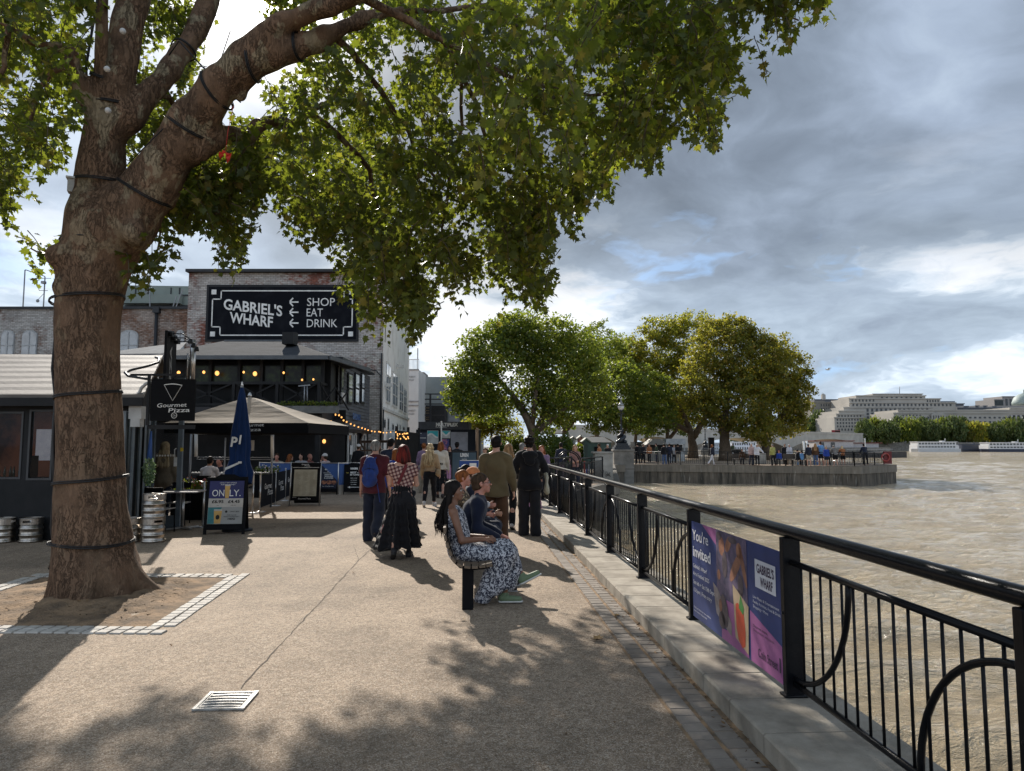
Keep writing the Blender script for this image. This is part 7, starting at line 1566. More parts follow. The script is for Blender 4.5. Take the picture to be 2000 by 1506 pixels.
            part('skirt', pr_, mt, None, .05, lambda X, Y, Z: -.022*np.clip((hz+.05-Z)*1.3, 0, 1)*np.sin(np.arctan2(Y, X+1e-5)*9+seed+2*Z)-.008*np.sin(np.arctan2(Y, X+1e-5)*17+5*Z))
    if shoes:
        sm = M('shoe_%d_%d_%d' % tuple(int(c*200) for c in shoes[0]), shoes[0], .6); so2 = shoes[1] or (.03, .03, .03); sol = M('sole_%d_%d_%d' % tuple(int(c*200) for c in so2), so2, .6)
        for sd in 'LR':
            h_, t_, fo = jt['heel'+sd], jt['toe'+sd], jt['foot'+sd]; up = unit(jt['knee'+sd]-jt['ank'+sd]); up = unit(up-fo*float(up @ fo))
            p_ = part('shoe', [cap(h_+up*.005, t_+fo*.015, .044*s, .036*s, tuple(up), 1.05), cap(jt['ank'+sd]+up*.01, h_+up*.02, .044*s, .044*s), cut(h_-up*.026*s, -up)], sm, vox*.9, .02)
            if vox < .02 and p_: part('sole', [cap(h_-up*.030*s-fo*.004, t_-up*.026*s+fo*.022, .046*s, .041*s, tuple(up), 2.6)], sol, vox*.8, .01, parent=p_)
    o['_j'] = 0; del o['_j']
    wm = Matrix.Translation(base) @ Matrix.Rotation(R(yaw), 4, 'Z')
    return o, dict(jt=jt, T=T, HD=HD, s=s, part=part, wm=wm, base=base, yaw=yaw, U=U, F=F2, X=X2, hz=hz, RT=RT, HR=HR, folds=folds)

# fabrics with their own pattern
def plaid():
    m, g, b = new_mat('plaid_cloth'); P = g.n('ShaderNodeTexCoord').outputs['Object']; s = g.n('ShaderNodeSeparateXYZ', {0: g.vm('ADD', P, g.vm('MULTIPLY', g.noise(P, 5, 2, .5, col=True), (.03, .03, .03)))}).outputs
    def band(v): return g.math('GREATER_THAN', g.math('PINGPONG', g.math('MULTIPLY', v, 18.0), .5), .27)
    u = g.math('ADD', s[0], g.math('MULTIPLY', s[2], .35)); w = g.math('SUBTRACT', s[2], g.math('MULTIPLY', s[0], .35))
    t = g.math('MULTIPLY', g.math('ADD', band(u), band(w)), .5)
    lk(g, g.ramp(t, [(.0, (.42, .30, .25)), (.5, (.19, .085, .075)), (1.0, (.045, .014, .018))], 'CONSTANT' if False else 'LINEAR'), b.inputs['Base Color']); b.inputs['Roughness'].default_value = .9; return m
def floral(name='floral_cloth', a=(.46, .46, .48), c=(.012, .015, .032), sc=34):
    m, g, b = new_mat(name); P = g.n('ShaderNodeTexCoord').outputs['Object']; n1 = g.noise(P, sc, 4, .7, .8); n2 = g.noise(g.vm('ADD', P, (3, 1, 2)), sc*2.2, 3, .6)
    f = g.math('ADD', g.math('MULTIPLY', n1, .65), g.math('MULTIPLY', n2, .35)); lk(g, g.ramp(f, [(.485, c), (.51, tuple((p+q)/2.4 for p, q in zip(a, c))), (.55, a)]), b.inputs['Base Color']); b.inputs['Roughness'].default_value = .85; return m
PLAID = plaid(); FLOR = floral(); LEOP = floral('zebra_print_cloth', (.34, .25, .15), (.04, .028, .018), 17)

MAROON = cloth('maroon', (.075, .014, .020)); NAVY = cloth('navy', (.016, .020, .036)); BLACK = cloth('black', (.007, .007, .009)); OLIVE = cloth('olive', (.115, .085, .042), (.080, .058, .028), 3); BROWN = cloth('brown', (.075, .036, .017)); TAN = cloth('tan', (.36, .25, .14)); CREAM = cloth('cream', (.52, .46, .37)); CHAR = cloth('charcoal', (.014, .014, .017)); WHITE = cloth('white', (.55, .54, .56)); PINK = cloth('pink', (.45, .22, .33)); GREYC = cloth('grey', (.16, .15, .14)); BLUE = cloth('light_blue', (.12, .26, .48)); JEAN = cloth('jeans', (.06, .10, .20)); ORNG = cloth('rust', (.30, .12, .05)); SHIRTB = cloth('indigo', (.010, .014, .032), (.006, .008, .019), 3); BEIGE = cloth('beige', (.34, .29, .22)); LGREY = cloth('pale_grey', (.34, .34, .35)); GREEN = cloth('dark_green', (.04, .055, .03)); YEL = cloth('dull_yellow', (.34, .33, .10)); RBLUE = cloth('bright_blue', (.02, .05, .26)); PLUM = cloth('mauve', (.20, .13, .20))

# man with the blue rucksack
o, K = person('grey haired man in maroon T-shirt and navy trousers wearing a blue rucksack', 733, 12.45, 1.72, 3, dict(lean=4, L=(4, 6), R=(-14, 32), AL=(2, 10, 10, 0), AR=(-4, 12, 16, 0)), 'fair', ('short', 'grey'), dict(m=MAROON, n='t_shirt', sleeve='short', hem=-.10, e=.024), dict(k='wide', m=NAVY), ((.20, .11, .05), (.10, .06, .035)), .0105, 1.12)
def worn(name, label, cat, K, prims, mat, h=.012, k=.03, disp=None, group=None, extra=None):
    me = sdf_mesh(name, prims, h, k, [mat], disp); b = link(name, me, None, K['base'], (0, 0, R(K['yaw']))); tag(b, label, cat, group); return b
T = K['T']; RB = M('rucksack_blue', (.012, .040, .20), .7, col2=(.008, .022, .11), vs=7, bump=.004, bs=25, sheen=.1)
b = worn('rucksack', 'bright blue rucksack with hanging strap on the grey haired walker', 'rucksack', K, [ell(T(-.06, -.185, .28), A3(.135, .085, .22), K['RT']), ell(T(-.06, -.22, .12), A3(.13, .08, .12), K['RT']), ell(T(-.06, -.175, .45), A3(.10, .06, .08), K['RT']), ell(T(-.06, -.27, .20), A3(.09, .05, .12), K['RT'])], RB, .010, .04, folds(3, .007, 16, 25))
mb = MB(); 
for x in (-.14, .02): mb.tube([T(x, -.12, .50), T(x, -.03, .56), T(x*1.1, .10, .46), T(x*1.2, .10, .25), T(x*1.1, -.08, .12)], .014, 6)
mb.tube([T(.06, -.16, .08), T(.10, -.15, -.15), T(.13, -.13, -.32)], .010, 5); mb.build('strap', RB, b)
mb = MB(); mb.tube([T(-.06+x, -.315+abs(x)*.6, z) for x, z in ((-.09, .30), (0, .33), (.09, .30))], .005, 5); mb.tube([T(-.06, -.28, .40), T(-.06, -.30, .30), T(-.06, -.32, .15)], .004, 5); mb.build('zip', M('zip_dark', (.01, .015, .04)), b)
# woman in plaid top
o, K = person('woman in off shoulder plaid top and long flared black skirt, dark red hair', 788, 10.65, 1.64, 4, dict(lean=2, L=(-10, 24), R=(7, 6), AL=(18, 8, 65, 25), AR=(18, 8, 70, 25), hyaw=5), 'fair', ('bob', 'red'), dict(m=PLAID, n='plaid_top', sleeve='cap', hem=.07, e=.014, off=True, g=1.02), dict(k='skirt', m=BLACK, hem=.155, flare=.22, dx=-.06), ((.02, .02, .022), (.035, .035, .035)), .0105, 1.08)
T = K['T']; K['part']('tied_cardigan', [cap(T(-.15, .03, .08), T(.15, .03, .06), .05), ell(T(.03, -.11, -.05), A3(.15, .05, .15)), ell(T(.16, -.03, -.12), A3(.055, .06, .16))], CHAR, .012, .04, folds(9, .008, 14, 25))
mb = MB(); q = [T(.06, -.115, .53), T(.02, -.135, .42), T(-.03, -.135, .30), T(-.07, -.135, .22)]
for a, b_ in zip(q[:-1], q[1:]): mb.bar(a, b_, .045, .012, up=K['F'])
mb.build('red_strap', M('strap_red', (.13, .008, .012), .6), o)
K['part']('scarf', [cap(T(-.14, -.02, -.06), T(-.24, -.03, -.32), .03, .02), cap(T(-.24, -.03, -.32), T(-.30, -.05, -.52), .02, .035)], cloth('scarf_red', (.22, .04, .05), (.40, .25, .22), 22), .011, .02)
# man ahead with dark jacket
person('man in dark navy jacket and black cap seen over the rucksack walker', 763, 17.2, 1.79, -4, dict(AR=(10, 14, 30, 0)), 'fair', ('short', 'black'), dict(m=NAVY, hem=-.12, e=.03), dict(k='trousers', m=CHAR), vox=.014, girth=1.1)
person('person with orange dyed hair and blue top between the plaid woman and rucksack man', 774, 15.0, 1.55, 20, dict(), 'fair', ('bob', 'auburn'), dict(m=RBLUE, n='blue_top', sleeve='long', hem=-.1), dict(k='trousers', m=NAVY), vox=.014)
# blonde and friends
o, K = person('woman with long curly blonde hair, tan jacket and cropped black trousers', 840, 19.3, 1.67, -3, dict(L=(-12, 18), R=(14, 6), AR=(8, 12, 20, 0)), 'fair', ('longwave', 'blond'), dict(m=TAN, hem=.06, e=.028), dict(k='crop', m=BLACK), ((.5, .48, .45), (.6, .6, .6)), .0125)
T = K['T']; worn('shoulder_bag', 'tan woven shoulder bag hanging at the blonde walker\'s hip', 'bag', K, [ell(T(.24, .0, .02), A3(.07, .13, .11))], TAN, .014, .02, folds(2, .006, 30, 40))
person('auburn haired woman in cream jacket and long black skirt', 861, 22.3, 1.73, -2, dict(L=(10, 4), R=(-10, 12)), 'fair', ('bob', 'auburn'), dict(m=CREAM, hem=-.03, e=.03), dict(k='skirt', m=BLACK, hem=.22, flare=.10), ((.03, .02, .02), None), .014)
person('person with auburn bun and mauve top walking ahead of the blonde woman', 828, 24.5, 1.70, 3, dict(L=(12, 4), R=(-10, 14)), 'fair', ('bun', 'auburn'), dict(m=PLUM, n='jumper', hem=-.1), dict(k='wide', m=BEIGE), vox=.015)
person('small figure in black jacket and pink skirt coming towards the camera', 878.5, 31.5, 1.58, 180, dict(), 'fair', ('long', 'brown'), dict(m=BLACK, hem=.0), dict(k='skirt', m=PINK, hem=.15, flare=.05), vox=.018)
person('person with round black hair standing behind the teal board', 892.5, 27.5, 1.72, 0, dict(), 'brown', ('curly', 'black'), dict(m=CHAR, hem=-.08), dict(k='trousers', m=BLACK), vox=.016)
person('person in brown jacket seen past the olive jacket shoulder', 947.5, 24.0, 1.52, 170, dict(), 'tan', ('short', 'brown'), dict(m=BROWN, hem=-.08), dict(k='trousers', m=NAVY), vox=.016)
# olive jacket man
person('tall man with cropped black hair in olive jacket and brown trousers', 969, 11.35, 1.79, -4, dict(lean=1, L=(8, 6), R=(-6, 10), AL=(4, 10, 14, 0), AR=(6, 12, 14, 0)), 'fair', ('short', 'black'), dict(m=OLIVE, hem=-.10, e=.030, g=1.0, f=.010), dict(k='wide', m=BROWN), ((.03, .02, .015), (.5, .5, .48)), .0105, 1.12)
# long haired woman beyond him
o, K = person('woman with long wind blown fair hair, rust top and black trousers beyond the olive jacket', 993, 14.2, 1.66, -6, dict(L=(10, 4), R=(-10, 14), AR=(14, 14, 30, 0)), 'fair', ('blown', 'fairbrown'), dict(m=ORNG, n='rust_top', sleeve='long', hem=.10, e=.018), dict(k='trousers', m=BLACK), ((.5, .45, .42), None), .013)
# hooded man
o, K = person('man with curly dark hair in black hooded sweatshirt and wide charcoal trousers', 1034, 13.2, 1.79, 2, dict(lean=1, L=(3, 4), R=(-3, 6), AL=(12, 22, 52, 40), AR=(12, 22, 52, 40)), 'fair', ('curly', 'black'), dict(m=BLACK, n='hooded_sweatshirt', hem=-.13, e=.036, g=1.03, f=.010), dict(k='wide', m=CHAR), ((.02, .02, .02), (.10, .08, .07)), .0105, 1.12)
T = K['T']; K['part']('hood', [ell(T(0, -.13, .50), A3(.15, .07, .08), K['RT']), ell(T(0, -.155, .40), A3(.10, .05, .10), K['RT']), cap(T(-.10, -.05, .56), T(-.02, .05, .54), .035), cap(T(.10, -.05, .56), T(.02, .05, .54), .035), ell(T(0, -.10, .58), A3(.07, .045, .05), K['RT'], 's', .02)], BLACK, .011, .03, folds(4, .006, 12, 25))
worn('tote_bag', 'pale cotton tote bag with faint print hanging beside the hooded man', 'bag', K, [ell(T(.31, .02, .0), A3(.035, .13, .20)), ell(T(.315, .02, -.12), A3(.05, .12, .09)), cap(T(.28, .02, .18), T(.25, .02, .34), .02, .015)], cloth('tote', (.40, .38, .30), (.30, .29, .22), 9), .011, .03, folds(6, .007, 14, 22))
person('woman in long pink skirt walking ahead of the hooded man, brown hair', 1040, 17.2, 1.66, 0, dict(), 'fair', ('long', 'brown'), dict(m=BLACK, n='top', hem=0), dict(k='skirt', m=PINK, hem=.14, flare=.06), vox=.014)
person('grey haired person in white top holding a phone up by the railing', 1019, 19.0, 1.68, -40, dict(AL=(60, 10, 95, 0)), 'ruddy', ('short', 'grey'), dict(m=WHITE, n='shirt', sleeve='long', hem=-.08), dict(k='trousers', m=BEIGE), vox=.015)
person('woman in sunglasses and pale mauve top facing the camera right of the hooded man', 1058, 20.0, 1.62, 175, dict(AL=(30, 10, 60, 0)), 'ruddy', ('long', 'auburn'), dict(m=PLUM, n='blouse', sleeve='long', hem=-.05), dict(k='trousers', m=NAVY), vox=.015)
person('woman with long strawberry blonde hair and dusky pink top facing the camera', 1123, 27.0, 1.62, 178, dict(AL=(18, 8, 70, 25), AR=(18, 8, 60, 25)), 'fair', ('long', 'fairbrown'), dict(m=cloth('dusky', (.26, .14, .12)), n='jumper', hem=-.05), dict(k='trousers', m=NAVY), vox=.015)
person('dark haired person in black standing behind the ring ornament', 1096, 29.5, 1.72, 10, dict(AR=(10, 12, 40, 0)), 'tan', ('short', 'black'), dict(m=NAVY, hem=-.1), dict(k='wide', m=PLUM), vox=.016)
person('person in orange jacket passing the dark green shed', 1171, 44, 1.7, 60, dict(), 'tan', ('short', 'brown'), dict(m=ORNG, hem=-.1), dict(k='trousers', m=BLACK), vox=.022)
person('white haired person in dark coat in front of the dark green shed', 1187, 45, 1.68, 150, dict(), 'fair', ('short', 'white'), dict(m=CHAR, hem=-.3), dict(k='trousers', m=BLACK), vox=.022)
person('person in black wearing a pale cap by the white framed pub doors', 700, 26.5, 1.66, 0, dict(), 'tan', ('cap', 'whitecap'), dict(m=BLACK, hem=-.1), dict(k='trousers', m=BLACK), vox=.016)

# ---- benches
MSLAT = M('bench_timber', (.17, .125, .085), .7, col2=(.095, .068, .045), vs=3, stretch=(4, .6, 4), bump=.002, bs=40)
PRO = [(-.275, .80), (-.268, .725), (-.245, .65), (-.218, .575), (-.185, .505), (-.12, .455), (-.045, .437), (.03, .435), (.105, .442), (.175, .450)]
def bench(label, s0, L, grp):
    c = Vector((-.40, 7.22, 0))+RD*s0; b = thing('park_bench', label, 'bench', c[:], math.atan2(RD.y, RD.x)-math.pi/2, grp)   # local y runs along the bench, x towards the river
    for i, (x, z) in enumerate(PRO):
        x2, z2 = PRO[min(i+1, len(PRO)-1)]; x1, z1 = PRO[max(i-1, 0)]; a = math.atan2(z2-z1, x2-x1); mb = MB(); mb.box((x, L/2, z), (.060, L, .024), 0, 0, -a); mb.build('slat', MSLAT, b)
    for y in (.12, L-.12):
        mb = MB(); mb.box((-.04, y, .21), (.115, .06, .42)); mb.build('leg', MSK, b, bevel=.006)
        mb = MB(); q = [(x+.012*(1 if x < -.15 else 0), y, z-.030+(.006 if x < -.2 else 0)) for x, z in PRO]; mb.tube(q, .016, 8); mb.build('bracket', MSK, b)
    return b
bench('nearer curved slat bench with black end leg, holding the couple', 0, 1.9, 'curved timber slat benches'); bench('farther curved slat bench behind the couple, holding three people', 2.25, 1.9, 'curved timber slat benches')
def bl(x, y, z=0): c = Vector((-.40, 7.22, 0)); return c+RD*y+(-RN)*x+Vector((0, 0, z))
# seated woman in floral dress. local: x right (towards camera), y forward (towards river)
p = bl(-.125, .44); J = dict(kneeR=(.075, .47, .475), ankR=(.06, .47, .085), kneeL=(-.03, .46, .575), ankL=(.0, .66, .265), elR=(.20, .02, .67), wrR=(.09, .235, .665), elL=(-.20, .06, .66), wrL=(-.04, .27, .675), hipR=(.09, .0, .53), hipL=(-.08, .0, .54))
SEATW = dict(hz=.53, lean=-9, hyaw=-14, hpitch=-3, J=J, curl=45, PNR=(-.4, .1, -.9), PNL=(.3, .1, -.9))
o, K = person('woman with long dark hair in floral maxi dress and green trainers, seated with legs crossed', 0, 0, 1.56, math.degrees(math.atan2(RD.y, RD.x))-180, SEATW, 'brown', ('long', 'black'), None, None, ((.13, .18, .10), (.52, .52, .48)), .0082, 1.12, 'people seated on the curved benches', loc=p, face=True)
T = K['T']; jt = K['jt']; s = K['s']; e = .016
dr = [ell(T(0, 0, .03), A3(.175, .135, .13), K['RT']), ell(T(0, .005, .19), A3(.150, .125, .16), K['RT']), ell(T(0, 0, .36), A3(.150, .122, .17), K['RT']), cap(jt['sh_L']*.85+jt['sh_R']*.15, jt['sh_R']*.85+jt['sh_L']*.15, .055), cut(T(0, 0, .55), K['U']), ell(jt['sh_R']+A3(.05, 0, 0), A3(.07, .07, .08), None, 's', .02), ell(jt['sh_L']-A3(.05, 0, 0), A3(.07, .07, .08), None, 's', .02)]
dr += [cap(jt['hipR'], jt['kneeR']+A3(0, .03, .01), .105, .080), cap(jt['hipL'], jt['kneeL']+A3(0, .03, .0), .105, .082), cap(A3(.02, .2, .50), A3(.02, .48, .48), .11, .09)]
dr += [cap(A3(.05, .50, .50), A3(.10, .40, .20), .085, .10), cap(A3(-.02, .54, .52), A3(-.02, .60, .30), .075, .07), cap(A3(.08, .36, .42), A3(.12, .28, .11), .075, .085), cap(A3(.10, .30, .30), A3(.14, .22, .06), .05, .07), cap(A3(0, .42, .35), A3(.02, .50, .22), .09, .10), cut(A3(0, 0, .055), A3(0, -.12, -1))]
K['part']('floral_dress', dr, FLOR, .0095, .045, lambda X, Y, Z: -.012*np.clip((Y-.1)*3, 0, 1)*np.clip((.55-Z)*4, 0, 1)*np.sin(Y*42+X*20+np.sin(Z*9)*2)-.004*np.sin(X*30+Z*25+Y*14))
mb = MB(); mb.tube([K['HD'](.080, .0, -.045), K['HD'](.082, .0, -.062)], .004, 6); mb.build('earring', MCHR, o)
# seated man in dark blue shirt
p = bl(-.105, 1.12); J = dict(kneeR=(.10, .46, .50), ankR=(.11, .42, .085), kneeL=(-.13, .47, .50), ankL=(-.13, .46, .085), elR=(.25, .16, .72), wrR=(.15, .40, .60), elL=(-.25, .18, .72), wrL=(-.13, .44, .60))
o, K = person('man in dark blue shirt and glasses seated in profile, looking at the river', 0, 0, 1.76, math.degrees(math.atan2(RD.y, RD.x))-180, dict(hz=.53, lean=21, hyaw=3, hpitch=-6, J=J, curl=35, PNR=(0, 0, -1), PNL=(0, 0, -1)), 'ruddy', ('short', 'brown'), dict(m=SHIRTB, n='shirt', hem=-.10, e=.024, f=.008), dict(k='trousers', m=NAVY), ((.03, .03, .035), (.3, .3, .3)), .0085, 1.12, 'people seated on the curved benches', loc=p, face=True)
HD = K['HD']; mb = MB()
for sx in (-1, 1):
    mb.tube([HD(sx*.032+.021*math.cos(t), .100, .003+.016*math.sin(t)) for t in np.linspace(0, 6.283, 15)], .0022, 5, False); mb.tube([HD(sx*.053, .099, .008), HD(sx*.078, .06, .008), HD(sx*.082, .0, .004), HD(sx*.082, -.02, -.012)], .0024, 5)
mb.tube([HD(-.011, .102, .006), HD(.011, .102, .006)], .002, 5); mb.build('glasses', M('glasses_black', (.01, .01, .012), .3), o)
K['part']('collar', [cap(K['T'](-.05, -.045, .565), K['T'](.05, -.045, .565), .026), cap(K['T'](-.06, -.03, .565), K['T'](-.045, .06, .535), .022), cap(K['T'](.06, -.03, .565), K['T'](.045, .06, .535), .022)], SHIRTB, .009, .02)
# three people on the farther bench
yb_ = math.degrees(math.atan2(RD.y, RD.x))-180
def seated(label, s_, x, H, hair, topd, skin='ruddy', AR=(30, 12, 60, 0), AL=(30, 12, 50, 0), lean=8, vox=.0105, hyaw=0, face=True, J2=None, leg=NAVY, hz=.53):
    J = dict(kneeR=(.10, .45, .50), ankR=(.11, .42, .085), kneeL=(-.12, .46, .50), ankL=(-.12, .44, .085)); J.update(J2 or {})
    return person(label, 0, 0, H, yb_, dict(hz=hz, lean=lean, hyaw=hyaw, J=J, AR=AR, AL=AL, curl=50), skin, hair, topd, dict(k='trousers', m=leg), ((.04, .04, .04), None), vox, 1.08, 'people seated on the curved benches', loc=bl(x, s_), face=face)
seated('man in zebra print shirt with hand raised to his face, behind the couple', 2.55, -.16, 1.66, ('short', 'auburn'), dict(m=LEOP, n='printed_shirt', sleeve='short', hem=-.08), lean=2, J2=dict(elR=(.24, .20, .76), wrR=(.12, .22, .97)), hz=.52)
seated('bearded man in orange cap and dark striped jacket, middle of the farther bench', 3.15, -.10, 1.70, ('cap', 'orange'), dict(m=NAVY, n='jacket', hem=-.08), 'tan', J2=dict(elL=(-.2, .2, .78), wrL=(-.10, .22, 1.0)), lean=10)
o, K = seated('woman with dark tied back hair and white sleeves at the far end of the bench', 3.72, -.14, 1.66, ('bun', 'black'), dict(m=WHITE, n='blouse', hem=-.08, e=.03), 'ruddy', lean=4, hz=.56)
# ---- cafe customers (seated at tables behind the barriers)
def diner(label, px, D, yaw, hair, m, skin='fair', H=1.68, lean=6, sl='long', arms=(35, 15, 70, 20), vox=.015, hz=.52):
    J = dict(kneeR=(.12, .43, .50), ankR=(.12, .38, .08), kneeL=(-.12, .43, .50), ankL=(-.12, .38, .08))
    o, K = person(label, px, D, H, yaw, dict(hz=hz, lean=lean, J=J, AL=arms, AR=arms), skin, hair, dict(m=m, n='shirt', sleeve=sl, hem=-.06, e=.02), dict(k='trousers', m=NAVY), vox=vox, group='customers seated outside the cafe and pub')
    q = gz(px, D); c = copy_tree(ch); f = Matrix.Rotation(R(yaw), 3, 'Z') @ Vector((0, -.03, 0)); c.location = (q[0]+f.x, q[1]+f.y, 0); c.rotation_euler = (0, 0, R(yaw)+math.pi); c.rotation_euler = (0, 0, R(yaw+180)); tag(c, 'black chair under the '+label.split(' with ')[0].split(' in ')[0]+' in '+label.split(' in ')[-1].split(',')[0] if ' in ' in label else 'black chair under the '+label.split(',')[0], 'chair', 'slim black cafe chairs')
    for k_ in c.children:
        if k_.name.startswith('backrest'): pass
    return o, K
diner('man in white shirt sitting with his back to the path', 409, 18.6, 0, ('short', 'black'), WHITE, 'tan', 1.74)
diner('man in dark jacket facing the path, hand at mouth', 433, 19.6, 170, ('short', 'black'), NAVY, 'ruddy')
diner('man in beige grey jacket leaning on the table', 541, 25.0, -160, ('short', 'brown'), BEIGE, 'ruddy', 1.74)
diner('copper haired woman in dark green coat', 564, 25.0, -40, ('long', 'auburn'), GREEN)
diner('woman in sunglasses and grey cardigan facing the path', 590, 25.6, 180, ('bob', 'black'), LGREY, 'fair', 1.74)
diner('bald headed man in dusky red shirt facing sideways', 603, 26.2, -120, ('none', 'black'), cloth('dusky_red', (.20, .07, .06)), 'ruddy')
diner('man in pale cap and striped pink shirt, right end of the terrace', 638, 24.9, 60, ('cap', 'whitecap'), cloth('pink_grey', (.26, .19, .19), (.40, .33, .33), 20), 'ruddy', 1.74)
diner('woman in black with glass raised, left of the capped man', 624, 25.8, -100, ('bob', 'black'), GREYC)
person('long fair haired person in tan coat standing inside the open glass door', 322, 15.6, 1.70, 10, dict(), 'fair', ('long', 'blond'), dict(m=cloth('camel', (.26, .20, .13)), n='coat', hem=-.42, e=.03), dict(k='trousers', m=NAVY), vox=.015, group='customers seated outside the cafe and pub')
print('people near done')
# ================================================================ TERRACE, BRIDGE, FAR BANK
MSTN = M('pale_concrete', (.36, .34, .30), .85, col2=(.20, .19, .165), vs=1.6, bump=.006, bs=25, detail=9); MST2 = M('grey_granite', (.20, .19, .17), .85, col2=(.11, .105, .095), vs=1.4, bump=.006, bs=20, detail=9)
D = 33.0; cx_ = X_(1178, D); bk = thing('stone_block', 'pale squared stone block with graffiti scrawl at the quay corner', 'stone block', (cx_, D+.3, 0))
mb = MB(); mb.box((0, 0, .6), (.84, .7, 1.3)); mb.build('shaft', MSTN, bk, bevel=.02); mb = MB(); mb.box((-.03, 0, 1.28), (.94, .8, .09)); mb.build('cap', MSTN, bk, bevel=.015)
mb = MB(); mb.bb(-.28, .30, -.362, -.35, .28, 1.12); mb.build('recess_panel', MSTN, bk)
mb = MB(); q = [(-.18, .42), (-.12, .30), (-.05, .28), (-.02, .40), (.0, .22), (.06, .36), (.05, .2), (.12, .34), (.17, .24), (.13, .18), (.22, .16), (.28, .30), (.2, .22), (.3, .1)]; mb.tube([(x, -.366, z+.08) for x, z in q], .011, 5); mb.tube([(.08, -.366, .24), (.14, -.366, .30), (.16, -.366, .22), (.08, -.366, .2)], .010, 5); mb.build('graffiti', MINK, bk)
gt = thing('stair_gate', 'black framed barred gate with coloured stickers left of the pale stone block', 'gate', (X_(1140, 32.4), 32.4, 0)); mb = MB(); w = .46
for x in (-w, w): mb.box((x, 0, .52), (.05, .05, 1.04))
mb.box((0, 0, 1.03), (2*w+.08, .06, .06)); mb.box((0, 0, .85), (2*w, .04, .04)); mb.box((0, 0, .06), (2*w, .04, .04)); mb.build('frame', MI, gt)
mb = MB()
for k in range(1, 9): mb.box((-w+2*w*k/9, 0, .45), (.014, .014, .8))
mb.build('bars', MI, gt)
for x, z, hh, c in ((-.12, .35, .25, (.02, .2, .22)), (.02, .6, .6, (.42, .05, .03)), (.12, .35, .4, (.06, .08, .4)), (.22, .5, .5, (.45, .47, .5))): mb = MB(); mb.box((x, .06, z), (.09, .01, hh)); mb.build('sticker', M('sticker_%d' % int(c[0]*100+z*10), c, .5), gt)
# granite pier and dolphin lamps
D = 58.6; pc = X_(1217.5, D); pier = thing('granite_pier', 'dark granite pier rising from the water under the nearest dolphin lamp', 'pier', (pc, D+.8, 0))
mb = MB(); mb.box((0, 0, -1.9), (1.62, 1.6, 6.0)); mb.build('shaft', MST2, pier, bevel=.03); mb = MB(); mb.box((0, 0, 1.17), (1.74, 1.72, .16)); mb.build('cap', MST2, pier, bevel=.03); mb = MB(); mb.box((0, 0, -.35), (1.645, 1.625, .04)); mb.build('joint', M('joint_dark', (.07, .05, .035)), pier)
MCI = M('cast_iron', (.010, .014, .018), .35, col2=(.022, .028, .034), vs=9, bump=.008, bs=12)
def lamp():
    r = thing('dolphin_lamp', 'x', 'lamp post')
    mb = MB(); mb.box((0, 0, .09), (1.35, 1.35, .18)); mb.box((0, 0, .26), (1.15, 1.15, .16)); mb.box((0, 0, .42), (.95, .95, .16)); mb.build('plinth', MCI, r, bevel=.02)
    for a in (45, 225):
        mb = MB(); q = []; 
        for t in np.linspace(0, 1, 16): an = R(a)+t*4.2; rr = .40-.28*t; q.append((rr*math.cos(an), rr*math.sin(an), .58+.95*t+.10*math.sin(t*6)))
        mb.tube(q, [.20-.13*t for t in np.linspace(0, 1, 16)], 10); mb.ell((q[0][0], q[0][1], .62), (.25, .22, .18)); mb.ell((q[-1][0]*1.6, q[-1][1]*1.6, q[-1][2]+.02), (.14, .05, .08)); mb.build('dolphin', MCI, r)
    mb = MB(); mb.lathe([(.13, .5), (.10, 1.4), (.14, 1.46), (.08, 1.55), (.07, 2.4), (.11, 2.44), (.06, 2.55), (.05, 3.1), (.10, 3.15), (.16, 3.25)], n=14); mb.bar((-.28, 0, 2.95), (.28, 0, 2.95), .04); mb.build('column', MCI, r)
    mb = MB(); mb.lathe([(.10, 3.24), (.22, 3.36), (.27, 3.52), (.26, 3.62)], n=18); mb.build('globe', M('lamp_glass', (.62, .62, .60), .15, col2=(.40, .42, .42), vs=5), r)
    mb = MB(); mb.lathe([(.27, 3.60), (.24, 3.74), (.12, 3.86), (.07, 3.92), (.10, 3.97), (.04, 4.05), (.05, 4.12), (.01, 4.28)], n=14); mb.build('crown', M('lamp_crown', (.25, .25, .24), .35, .5), r); return r
lm = lamp(); 
for i, (px, D, z, lab) in enumerate(((1213, 59.4, 1.25, 'nearest dolphin lamp post, standing on the granite pier'), (1376, 112, .8, 'dolphin lamp post half hidden in the trees beyond the orange haired person'), (1494, 100, .9, 'dolphin lamp post in deep shade right of the thick pale trunk'))):
    o = lm if i == 0 else copy_tree(lm); o.location = (X_(px, D), D, z); tag(o, lab, 'lamp post', 'cast iron dolphin lamps')
    if i: pb_ = thing('lamp_plinth', 'low stone plinth under the '+('second' if i == 1 else 'rightmost')+' dolphin lamp', 'plinth', (X_(px, D), D, 0)); mb = MB(); mb.box((0, 0, z/2), (1.9, 1.9, z)); mb.build('block', MST2, pb_, bevel=.03)
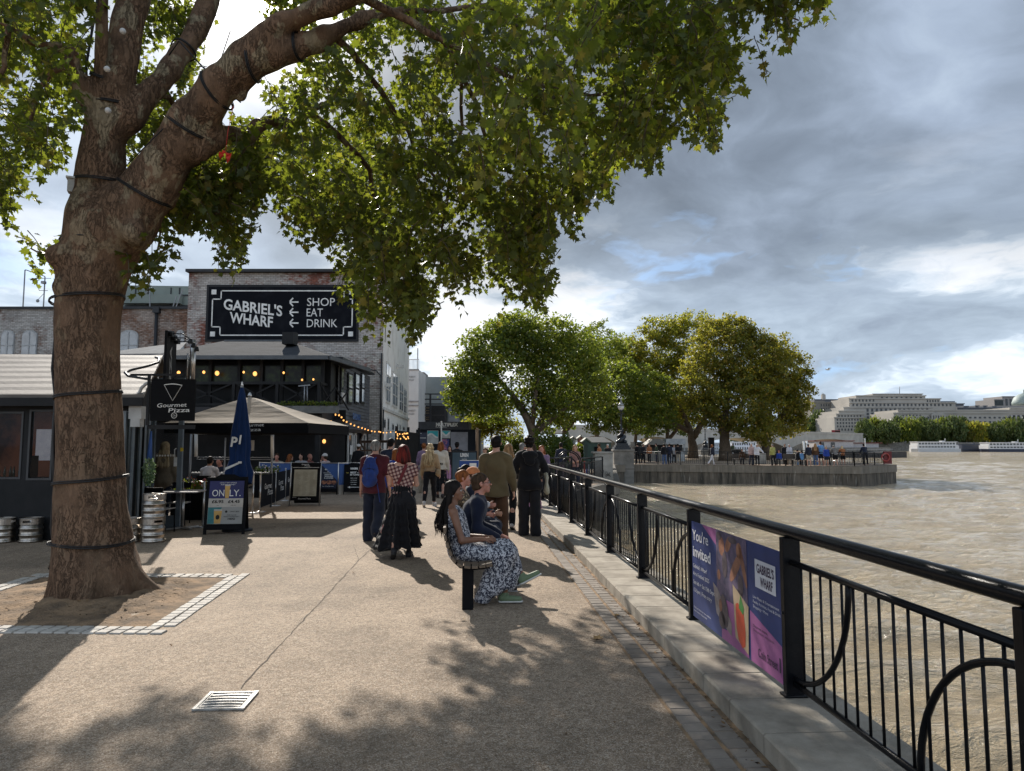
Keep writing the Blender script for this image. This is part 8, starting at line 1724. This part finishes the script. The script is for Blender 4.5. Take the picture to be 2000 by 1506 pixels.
# terrace railing
tr_ = thing('terrace_railing', 'plain black bar railing along the far terrace edge above the water', 'railing', (18, 57, 0))
ins = lambda a, b_, k: (a[0]*(1-k)+b_[0]*k, a[1]*(1-k)+b_[1]*k)
E0, E1, E2, E3 = (10.4, 60.2), (26.3, 54.9), (30.7, 59.0), (30.7, 67)
seg(tr_, E0, E1, 9, 1.05, bars=.16, rb=.011, rh=.028); seg(tr_, E1, E2, 3, 1.05, bars=.16, rb=.011, rh=.028); seg(tr_, E2, E3, 3, 1.05, bars=.2, rb=.012)
t2 = thing('terrace_railing', 'distant black railing on the back edge of the terrace, seen behind the crowd', 'railing', (24, 100, 0)); seg(t2, (26.6, 99), (30.4, 68), 12, 1.05, bars=.3, rb=.014, rh=.03)
lbv = thing('lifebuoy_stand', 'dark red lifebuoy cabinet at the right end of the far terrace railing', 'lifebuoy', (X_(1727, 57.4), 57.4, 0)); mb = MB(); mb.box((.1, 0, .6), (.62, .12, 1.0)); mb.build('cabinet', M('cabinet_red', (.14, .02, .02), .5), lbv)
mb = MB(); mb.tube([(-.12+.30*math.cos(t), -.12, .62+.30*math.sin(t)) for t in np.linspace(0, 6.283, 21)], .065, 8, False); mb.build('ring', M('buoy_red', (.28, .045, .035), .5, col2=(.5, .4, .35), vs=2.5, lo=.55, hi=.6), lbv)
def tbench(px, D, lab):
    o = thing('terrace_bench', lab, 'bench', gz(px, D), R(-15), 'wooden benches on the far terrace'); mb = MB(); mb.box((0, 0, .45), (1.8, .45, .05)); mb.build('seat', _mats['dark_wood'], o); mb = MB(); mb.box((0, .25, .72), (1.8, .05, .40)); mb.build('backrest', _mats['dark_wood'], o)
    for x in (-.75, .75): mb = MB(); mb.box((x, 0, .22), (.07, .4, .44)); mb.build('leg', MSK, o)
tbench(1452, 58, 'dark bench with a seated person left of the pair in white headwear'); tbench(1527, 56.4, 'brown bench carrying the seated children, centre of the terrace'); tbench(1553, 56, 'brown bench right beside the child in light blue')
for px, D, lab in ((1484, 60, 'square pale litter bin behind the woman in the white top'), (1441, 90, 'grey litter bin near the dark green hooded walker'), (1389, 104, 'tall dark information post beside the second dolphin lamp')):
    o = thing('litter_bin' if 'bin' in lab else 'info_post', lab, 'bin' if 'bin' in lab else 'post', gz(px, D)); mb = MB(); hh = .95 if 'bin' in lab else 2.6; mb.box((0, 0, hh/2), (.8, .6, hh)); mb.build('body', MSTN if 'pale' in lab else MSK, o, bevel=.03); mb = MB(); mb.box((0, 0, hh+.03), (.88, .68, .06)); mb.build('lid', MSK, o)
# people on the terrace
GP = 'people standing and sitting on the far terrace'
def fp(label, px, D, H, yaw, hair, top, legs, skin='fair', pose=None, lk_='trousers', sl='long', ext=None):
    person(label, px, D, H, yaw, pose or {}, skin, hair, dict(m=top, n='top', sleeve=sl, hem=-.08, e=.03), dict(k=lk_, m=legs, **(ext or {})), vox=.028 if D < 70 else .035, group=GP, shoes=None)
LEAN = dict(lean=22, AL=(55, 12, 20, 0), AR=(55, 12, 20, 0))
fp('person in black left of the tree stalls, by the granite pier', 1245, 60.5, 1.74, 20, ('short', 'black'), BLACK, BLACK); fp('slim person in dark clothes second from the granite pier', 1256, 62, 1.7, 200, ('short', 'black'), CHAR, BLACK, 'tan')
fp('person in rust top in front of the stall post', 1268, 66, 1.66, 160, ('long', 'auburn'), ORNG, CHAR); fp('person in dark green coat by the dark stall opening', 1282, 66, 1.72, 90, ('short', 'brown'), GREEN, NAVY)
fp('person in black top and bright blue jeans at the terrace rail', 1297, 59.2, 1.70, 10, ('short', 'black'), BLACK, JEAN, 'tan'); fp('person in navy jacket beside the one in blue jeans', 1307, 59.4, 1.72, -20, ('short', 'brown'), NAVY, NAVY)
fp('person in pale grey jumper between two dark clothed people', 1316, 62, 1.62, 180, ('bob', 'brown'), LGREY, CHAR); fp('person in black T-shirt and beige trousers near the silver trailer', 1324, 61, 1.70, 0, ('short', 'black'), BLACK, BEIGE, 'tan', sl='short')
fp('orange haired person in navy top and pale trousers striding by the rail', 1390, 57.6, 1.66, -80, ('bob', 'auburn'), NAVY, WHITE, pose=dict(L=(18, 6), R=(-18, 20)))
fp('distant hooded walker in dark green under the trees', 1431, 100, 1.78, 0, ('short', 'black'), GREEN, CHAR); fp('seated person in brown on the left terrace bench', 1449, 57.9, 1.6, 160, ('short', 'brown'), BROWN, CHAR, 'tan', dict(hz=.53, lean=10, J=dict(kneeL=(-.1, .42, .5), kneeR=(.1, .42, .5), ankL=(-.1, .4, .08), ankR=(.1, .4, .08))))
fp('person with beige headscarf and pink patterned top at the rail', 1467, 56.6, 1.72, 185, ('long', 'white'), cloth('pale_pink', (.42, .30, .28)), NAVY); fp('woman in white blouse and white headscarf with hand on the rail', 1478.5, 56.2, 1.68, 170, ('bob', 'white'), WHITE, BLACK, 'tan', dict(AL=(30, 40, 10, 0)))
fp('person in dull yellow jacket with grey hair, centre of the terrace', 1509, 56.2, 1.68, 20, ('short', 'grey'), YEL, CHAR)
SIT = dict(hz=.53, lean=5, J=dict(kneeL=(-.1, .40, .5), kneeR=(.1, .40, .5), ankL=(-.1, .38, .08), ankR=(.1, .38, .08)))
fp('child in red cap and bright blue top sitting on the bench', 1521, 55.9, 1.35, 150, ('cap', 'redcap'), RBLUE, CHAR, pose=SIT); fp('person in dark coat standing behind the seated red capped child', 1532.5, 57.5, 1.70, 160, ('short', 'black'), CHAR, CHAR, 'tan')
fp('white haired person in white top beyond the bench', 1541, 57.3, 1.66, 180, ('bob', 'white'), WHITE, BEIGE); fp('person in black sitting bent forward at the bench end', 1556, 55.6, 1.55, -70, ('short', 'black'), BLACK, CHAR, pose=SIT); fp('child in light blue sitting right of the bent person in black', 1565, 55.6, 1.35, 10, ('short', 'brown'), BLUE, BLUE, pose=SIT)
fp('person in black cap and navy jacket with beige shorts at the rail', 1578.5, 55.3, 1.68, 0, ('cap', 'navycap'), NAVY, BEIGE, lk_='shorts'); fp('blonde woman in brown top and blue jeans at the rail', 1592, 55.2, 1.72, -20, ('long', 'fairbrown'), BROWN, JEAN)
fp('tall man in sky blue shirt, tallest of the terrace group', 1602.5, 55.8, 1.86, 10, ('short', 'brown'), BLUE, NAVY, 'ruddy', lk_='shorts', sl='short'); fp('person in royal blue top and shorts right of the tall man', 1613, 54.9, 1.50, 170, ('short', 'fairbrown'), RBLUE, NAVY, lk_='shorts')
fp('small dark dressed child beside the royal blue top', 1617, 55.4, 1.30, 0, ('short', 'black'), NAVY, BLACK); fp('bare legged person in grey hooded top leaning on the rail', 1630.5, 55.0, 1.64, 0, ('short', 'grey'), GREYC, BLACK, lk_='shorts', pose=LEAN)
fp('person with blonde hair, orange top and dark shorts leaning on the rail', 1645.5, 55.4, 1.58, -10, ('bob', 'blond'), ORNG, BLACK, lk_='shorts', sl='short', pose=LEAN); fp('man in navy jacket bent over the rail at the far right corner', 1689, 57.6, 1.78, -10, ('short', 'black'), NAVY, CHAR, pose=dict(lean=32, AL=(60, 10, 20, 0), AR=(60, 10, 20, 0), L=(8, 4), R=(-10, 6)))
# sheds and stalls
def shed(name, lab, px0, px1, py, D, dep, c, roofc, grp, side=None):
    x0, x1 = X_(px0, D), X_(px1, D); o = thing(name, lab, 'shed', ((x0+x1)/2, D, 0), 0, grp); w = (x1-x0)/2; zt = zat(py, D); ze2 = zt-w*1.25; mt = M('hut_%d_%d' % (px0, py), c, .8)
    mb = MB(); mb.prism([(-w, 0), (w, 0), (w, ze2), (0, zt-.08), (-w, ze2)], 0, dep, 'y'); mb.build('walls', mt, o); mb = MB(); rt = M('hut_roof_%d' % int(roofc[0]*1000), roofc, .7)
    for s_ in (-1, 1): mb.bar((0, -.1, zt), (s_*(w+.1), -.1, ze2-.06), .001, .001); L_ = math.hypot(w+.1, zt-ze2); mb.box((s_*(w+.1)/2, dep/2, (zt+ze2)/2), (L_+.05, dep+.25, .07), 0, 0, s_*math.atan2(zt-ze2, w+.1))
    mb.build('roof', rt, o); mb = MB(); mb.box((0, -.02, ze2*.5), (w*.8, .05, ze2*.8)); mb.build('door', M('hut_door_%d' % px0, tuple(q*.6 for q in c)), o); return o
H5 = 'row of pointed little huts behind the ring ornament'
for a in ((1094, 1101, 855, 'cream hut, leftmost of the pointed little huts', (.45, .42, .34)), (1102, 1107.5, 856, 'narrow white hut second from the left', (.50, .50, .46)), (1108, 1113, 856, 'pale yellow hut in the middle of the row', (.42, .40, .28)), (1115.5, 1123.5, 853, 'grey white hut left of the pink one', (.40, .42, .42)), (1129.5, 1139, 851, 'salmon pink hut with tall finial', (.42, .22, .16))): shed('garden_hut', a[3], a[0], a[1], a[2], 52, 1.0, a[4], (.46, .44, .38), H5)
o = shed('garden_hut', 'large dark green shed with long low roof right of the pink hut', 1139.5, 1150, 856, 49, 1.2, (.05, .085, .075), (.30, .33, .28), H5); mb = MB(); w = X_(1193, 49)-X_(1150, 49); mb.bb(.18, .18+w, .1, 1.6, 0, zat(864, 49)); mb.build('long_wall', _mats['hut_1139_856'], o); mb = MB(); mb.add([(.1, 0, zat(864, 49)), (.3+w, 0, zat(864, 49)), (.1+w*.85, 1.7, zat(853, 49)), (.1, 1.7, zat(853, 49))], [(0, 1, 2, 3)]); mb.build('long_roof', M('felt_roof', (.05, .055, .06)), o); mb = MB(); mb.bb(.55, .95, .05, .11, .6, 1.5); mb.build('opening', MSK, o)
def stall(lab, px0, px1, py, D, c, pitched):
    x0, x1 = X_(px0, D), X_(px1, D); o = thing('market_stall', lab, 'stall', ((x0+x1)/2, D, 0), 0, 'food stalls under the terrace trees'); w = (x1-x0)/2; zt = zat(py, D); mb = MB(); mb.bb(-w, w, .8, 2.6, 0, zt-.6); mb.build('body', M('stall_dark', (.03, .028, .026)), o)
    mb = MB(); mb.bb(-w, w, 0, .1, 0, 1.0); mb.build('counter', M('stall_%d' % px0, c), o)
    for x in (-w, w): mb = MB(); mb.box((x, .05, (zt-.5)/2), (.1, .1, zt-.5)); mb.build('post', _mats['stall_%d' % px0], o)
    mb = MB()
    if pitched: mb.prism([(-w-.2, zt-.6), (w+.2, zt-.6), (w*.2, zt), (-w*.4, zt)], -.3, 2.8, 'y')
    else: mb.bb(-w-.1, w+.1, -.2, 2.8, zt-.55, zt)
    mb.build('roof', _mats['stall_%d' % px0], o)
stall('dark food stall with pitched roof behind the terrace crowd', 1266, 1299, 857, 71, (.16, .15, .13), True); stall('silver grey trailer stall right of the pitched roof stall', 1301, 1335, 857, 71, (.34, .35, .35), False); stall('dark green kiosk beyond the pier lamp', 1240, 1262, 863, 82, (.05, .055, .05), False)

# bridge
MBR = M('bridge_stone', (.40, .385, .35), .85, col2=(.30, .29, .265), vs=.25, detail=8); A_ = Vector((at(1100, 868, 190).x, 190, 0)); B_ = Vector((at(1690, 868, 345).x, 345, 0)); dv = (B_-A_).normalized(); LB = (B_-A_).length
br_ = thing('river_bridge', 'long low pale concrete bridge with shallow arches behind the terrace trees', 'bridge', A_[:], math.atan2(dv.y, dv.x)); zd = 6.1
mb = MB(); mb.bb(0, LB, -.4, 12, zd-1.5, zd); mb.build('deck', MBR, br_); mb = MB(); mb.bb(0, LB, -.55, -.3, zd, zd+.9); mb.build('parapet', MBR, br_)
def sAt(px): 
    lo_, hi_ = 0., LB
    for _ in range(30):
        t = (lo_+hi_)/2; q = A_+dv*t
        if proj((q.x, q.y, 1.66))[0] < px: lo_ = t
        else: hi_ = t
    return lo_
prs_ = [sAt(p) for p in (1105, 1215, 1335, 1538, 1695)]
for a, b_ in zip(prs_[:-1], prs_[1:]):
    n = 16; mb = MB(); top = [(b_, zd-1.5), (a, zd-1.5)]; arc = [(a+(b_-a)*i/n, -1.2+5.2*math.sin(math.pi*(i/n))**.55) for i in range(n+1)]; P_ = arc+top
    for y in (-.4,):
        m_ = len(arc); vs = [(x, y, z) for x, z in arc]+[(x, y, zd-1.5) for x, z in arc]+[(x, 12, z) for x, z in arc]; mb.add(vs, [(i, i+1, m_+i+1, m_+i) for i in range(n)]+[(i+1, i, 2*m_+i, 2*m_+i+1) for i in range(n)])
    mb.build('arch', MBR, br_)
for s_ in prs_: mb = MB(); mb.bb(s_-1.8, s_+1.8, -1.6, 12.5, -3, .6); mb.build('cutwater', MST2, br_)
bus = A_+dv*sAt(1651)+Vector((-dv.y, dv.x, 0))*4; o = thing('red_bus', 'red double decker bus crossing the bridge near its right end', 'bus', (bus.x, bus.y, zd-.6), math.atan2(dv.y, dv.x)); o.scale = (.62, .62, .62)
mb = MB(); mb.box((0, 0, 2.3), (10.5, 2.5, 4.2)); mb.build('body', M('bus_red', (.20, .02, .025), .5), o, bevel=.25)
for z in (1.9, 3.5): mb = MB(); mb.box((0, -1.27, z), (9.6, .05, .9)); mb.build('window_band', MGL, o)
for x in (-3.3, 3.3): mb = MB(); mb.X = Matrix.Translation((x, -1.1, .5)) @ Matrix.Rotation(R(90), 4, 'X'); mb.lathe([(.5, -.15), (.5, .15)], n=14); mb.build('wheel', MSK, o)
# far bank
FB = [(60, 470), (120, 395), (165, 352), (240, 330), (480, 318), (1400, 300), (1400, 900), (-300, 900), (-300, 640)]
mb = MB(); mb.poly([(x, y, 1.6) for x, y in FB]); structure(mb.build('far_bank_ground', M('far_ground', (.12, .12, .10)))); mb = MB()
for a, b_ in zip(FB[:5], FB[1:6]): mb.add([(a[0], a[1], -4), (b_[0], b_[1], -4), (b_[0], b_[1], 2.6), (a[0], a[1], 2.6)], [(0, 1, 2, 3)])
structure(mb.build('embankment_wall', MST2))
protos = {}
def fartree(i, px, pyt, rx, D, mt, lab):
    base = at(px, 868, D); base.z = 1.6; key = mt; h = zat(pyt, D)-1.6; w = rx*D/F
    if key not in protos:
        rg = np.random.default_rng(70+len(protos)); n = 3600; u = rg.normal(size=(n, 3)); u /= np.linalg.norm(u, axis=1, keepdims=True); cc = u[::18]*rg.uniform(.7, 1.05, (200, 1)); P = cc[rg.integers(0, 200, n)]*np.array([1, 1, .47])+rg.normal(size=(n, 3))*np.array([.10, .10, .05])+np.array([0, 0, .56]); nn = rg.normal(size=(n, 3)); nn[:, 2] += 1
        me = leaves_mesh('crown', P, rg.normal(size=(n, 3)), nn, rg.uniform(.07, .15, n), LM[mt], True); t = MB(); t.tube([(0, 0, -.02), (.02, 0, .3), (0, 0, .6)], [.06, .045, .02], 6); t.tube([(.02, 0, .28), (.3, 0, .6)], [.035, .01], 5); t.tube([(.02, 0, .3), (-.3, .1, .62)], [.035, .01], 5); tm = t.build('trunk', MBK2); protos[key] = (me, tm.data); bpy.data.objects.remove(tm)
    o = thing('embankment_tree', lab, 'tree', base[:], i*1.3, 'trees along the far embankment'); o.scale = (w, w, h)
    link('crown', protos[key][0], o); link('trunk', protos[key][1], o)
row = [(1690, 822), (1712, 820), (1733, 824), (1756, 817), (1778, 820), (1800, 819), (1820, 824), (1842, 820), (1862, 817), (1882, 818), (1903, 826), (1925, 829), (1947, 828), (1968, 822), (1990, 820)]
wd_ = ['leftmost tree of the embankment row, beside the bridge end', 'second embankment tree, below the pale office front', 'embankment tree with rounded dark top left of the boats', 'taller embankment tree under the arched window block', 'embankment tree above the bow of the left boat', 'embankment tree behind the left white boat', 'lower embankment tree behind the boat cabin', 'embankment tree behind the stern of the left boat', 'tall embankment tree left of the temple front', 'bushy embankment tree above the dark barge', 'low light green embankment tree right of the dark barge', 'yellowish low embankment tree in the gap before the long palace', 'small round embankment tree left of the right hand boat mast', 'darker embankment tree behind the right boat', 'embankment tree at the right edge of the photo']
for i, ((px, py), lab) in enumerate(zip(row, wd_)): fartree(i, px, py, 16+3*(i % 3), 345+6*(i % 2), ('far', 'far', 'green')[(i*2) % 3] if i not in (10, 11) else 'yellow', lab)
fartree(30, 1602, 807, 24, 430, 'far', 'large tree behind the bridge, below the brick apartment block'); fartree(31, 1450, 838, 30, 420, 'far', 'dark tree seen through the terrace trees above the bridge'); fartree(32, 1560, 832, 24, 440, 'far', 'low tree peeping over the bridge at the edge of the dark crown')
# far buildings
MPS = M('portland_stone', (.38, .355, .315), .85, col2=(.31, .29, .26), vs=.08, detail=8); MWD = M('far_window', (.065, .07, .075), .3); MRF = M('far_roof', (.13, .14, .16), .7)
def farb(name, lab, px0, px1, D, steps, rows, cols, mat=MPS, dep=25, roof=None):
    """steps: (px0, px1, py top); rows of windows: (py, height px, px0, px1, n)"""
    o = thing(name, lab, 'building', (X_((px0+px1)/2, D), D, 1.6)); c = WB(o)
    for k, (a, b_, py) in enumerate(steps): c.bb(X_(a, D), X_(b_, D), D+k*.6, D+dep, 1.6, zat(py, D)); 
    c.done('walls', mat); c = WB(o)
    for k, (a, b_, py) in enumerate(steps): c.bb(X_(a, D)-.4, X_(b_, D)+.4, D+k*.6-.5, D+k*.6+.1, zat(py, D)-.5, zat(py, D)+.1)
    c.done('cornice', mat); cnt = 0; rest = WB(o)
    for (py, h, a, b_, n, arch) in rows:
        k = sum(1 for i, s_ in enumerate(steps) if s_[0] <= a+1 and s_[1] >= b_-1 and s_[2] < py) ; idx = [i for i, s_ in enumerate(steps) if s_[0] <= a+1 and s_[1] >= b_-1 and s_[2] < py]; y = D+(min(idx) if idx else 0)*.6
        for j in range(n):
            cx2 = a+(b_-a)*(j+.5)/n; w = (b_-a)/n*.42; q = WB(o) if cnt < 99 else rest; x0, x1, z0, z1 = X_(cx2-w/2, D), X_(cx2+w/2, D), zat(py+h, D), zat(py, D)
            if arch: q.prism([(x0, z0), (x1, z0)]+[((x0+x1)/2+(x1-x0)/2*math.cos(t), z1+(x1-x0)/2*math.sin(t)) for t in np.linspace(0, math.pi, 7)], y-.18, y+.02, 'y')
            else: q.bb(x0, x1, y-.18, y+.02, z0, z1)
            if cnt < 99: q.done('window', MWD)
            cnt += 1
    if cnt > 99: rest.done('windows', MWD)['kind'] = 'stuff'
    return o
o = farb('art_deco_office', 'massive pale stepped office block with arched upper windows and flagpole across the river', 1628, 1868, 415, [(1648, 1820, 795), (1662, 1868, 786), (1661, 1840, 778), (1676, 1812, 772), (1710, 1807, 768.5)],
    [(798, 6, 1690, 1815, 14, 0), (806, 4.5, 1690, 1815, 14, 0), (813, 4.5, 1690, 1815, 14, 0), (821, 3.5, 1690, 1815, 12, 0), (788.5, 4.5, 1664, 1862, 26, 0), (776.5, 7, 1722, 1808, 9, 1), (780, 4, 1664, 1712, 7, 0), (781, 4, 1812, 1838, 5, 0)], 0)
mb = WB(o); mb.tube([at(1757, 769, 416), at(1757, 755, 416)], .15, 5); mb.done('flagpole', MLEAD)
farb('corner_office', 'pale terraced corner block stepping down towards the bridge', 1628, 1690, 400, [(1629, 1686, 815), (1634, 1688, 808), (1640, 1690, 802)], [(818, 3.5, 1632, 1683, 9, 0), (824.5, 3.5, 1632, 1683, 9, 0), (831, 3.5, 1632, 1683, 9, 0), (837, 4, 1634, 1683, 8, 0), (811, 3, 1636, 1684, 8, 0)], 0)
farb('brick_mansion_block', 'grey brown apartment block with dark mansard and chimneys left of the stepped office', 1590, 1650, 440, [(1586, 1640, 785), (1592, 1610, 783), (1640, 1648, 783)], [(789, 4.5, 1602, 1636, 7, 0), (797, 4, 1602, 1636, 7, 0), (806, 6, 1608, 1634, 5, 0)], 0, M('grey_brick', (.24, .22, .19), .85, col2=(.17, .155, .135), vs=.2), 20)
o = farb('mansard_roofs', 'dark slate roofs and small white lantern above the apartment block', 1590, 1660, 470, [(1592, 1640, 780), (1636, 1660, 784)], [], 0, MRF, 20); mb = WB(o); c = at(1608, 776, 470); mb.box(c, (2.2, 2.2, 3.4)); mb.lathe([(1.3, 0), (.1, 1)], c+Vector((0, 0, 1.7)), 6); mb.done('lantern', MPS)
o = farb('riverside_palace', 'long low pale stone palace with temple front and small dome behind the embankment trees', 1745, 2060, 372, [(1745, 2060, 806), (1755, 2060, 800.5), (1975, 2040, 796)], [(814, 3.2, 1800, 1816, 2, 0), (814, 3.2, 1842, 1975, 14, 0), (822.5, 6, 1842, 1975, 14, 0), (831, 5, 1842, 1975, 14, 0), (810, 2, 1760, 1800, 6, 0)], 0)
mb = WB(o); y = 370.5; D = 372; xa, xc = X_(1815, D), X_(1844, D); mb.bb(xa, xc, y, D, zat(812, D), zat(810, D)); mb.add([(xa, y, zat(810, D)), (xc, y, zat(810, D)), ((xa+xc)/2, y, zat(805, D)), (xa, D, zat(810, D)), (xc, D, zat(810, D)), ((xa+xc)/2, D, zat(805, D))], [(0, 1, 2), (0, 2, 5, 3), (2, 1, 4, 5)]); mb.done('pediment', MPS)
for k in range(6): mb = WB(o); x = xa+(xc-xa)*(k+.5)/6; mb.tube([(x, y+.4, zat(828, D)), (x, y+.4, zat(812, D))], .45, 8); mb.done('column', MPS)
for k in range(5): mb = WB(o); x = X_(1972+9*k, D); mb.tube([(x, y+.4, zat(822, D)), (x, y+.4, zat(811, D))], .5, 8); mb.done('column', MPS)
mb = WB(o); mb.bb(X_(1972, D), X_(2030, D), D-.25, D-.1, zat(822, D), zat(811, D)); mb.done('portico_shade', MWD); mb = WB(o); mb.lathe([(6, 0), (6, 1.5), (5, 4), (3, 5.6), (.8, 6.4), (.7, 8), (0, 8.4)], at(2002, 791, D+8), 16); mb.done('dome', M('dome_lead', (.30, .36, .34)))
o = farb('modern_office', 'dark glass and beige modern block rising behind the palace at the right', 1942, 2040, 480, [(1943, 1962, 780), (1960, 2040, 774)], [], 0, M('beige_block', (.30, .28, .27), .8), 20); mb = WB(o); mb.bb(X_(1943, 480), X_(1960, 480), 479.8, 480, zat(792, 480), zat(781, 480)); mb.done('glass_front', MGL)
for k, x in enumerate((1966, 1974, 1982)): mb = WB(o); mb.bb(X_(x, 480), X_(x+4, 480), 480.4, 480.65, zat(792, 480), zat(779, 480)); mb.done('window_strip', MWD)
farb('dark_roofed_office', 'low dark grey roof line between stepped office and palace', 1838, 1885, 450, [(1838, 1864, 784), (1862, 1884, 788)], [], 0, MRF, 15); farb('palace_roofs', 'chimneyed slate roofs above the long palace', 1866, 1960, 420, [(1870, 1955, 796), (1884, 1892, 793), (1908, 1914, 792), (1925, 1931, 792), (1944, 1950, 793)], [], 0, MRF, 10)
farb('red_brick_houses', 'jumbled darker roofs and gables behind the palace left wing', 1745, 1800, 400, [(1748, 1800, 804), (1756, 1762, 801), (1775, 1781, 800), (1790, 1795, 801)], [], 0, M('mixed_roof', (.25, .24, .22)), 10)
# boats
def boat(lab, px0, px1, yt, D, hull, sup=(.62, .62, .62), n=12):
    x0, x1 = X_(px0, D), X_(px1, D); L = (x1-x0)/2; o = thing('river_boat', lab, 'boat', ((x0+x1)/2, D, -1.5), R(2), 'moored river boats'); h = zat(yt, D)+1.5; w = 3.2; hm_ = M('hull_%d' % int(sum(hull)*100), hull, .4); sm_ = M('boat_white_%d' % int(sum(sup)*100), sup, .5)
    mb = MB(); mb.prism([(-L, 0), (-L*.9, -w), (L*.96, -w), (L, 0), (L*.96, w), (-L*.9, w)], -.6, h*.30); mb.build('hull', hm_, o)
    mb = MB(); mb.bb(-L*.9, L*.9, -w*.9, w*.9, h*.30, h*.60); mb.bb(-L*.86, L*.80, -w*.85, w*.85, h*.66, h*.92); mb.bb(-L*.9, L*.86, -w*.92, w*.92, h*.60, h*.66); mb.bb(-L*.88, L*.84, -w*.9, w*.9, h*.92, h*.97); mb.build('superstructure', sm_, o)
    for (z0, z1, yy) in ((.40, .54, .9), (.70, .86, .85)):
        for k in range(n): x = -L*.82+L*1.6*k/n; mb = MB(); mb.bb(x, x+L*.09, -w*yy-.06, -w*yy, h*z0, h*z1); mb.build('window', MWD, o)
    mb = MB(); mb.tube([(L*.5, 0, h), (L*.5, 0, h*1.25)], .12, 5); mb.bb(L*.3, L*.42, -1, 1, h*.97, h*1.05); mb.build('mast', sm_, o)
boat('white two deck river boat moored left, below the embankment trees', 1775, 1866, 862, 305, (.50, .50, .50)); boat('white and navy river boat cut by the right edge of the photo', 1911, 2010, 863.5, 302, (.03, .035, .06)); boat('dark blue covered barge between the two white boats', 1863, 1912, 867, 310, (.03, .035, .05), (.05, .06, .09)); boat('distant white and blue boat under the bridge arch', 1418, 1475, 862, 235, (.45, .5, .55), (.62, .66, .72), 10); boat('small pale boat seen left of the thick pale trunk', 1372, 1400, 865, 240, (.4, .44, .5), (.5, .55, .6), 6)
D = 255; o = thing('pier_building', 'floating pier building with maroon roof in front of the bridge', 'pier', (X_(1640, D), D, -1.5)); mb = WB(o); mb.bb(X_(1588, D), X_(1664, D), D, D+6, -1.0, zat(862, D)); mb.bb(X_(1664, D), X_(1716, D), D+1, D+5, -1.0, zat(866, D)); mb.done('cabin', M('pier_pale', (.42, .40, .40))); mb = WB(o); mb.bb(X_(1586, D), X_(1666, D), D-.5, D+6.5, zat(862, D), zat(860.5, D)); mb.bb(X_(1664, D), X_(1722, D), D+.5, D+5.5, zat(866, D), zat(864.5, D)); mb.done('roof', M('maroon_roof', (.16, .03, .03)))
mb = WB(o); mb.bb(X_(1584, D), X_(1730, D), D-2, D+8, -2.0, zat(874, D)); mb.done('pontoon', MST2)
for px in (1603, 1624): mb = WB(o); mb.bb(X_(px-4, D), X_(px+4, D), D-.1, D, zat(873, D), zat(864, D)); mb.done('window', MWD)
for px, yt in ((1570, 862), (1576, 861), (1690, 856)): mb = WB(o); p = at(px, 870, D-5); mb.tube([(p.x, p.y, -3), (p.x, p.y, zat(yt, D-5))], .35 if px < 1600 else .12, 8); mb.done('mooring_pile', MWT)
D = 170; o = thing('mooring_barge', 'long low dark mooring barge with pale rail behind the terrace corner', 'barge', (X_(1690, D), D, -1.5)); mb = WB(o); mb.bb(X_(1596, D), X_(1740, D), D, D+7, -2, zat(884, D)); mb.bb(X_(1736, D), X_(1768, D), D+.2, D+6.5, -2, zat(882, D)); mb.done('hull', M('barge_dark', (.06, .055, .05))); mb = WB(o); mb.bb(X_(1655, D), X_(1745, D), D+1, D+1.1, zat(878, D), zat(877, D)); mb.bb(X_(1596, D), X_(1640, D), D-.1, D, zat(886, D), zat(884.5, D)); mb.done('rail', LGREY)
g_ = at(1617, 722, 60); o = thing('seagull', 'tiny gull gliding in the sky right of the orange tree', 'bird', g_[:]); mb = MB(); mb.ell((0, 0, 0), (.22, .07, .06)); mb.build('body', MTXT, o)
for s_ in (-1, 1): mb = MB(); mb.add([(.05, 0, .02), (-.08, 0, .02), (-.12, s_*.35-.1, .12), (-.02, s_*.65-.2, .05), (.1, s_*.3-.05, .12)], [(0, 1, 2, 3, 4)]); mb.build('wing', MTXT, o)
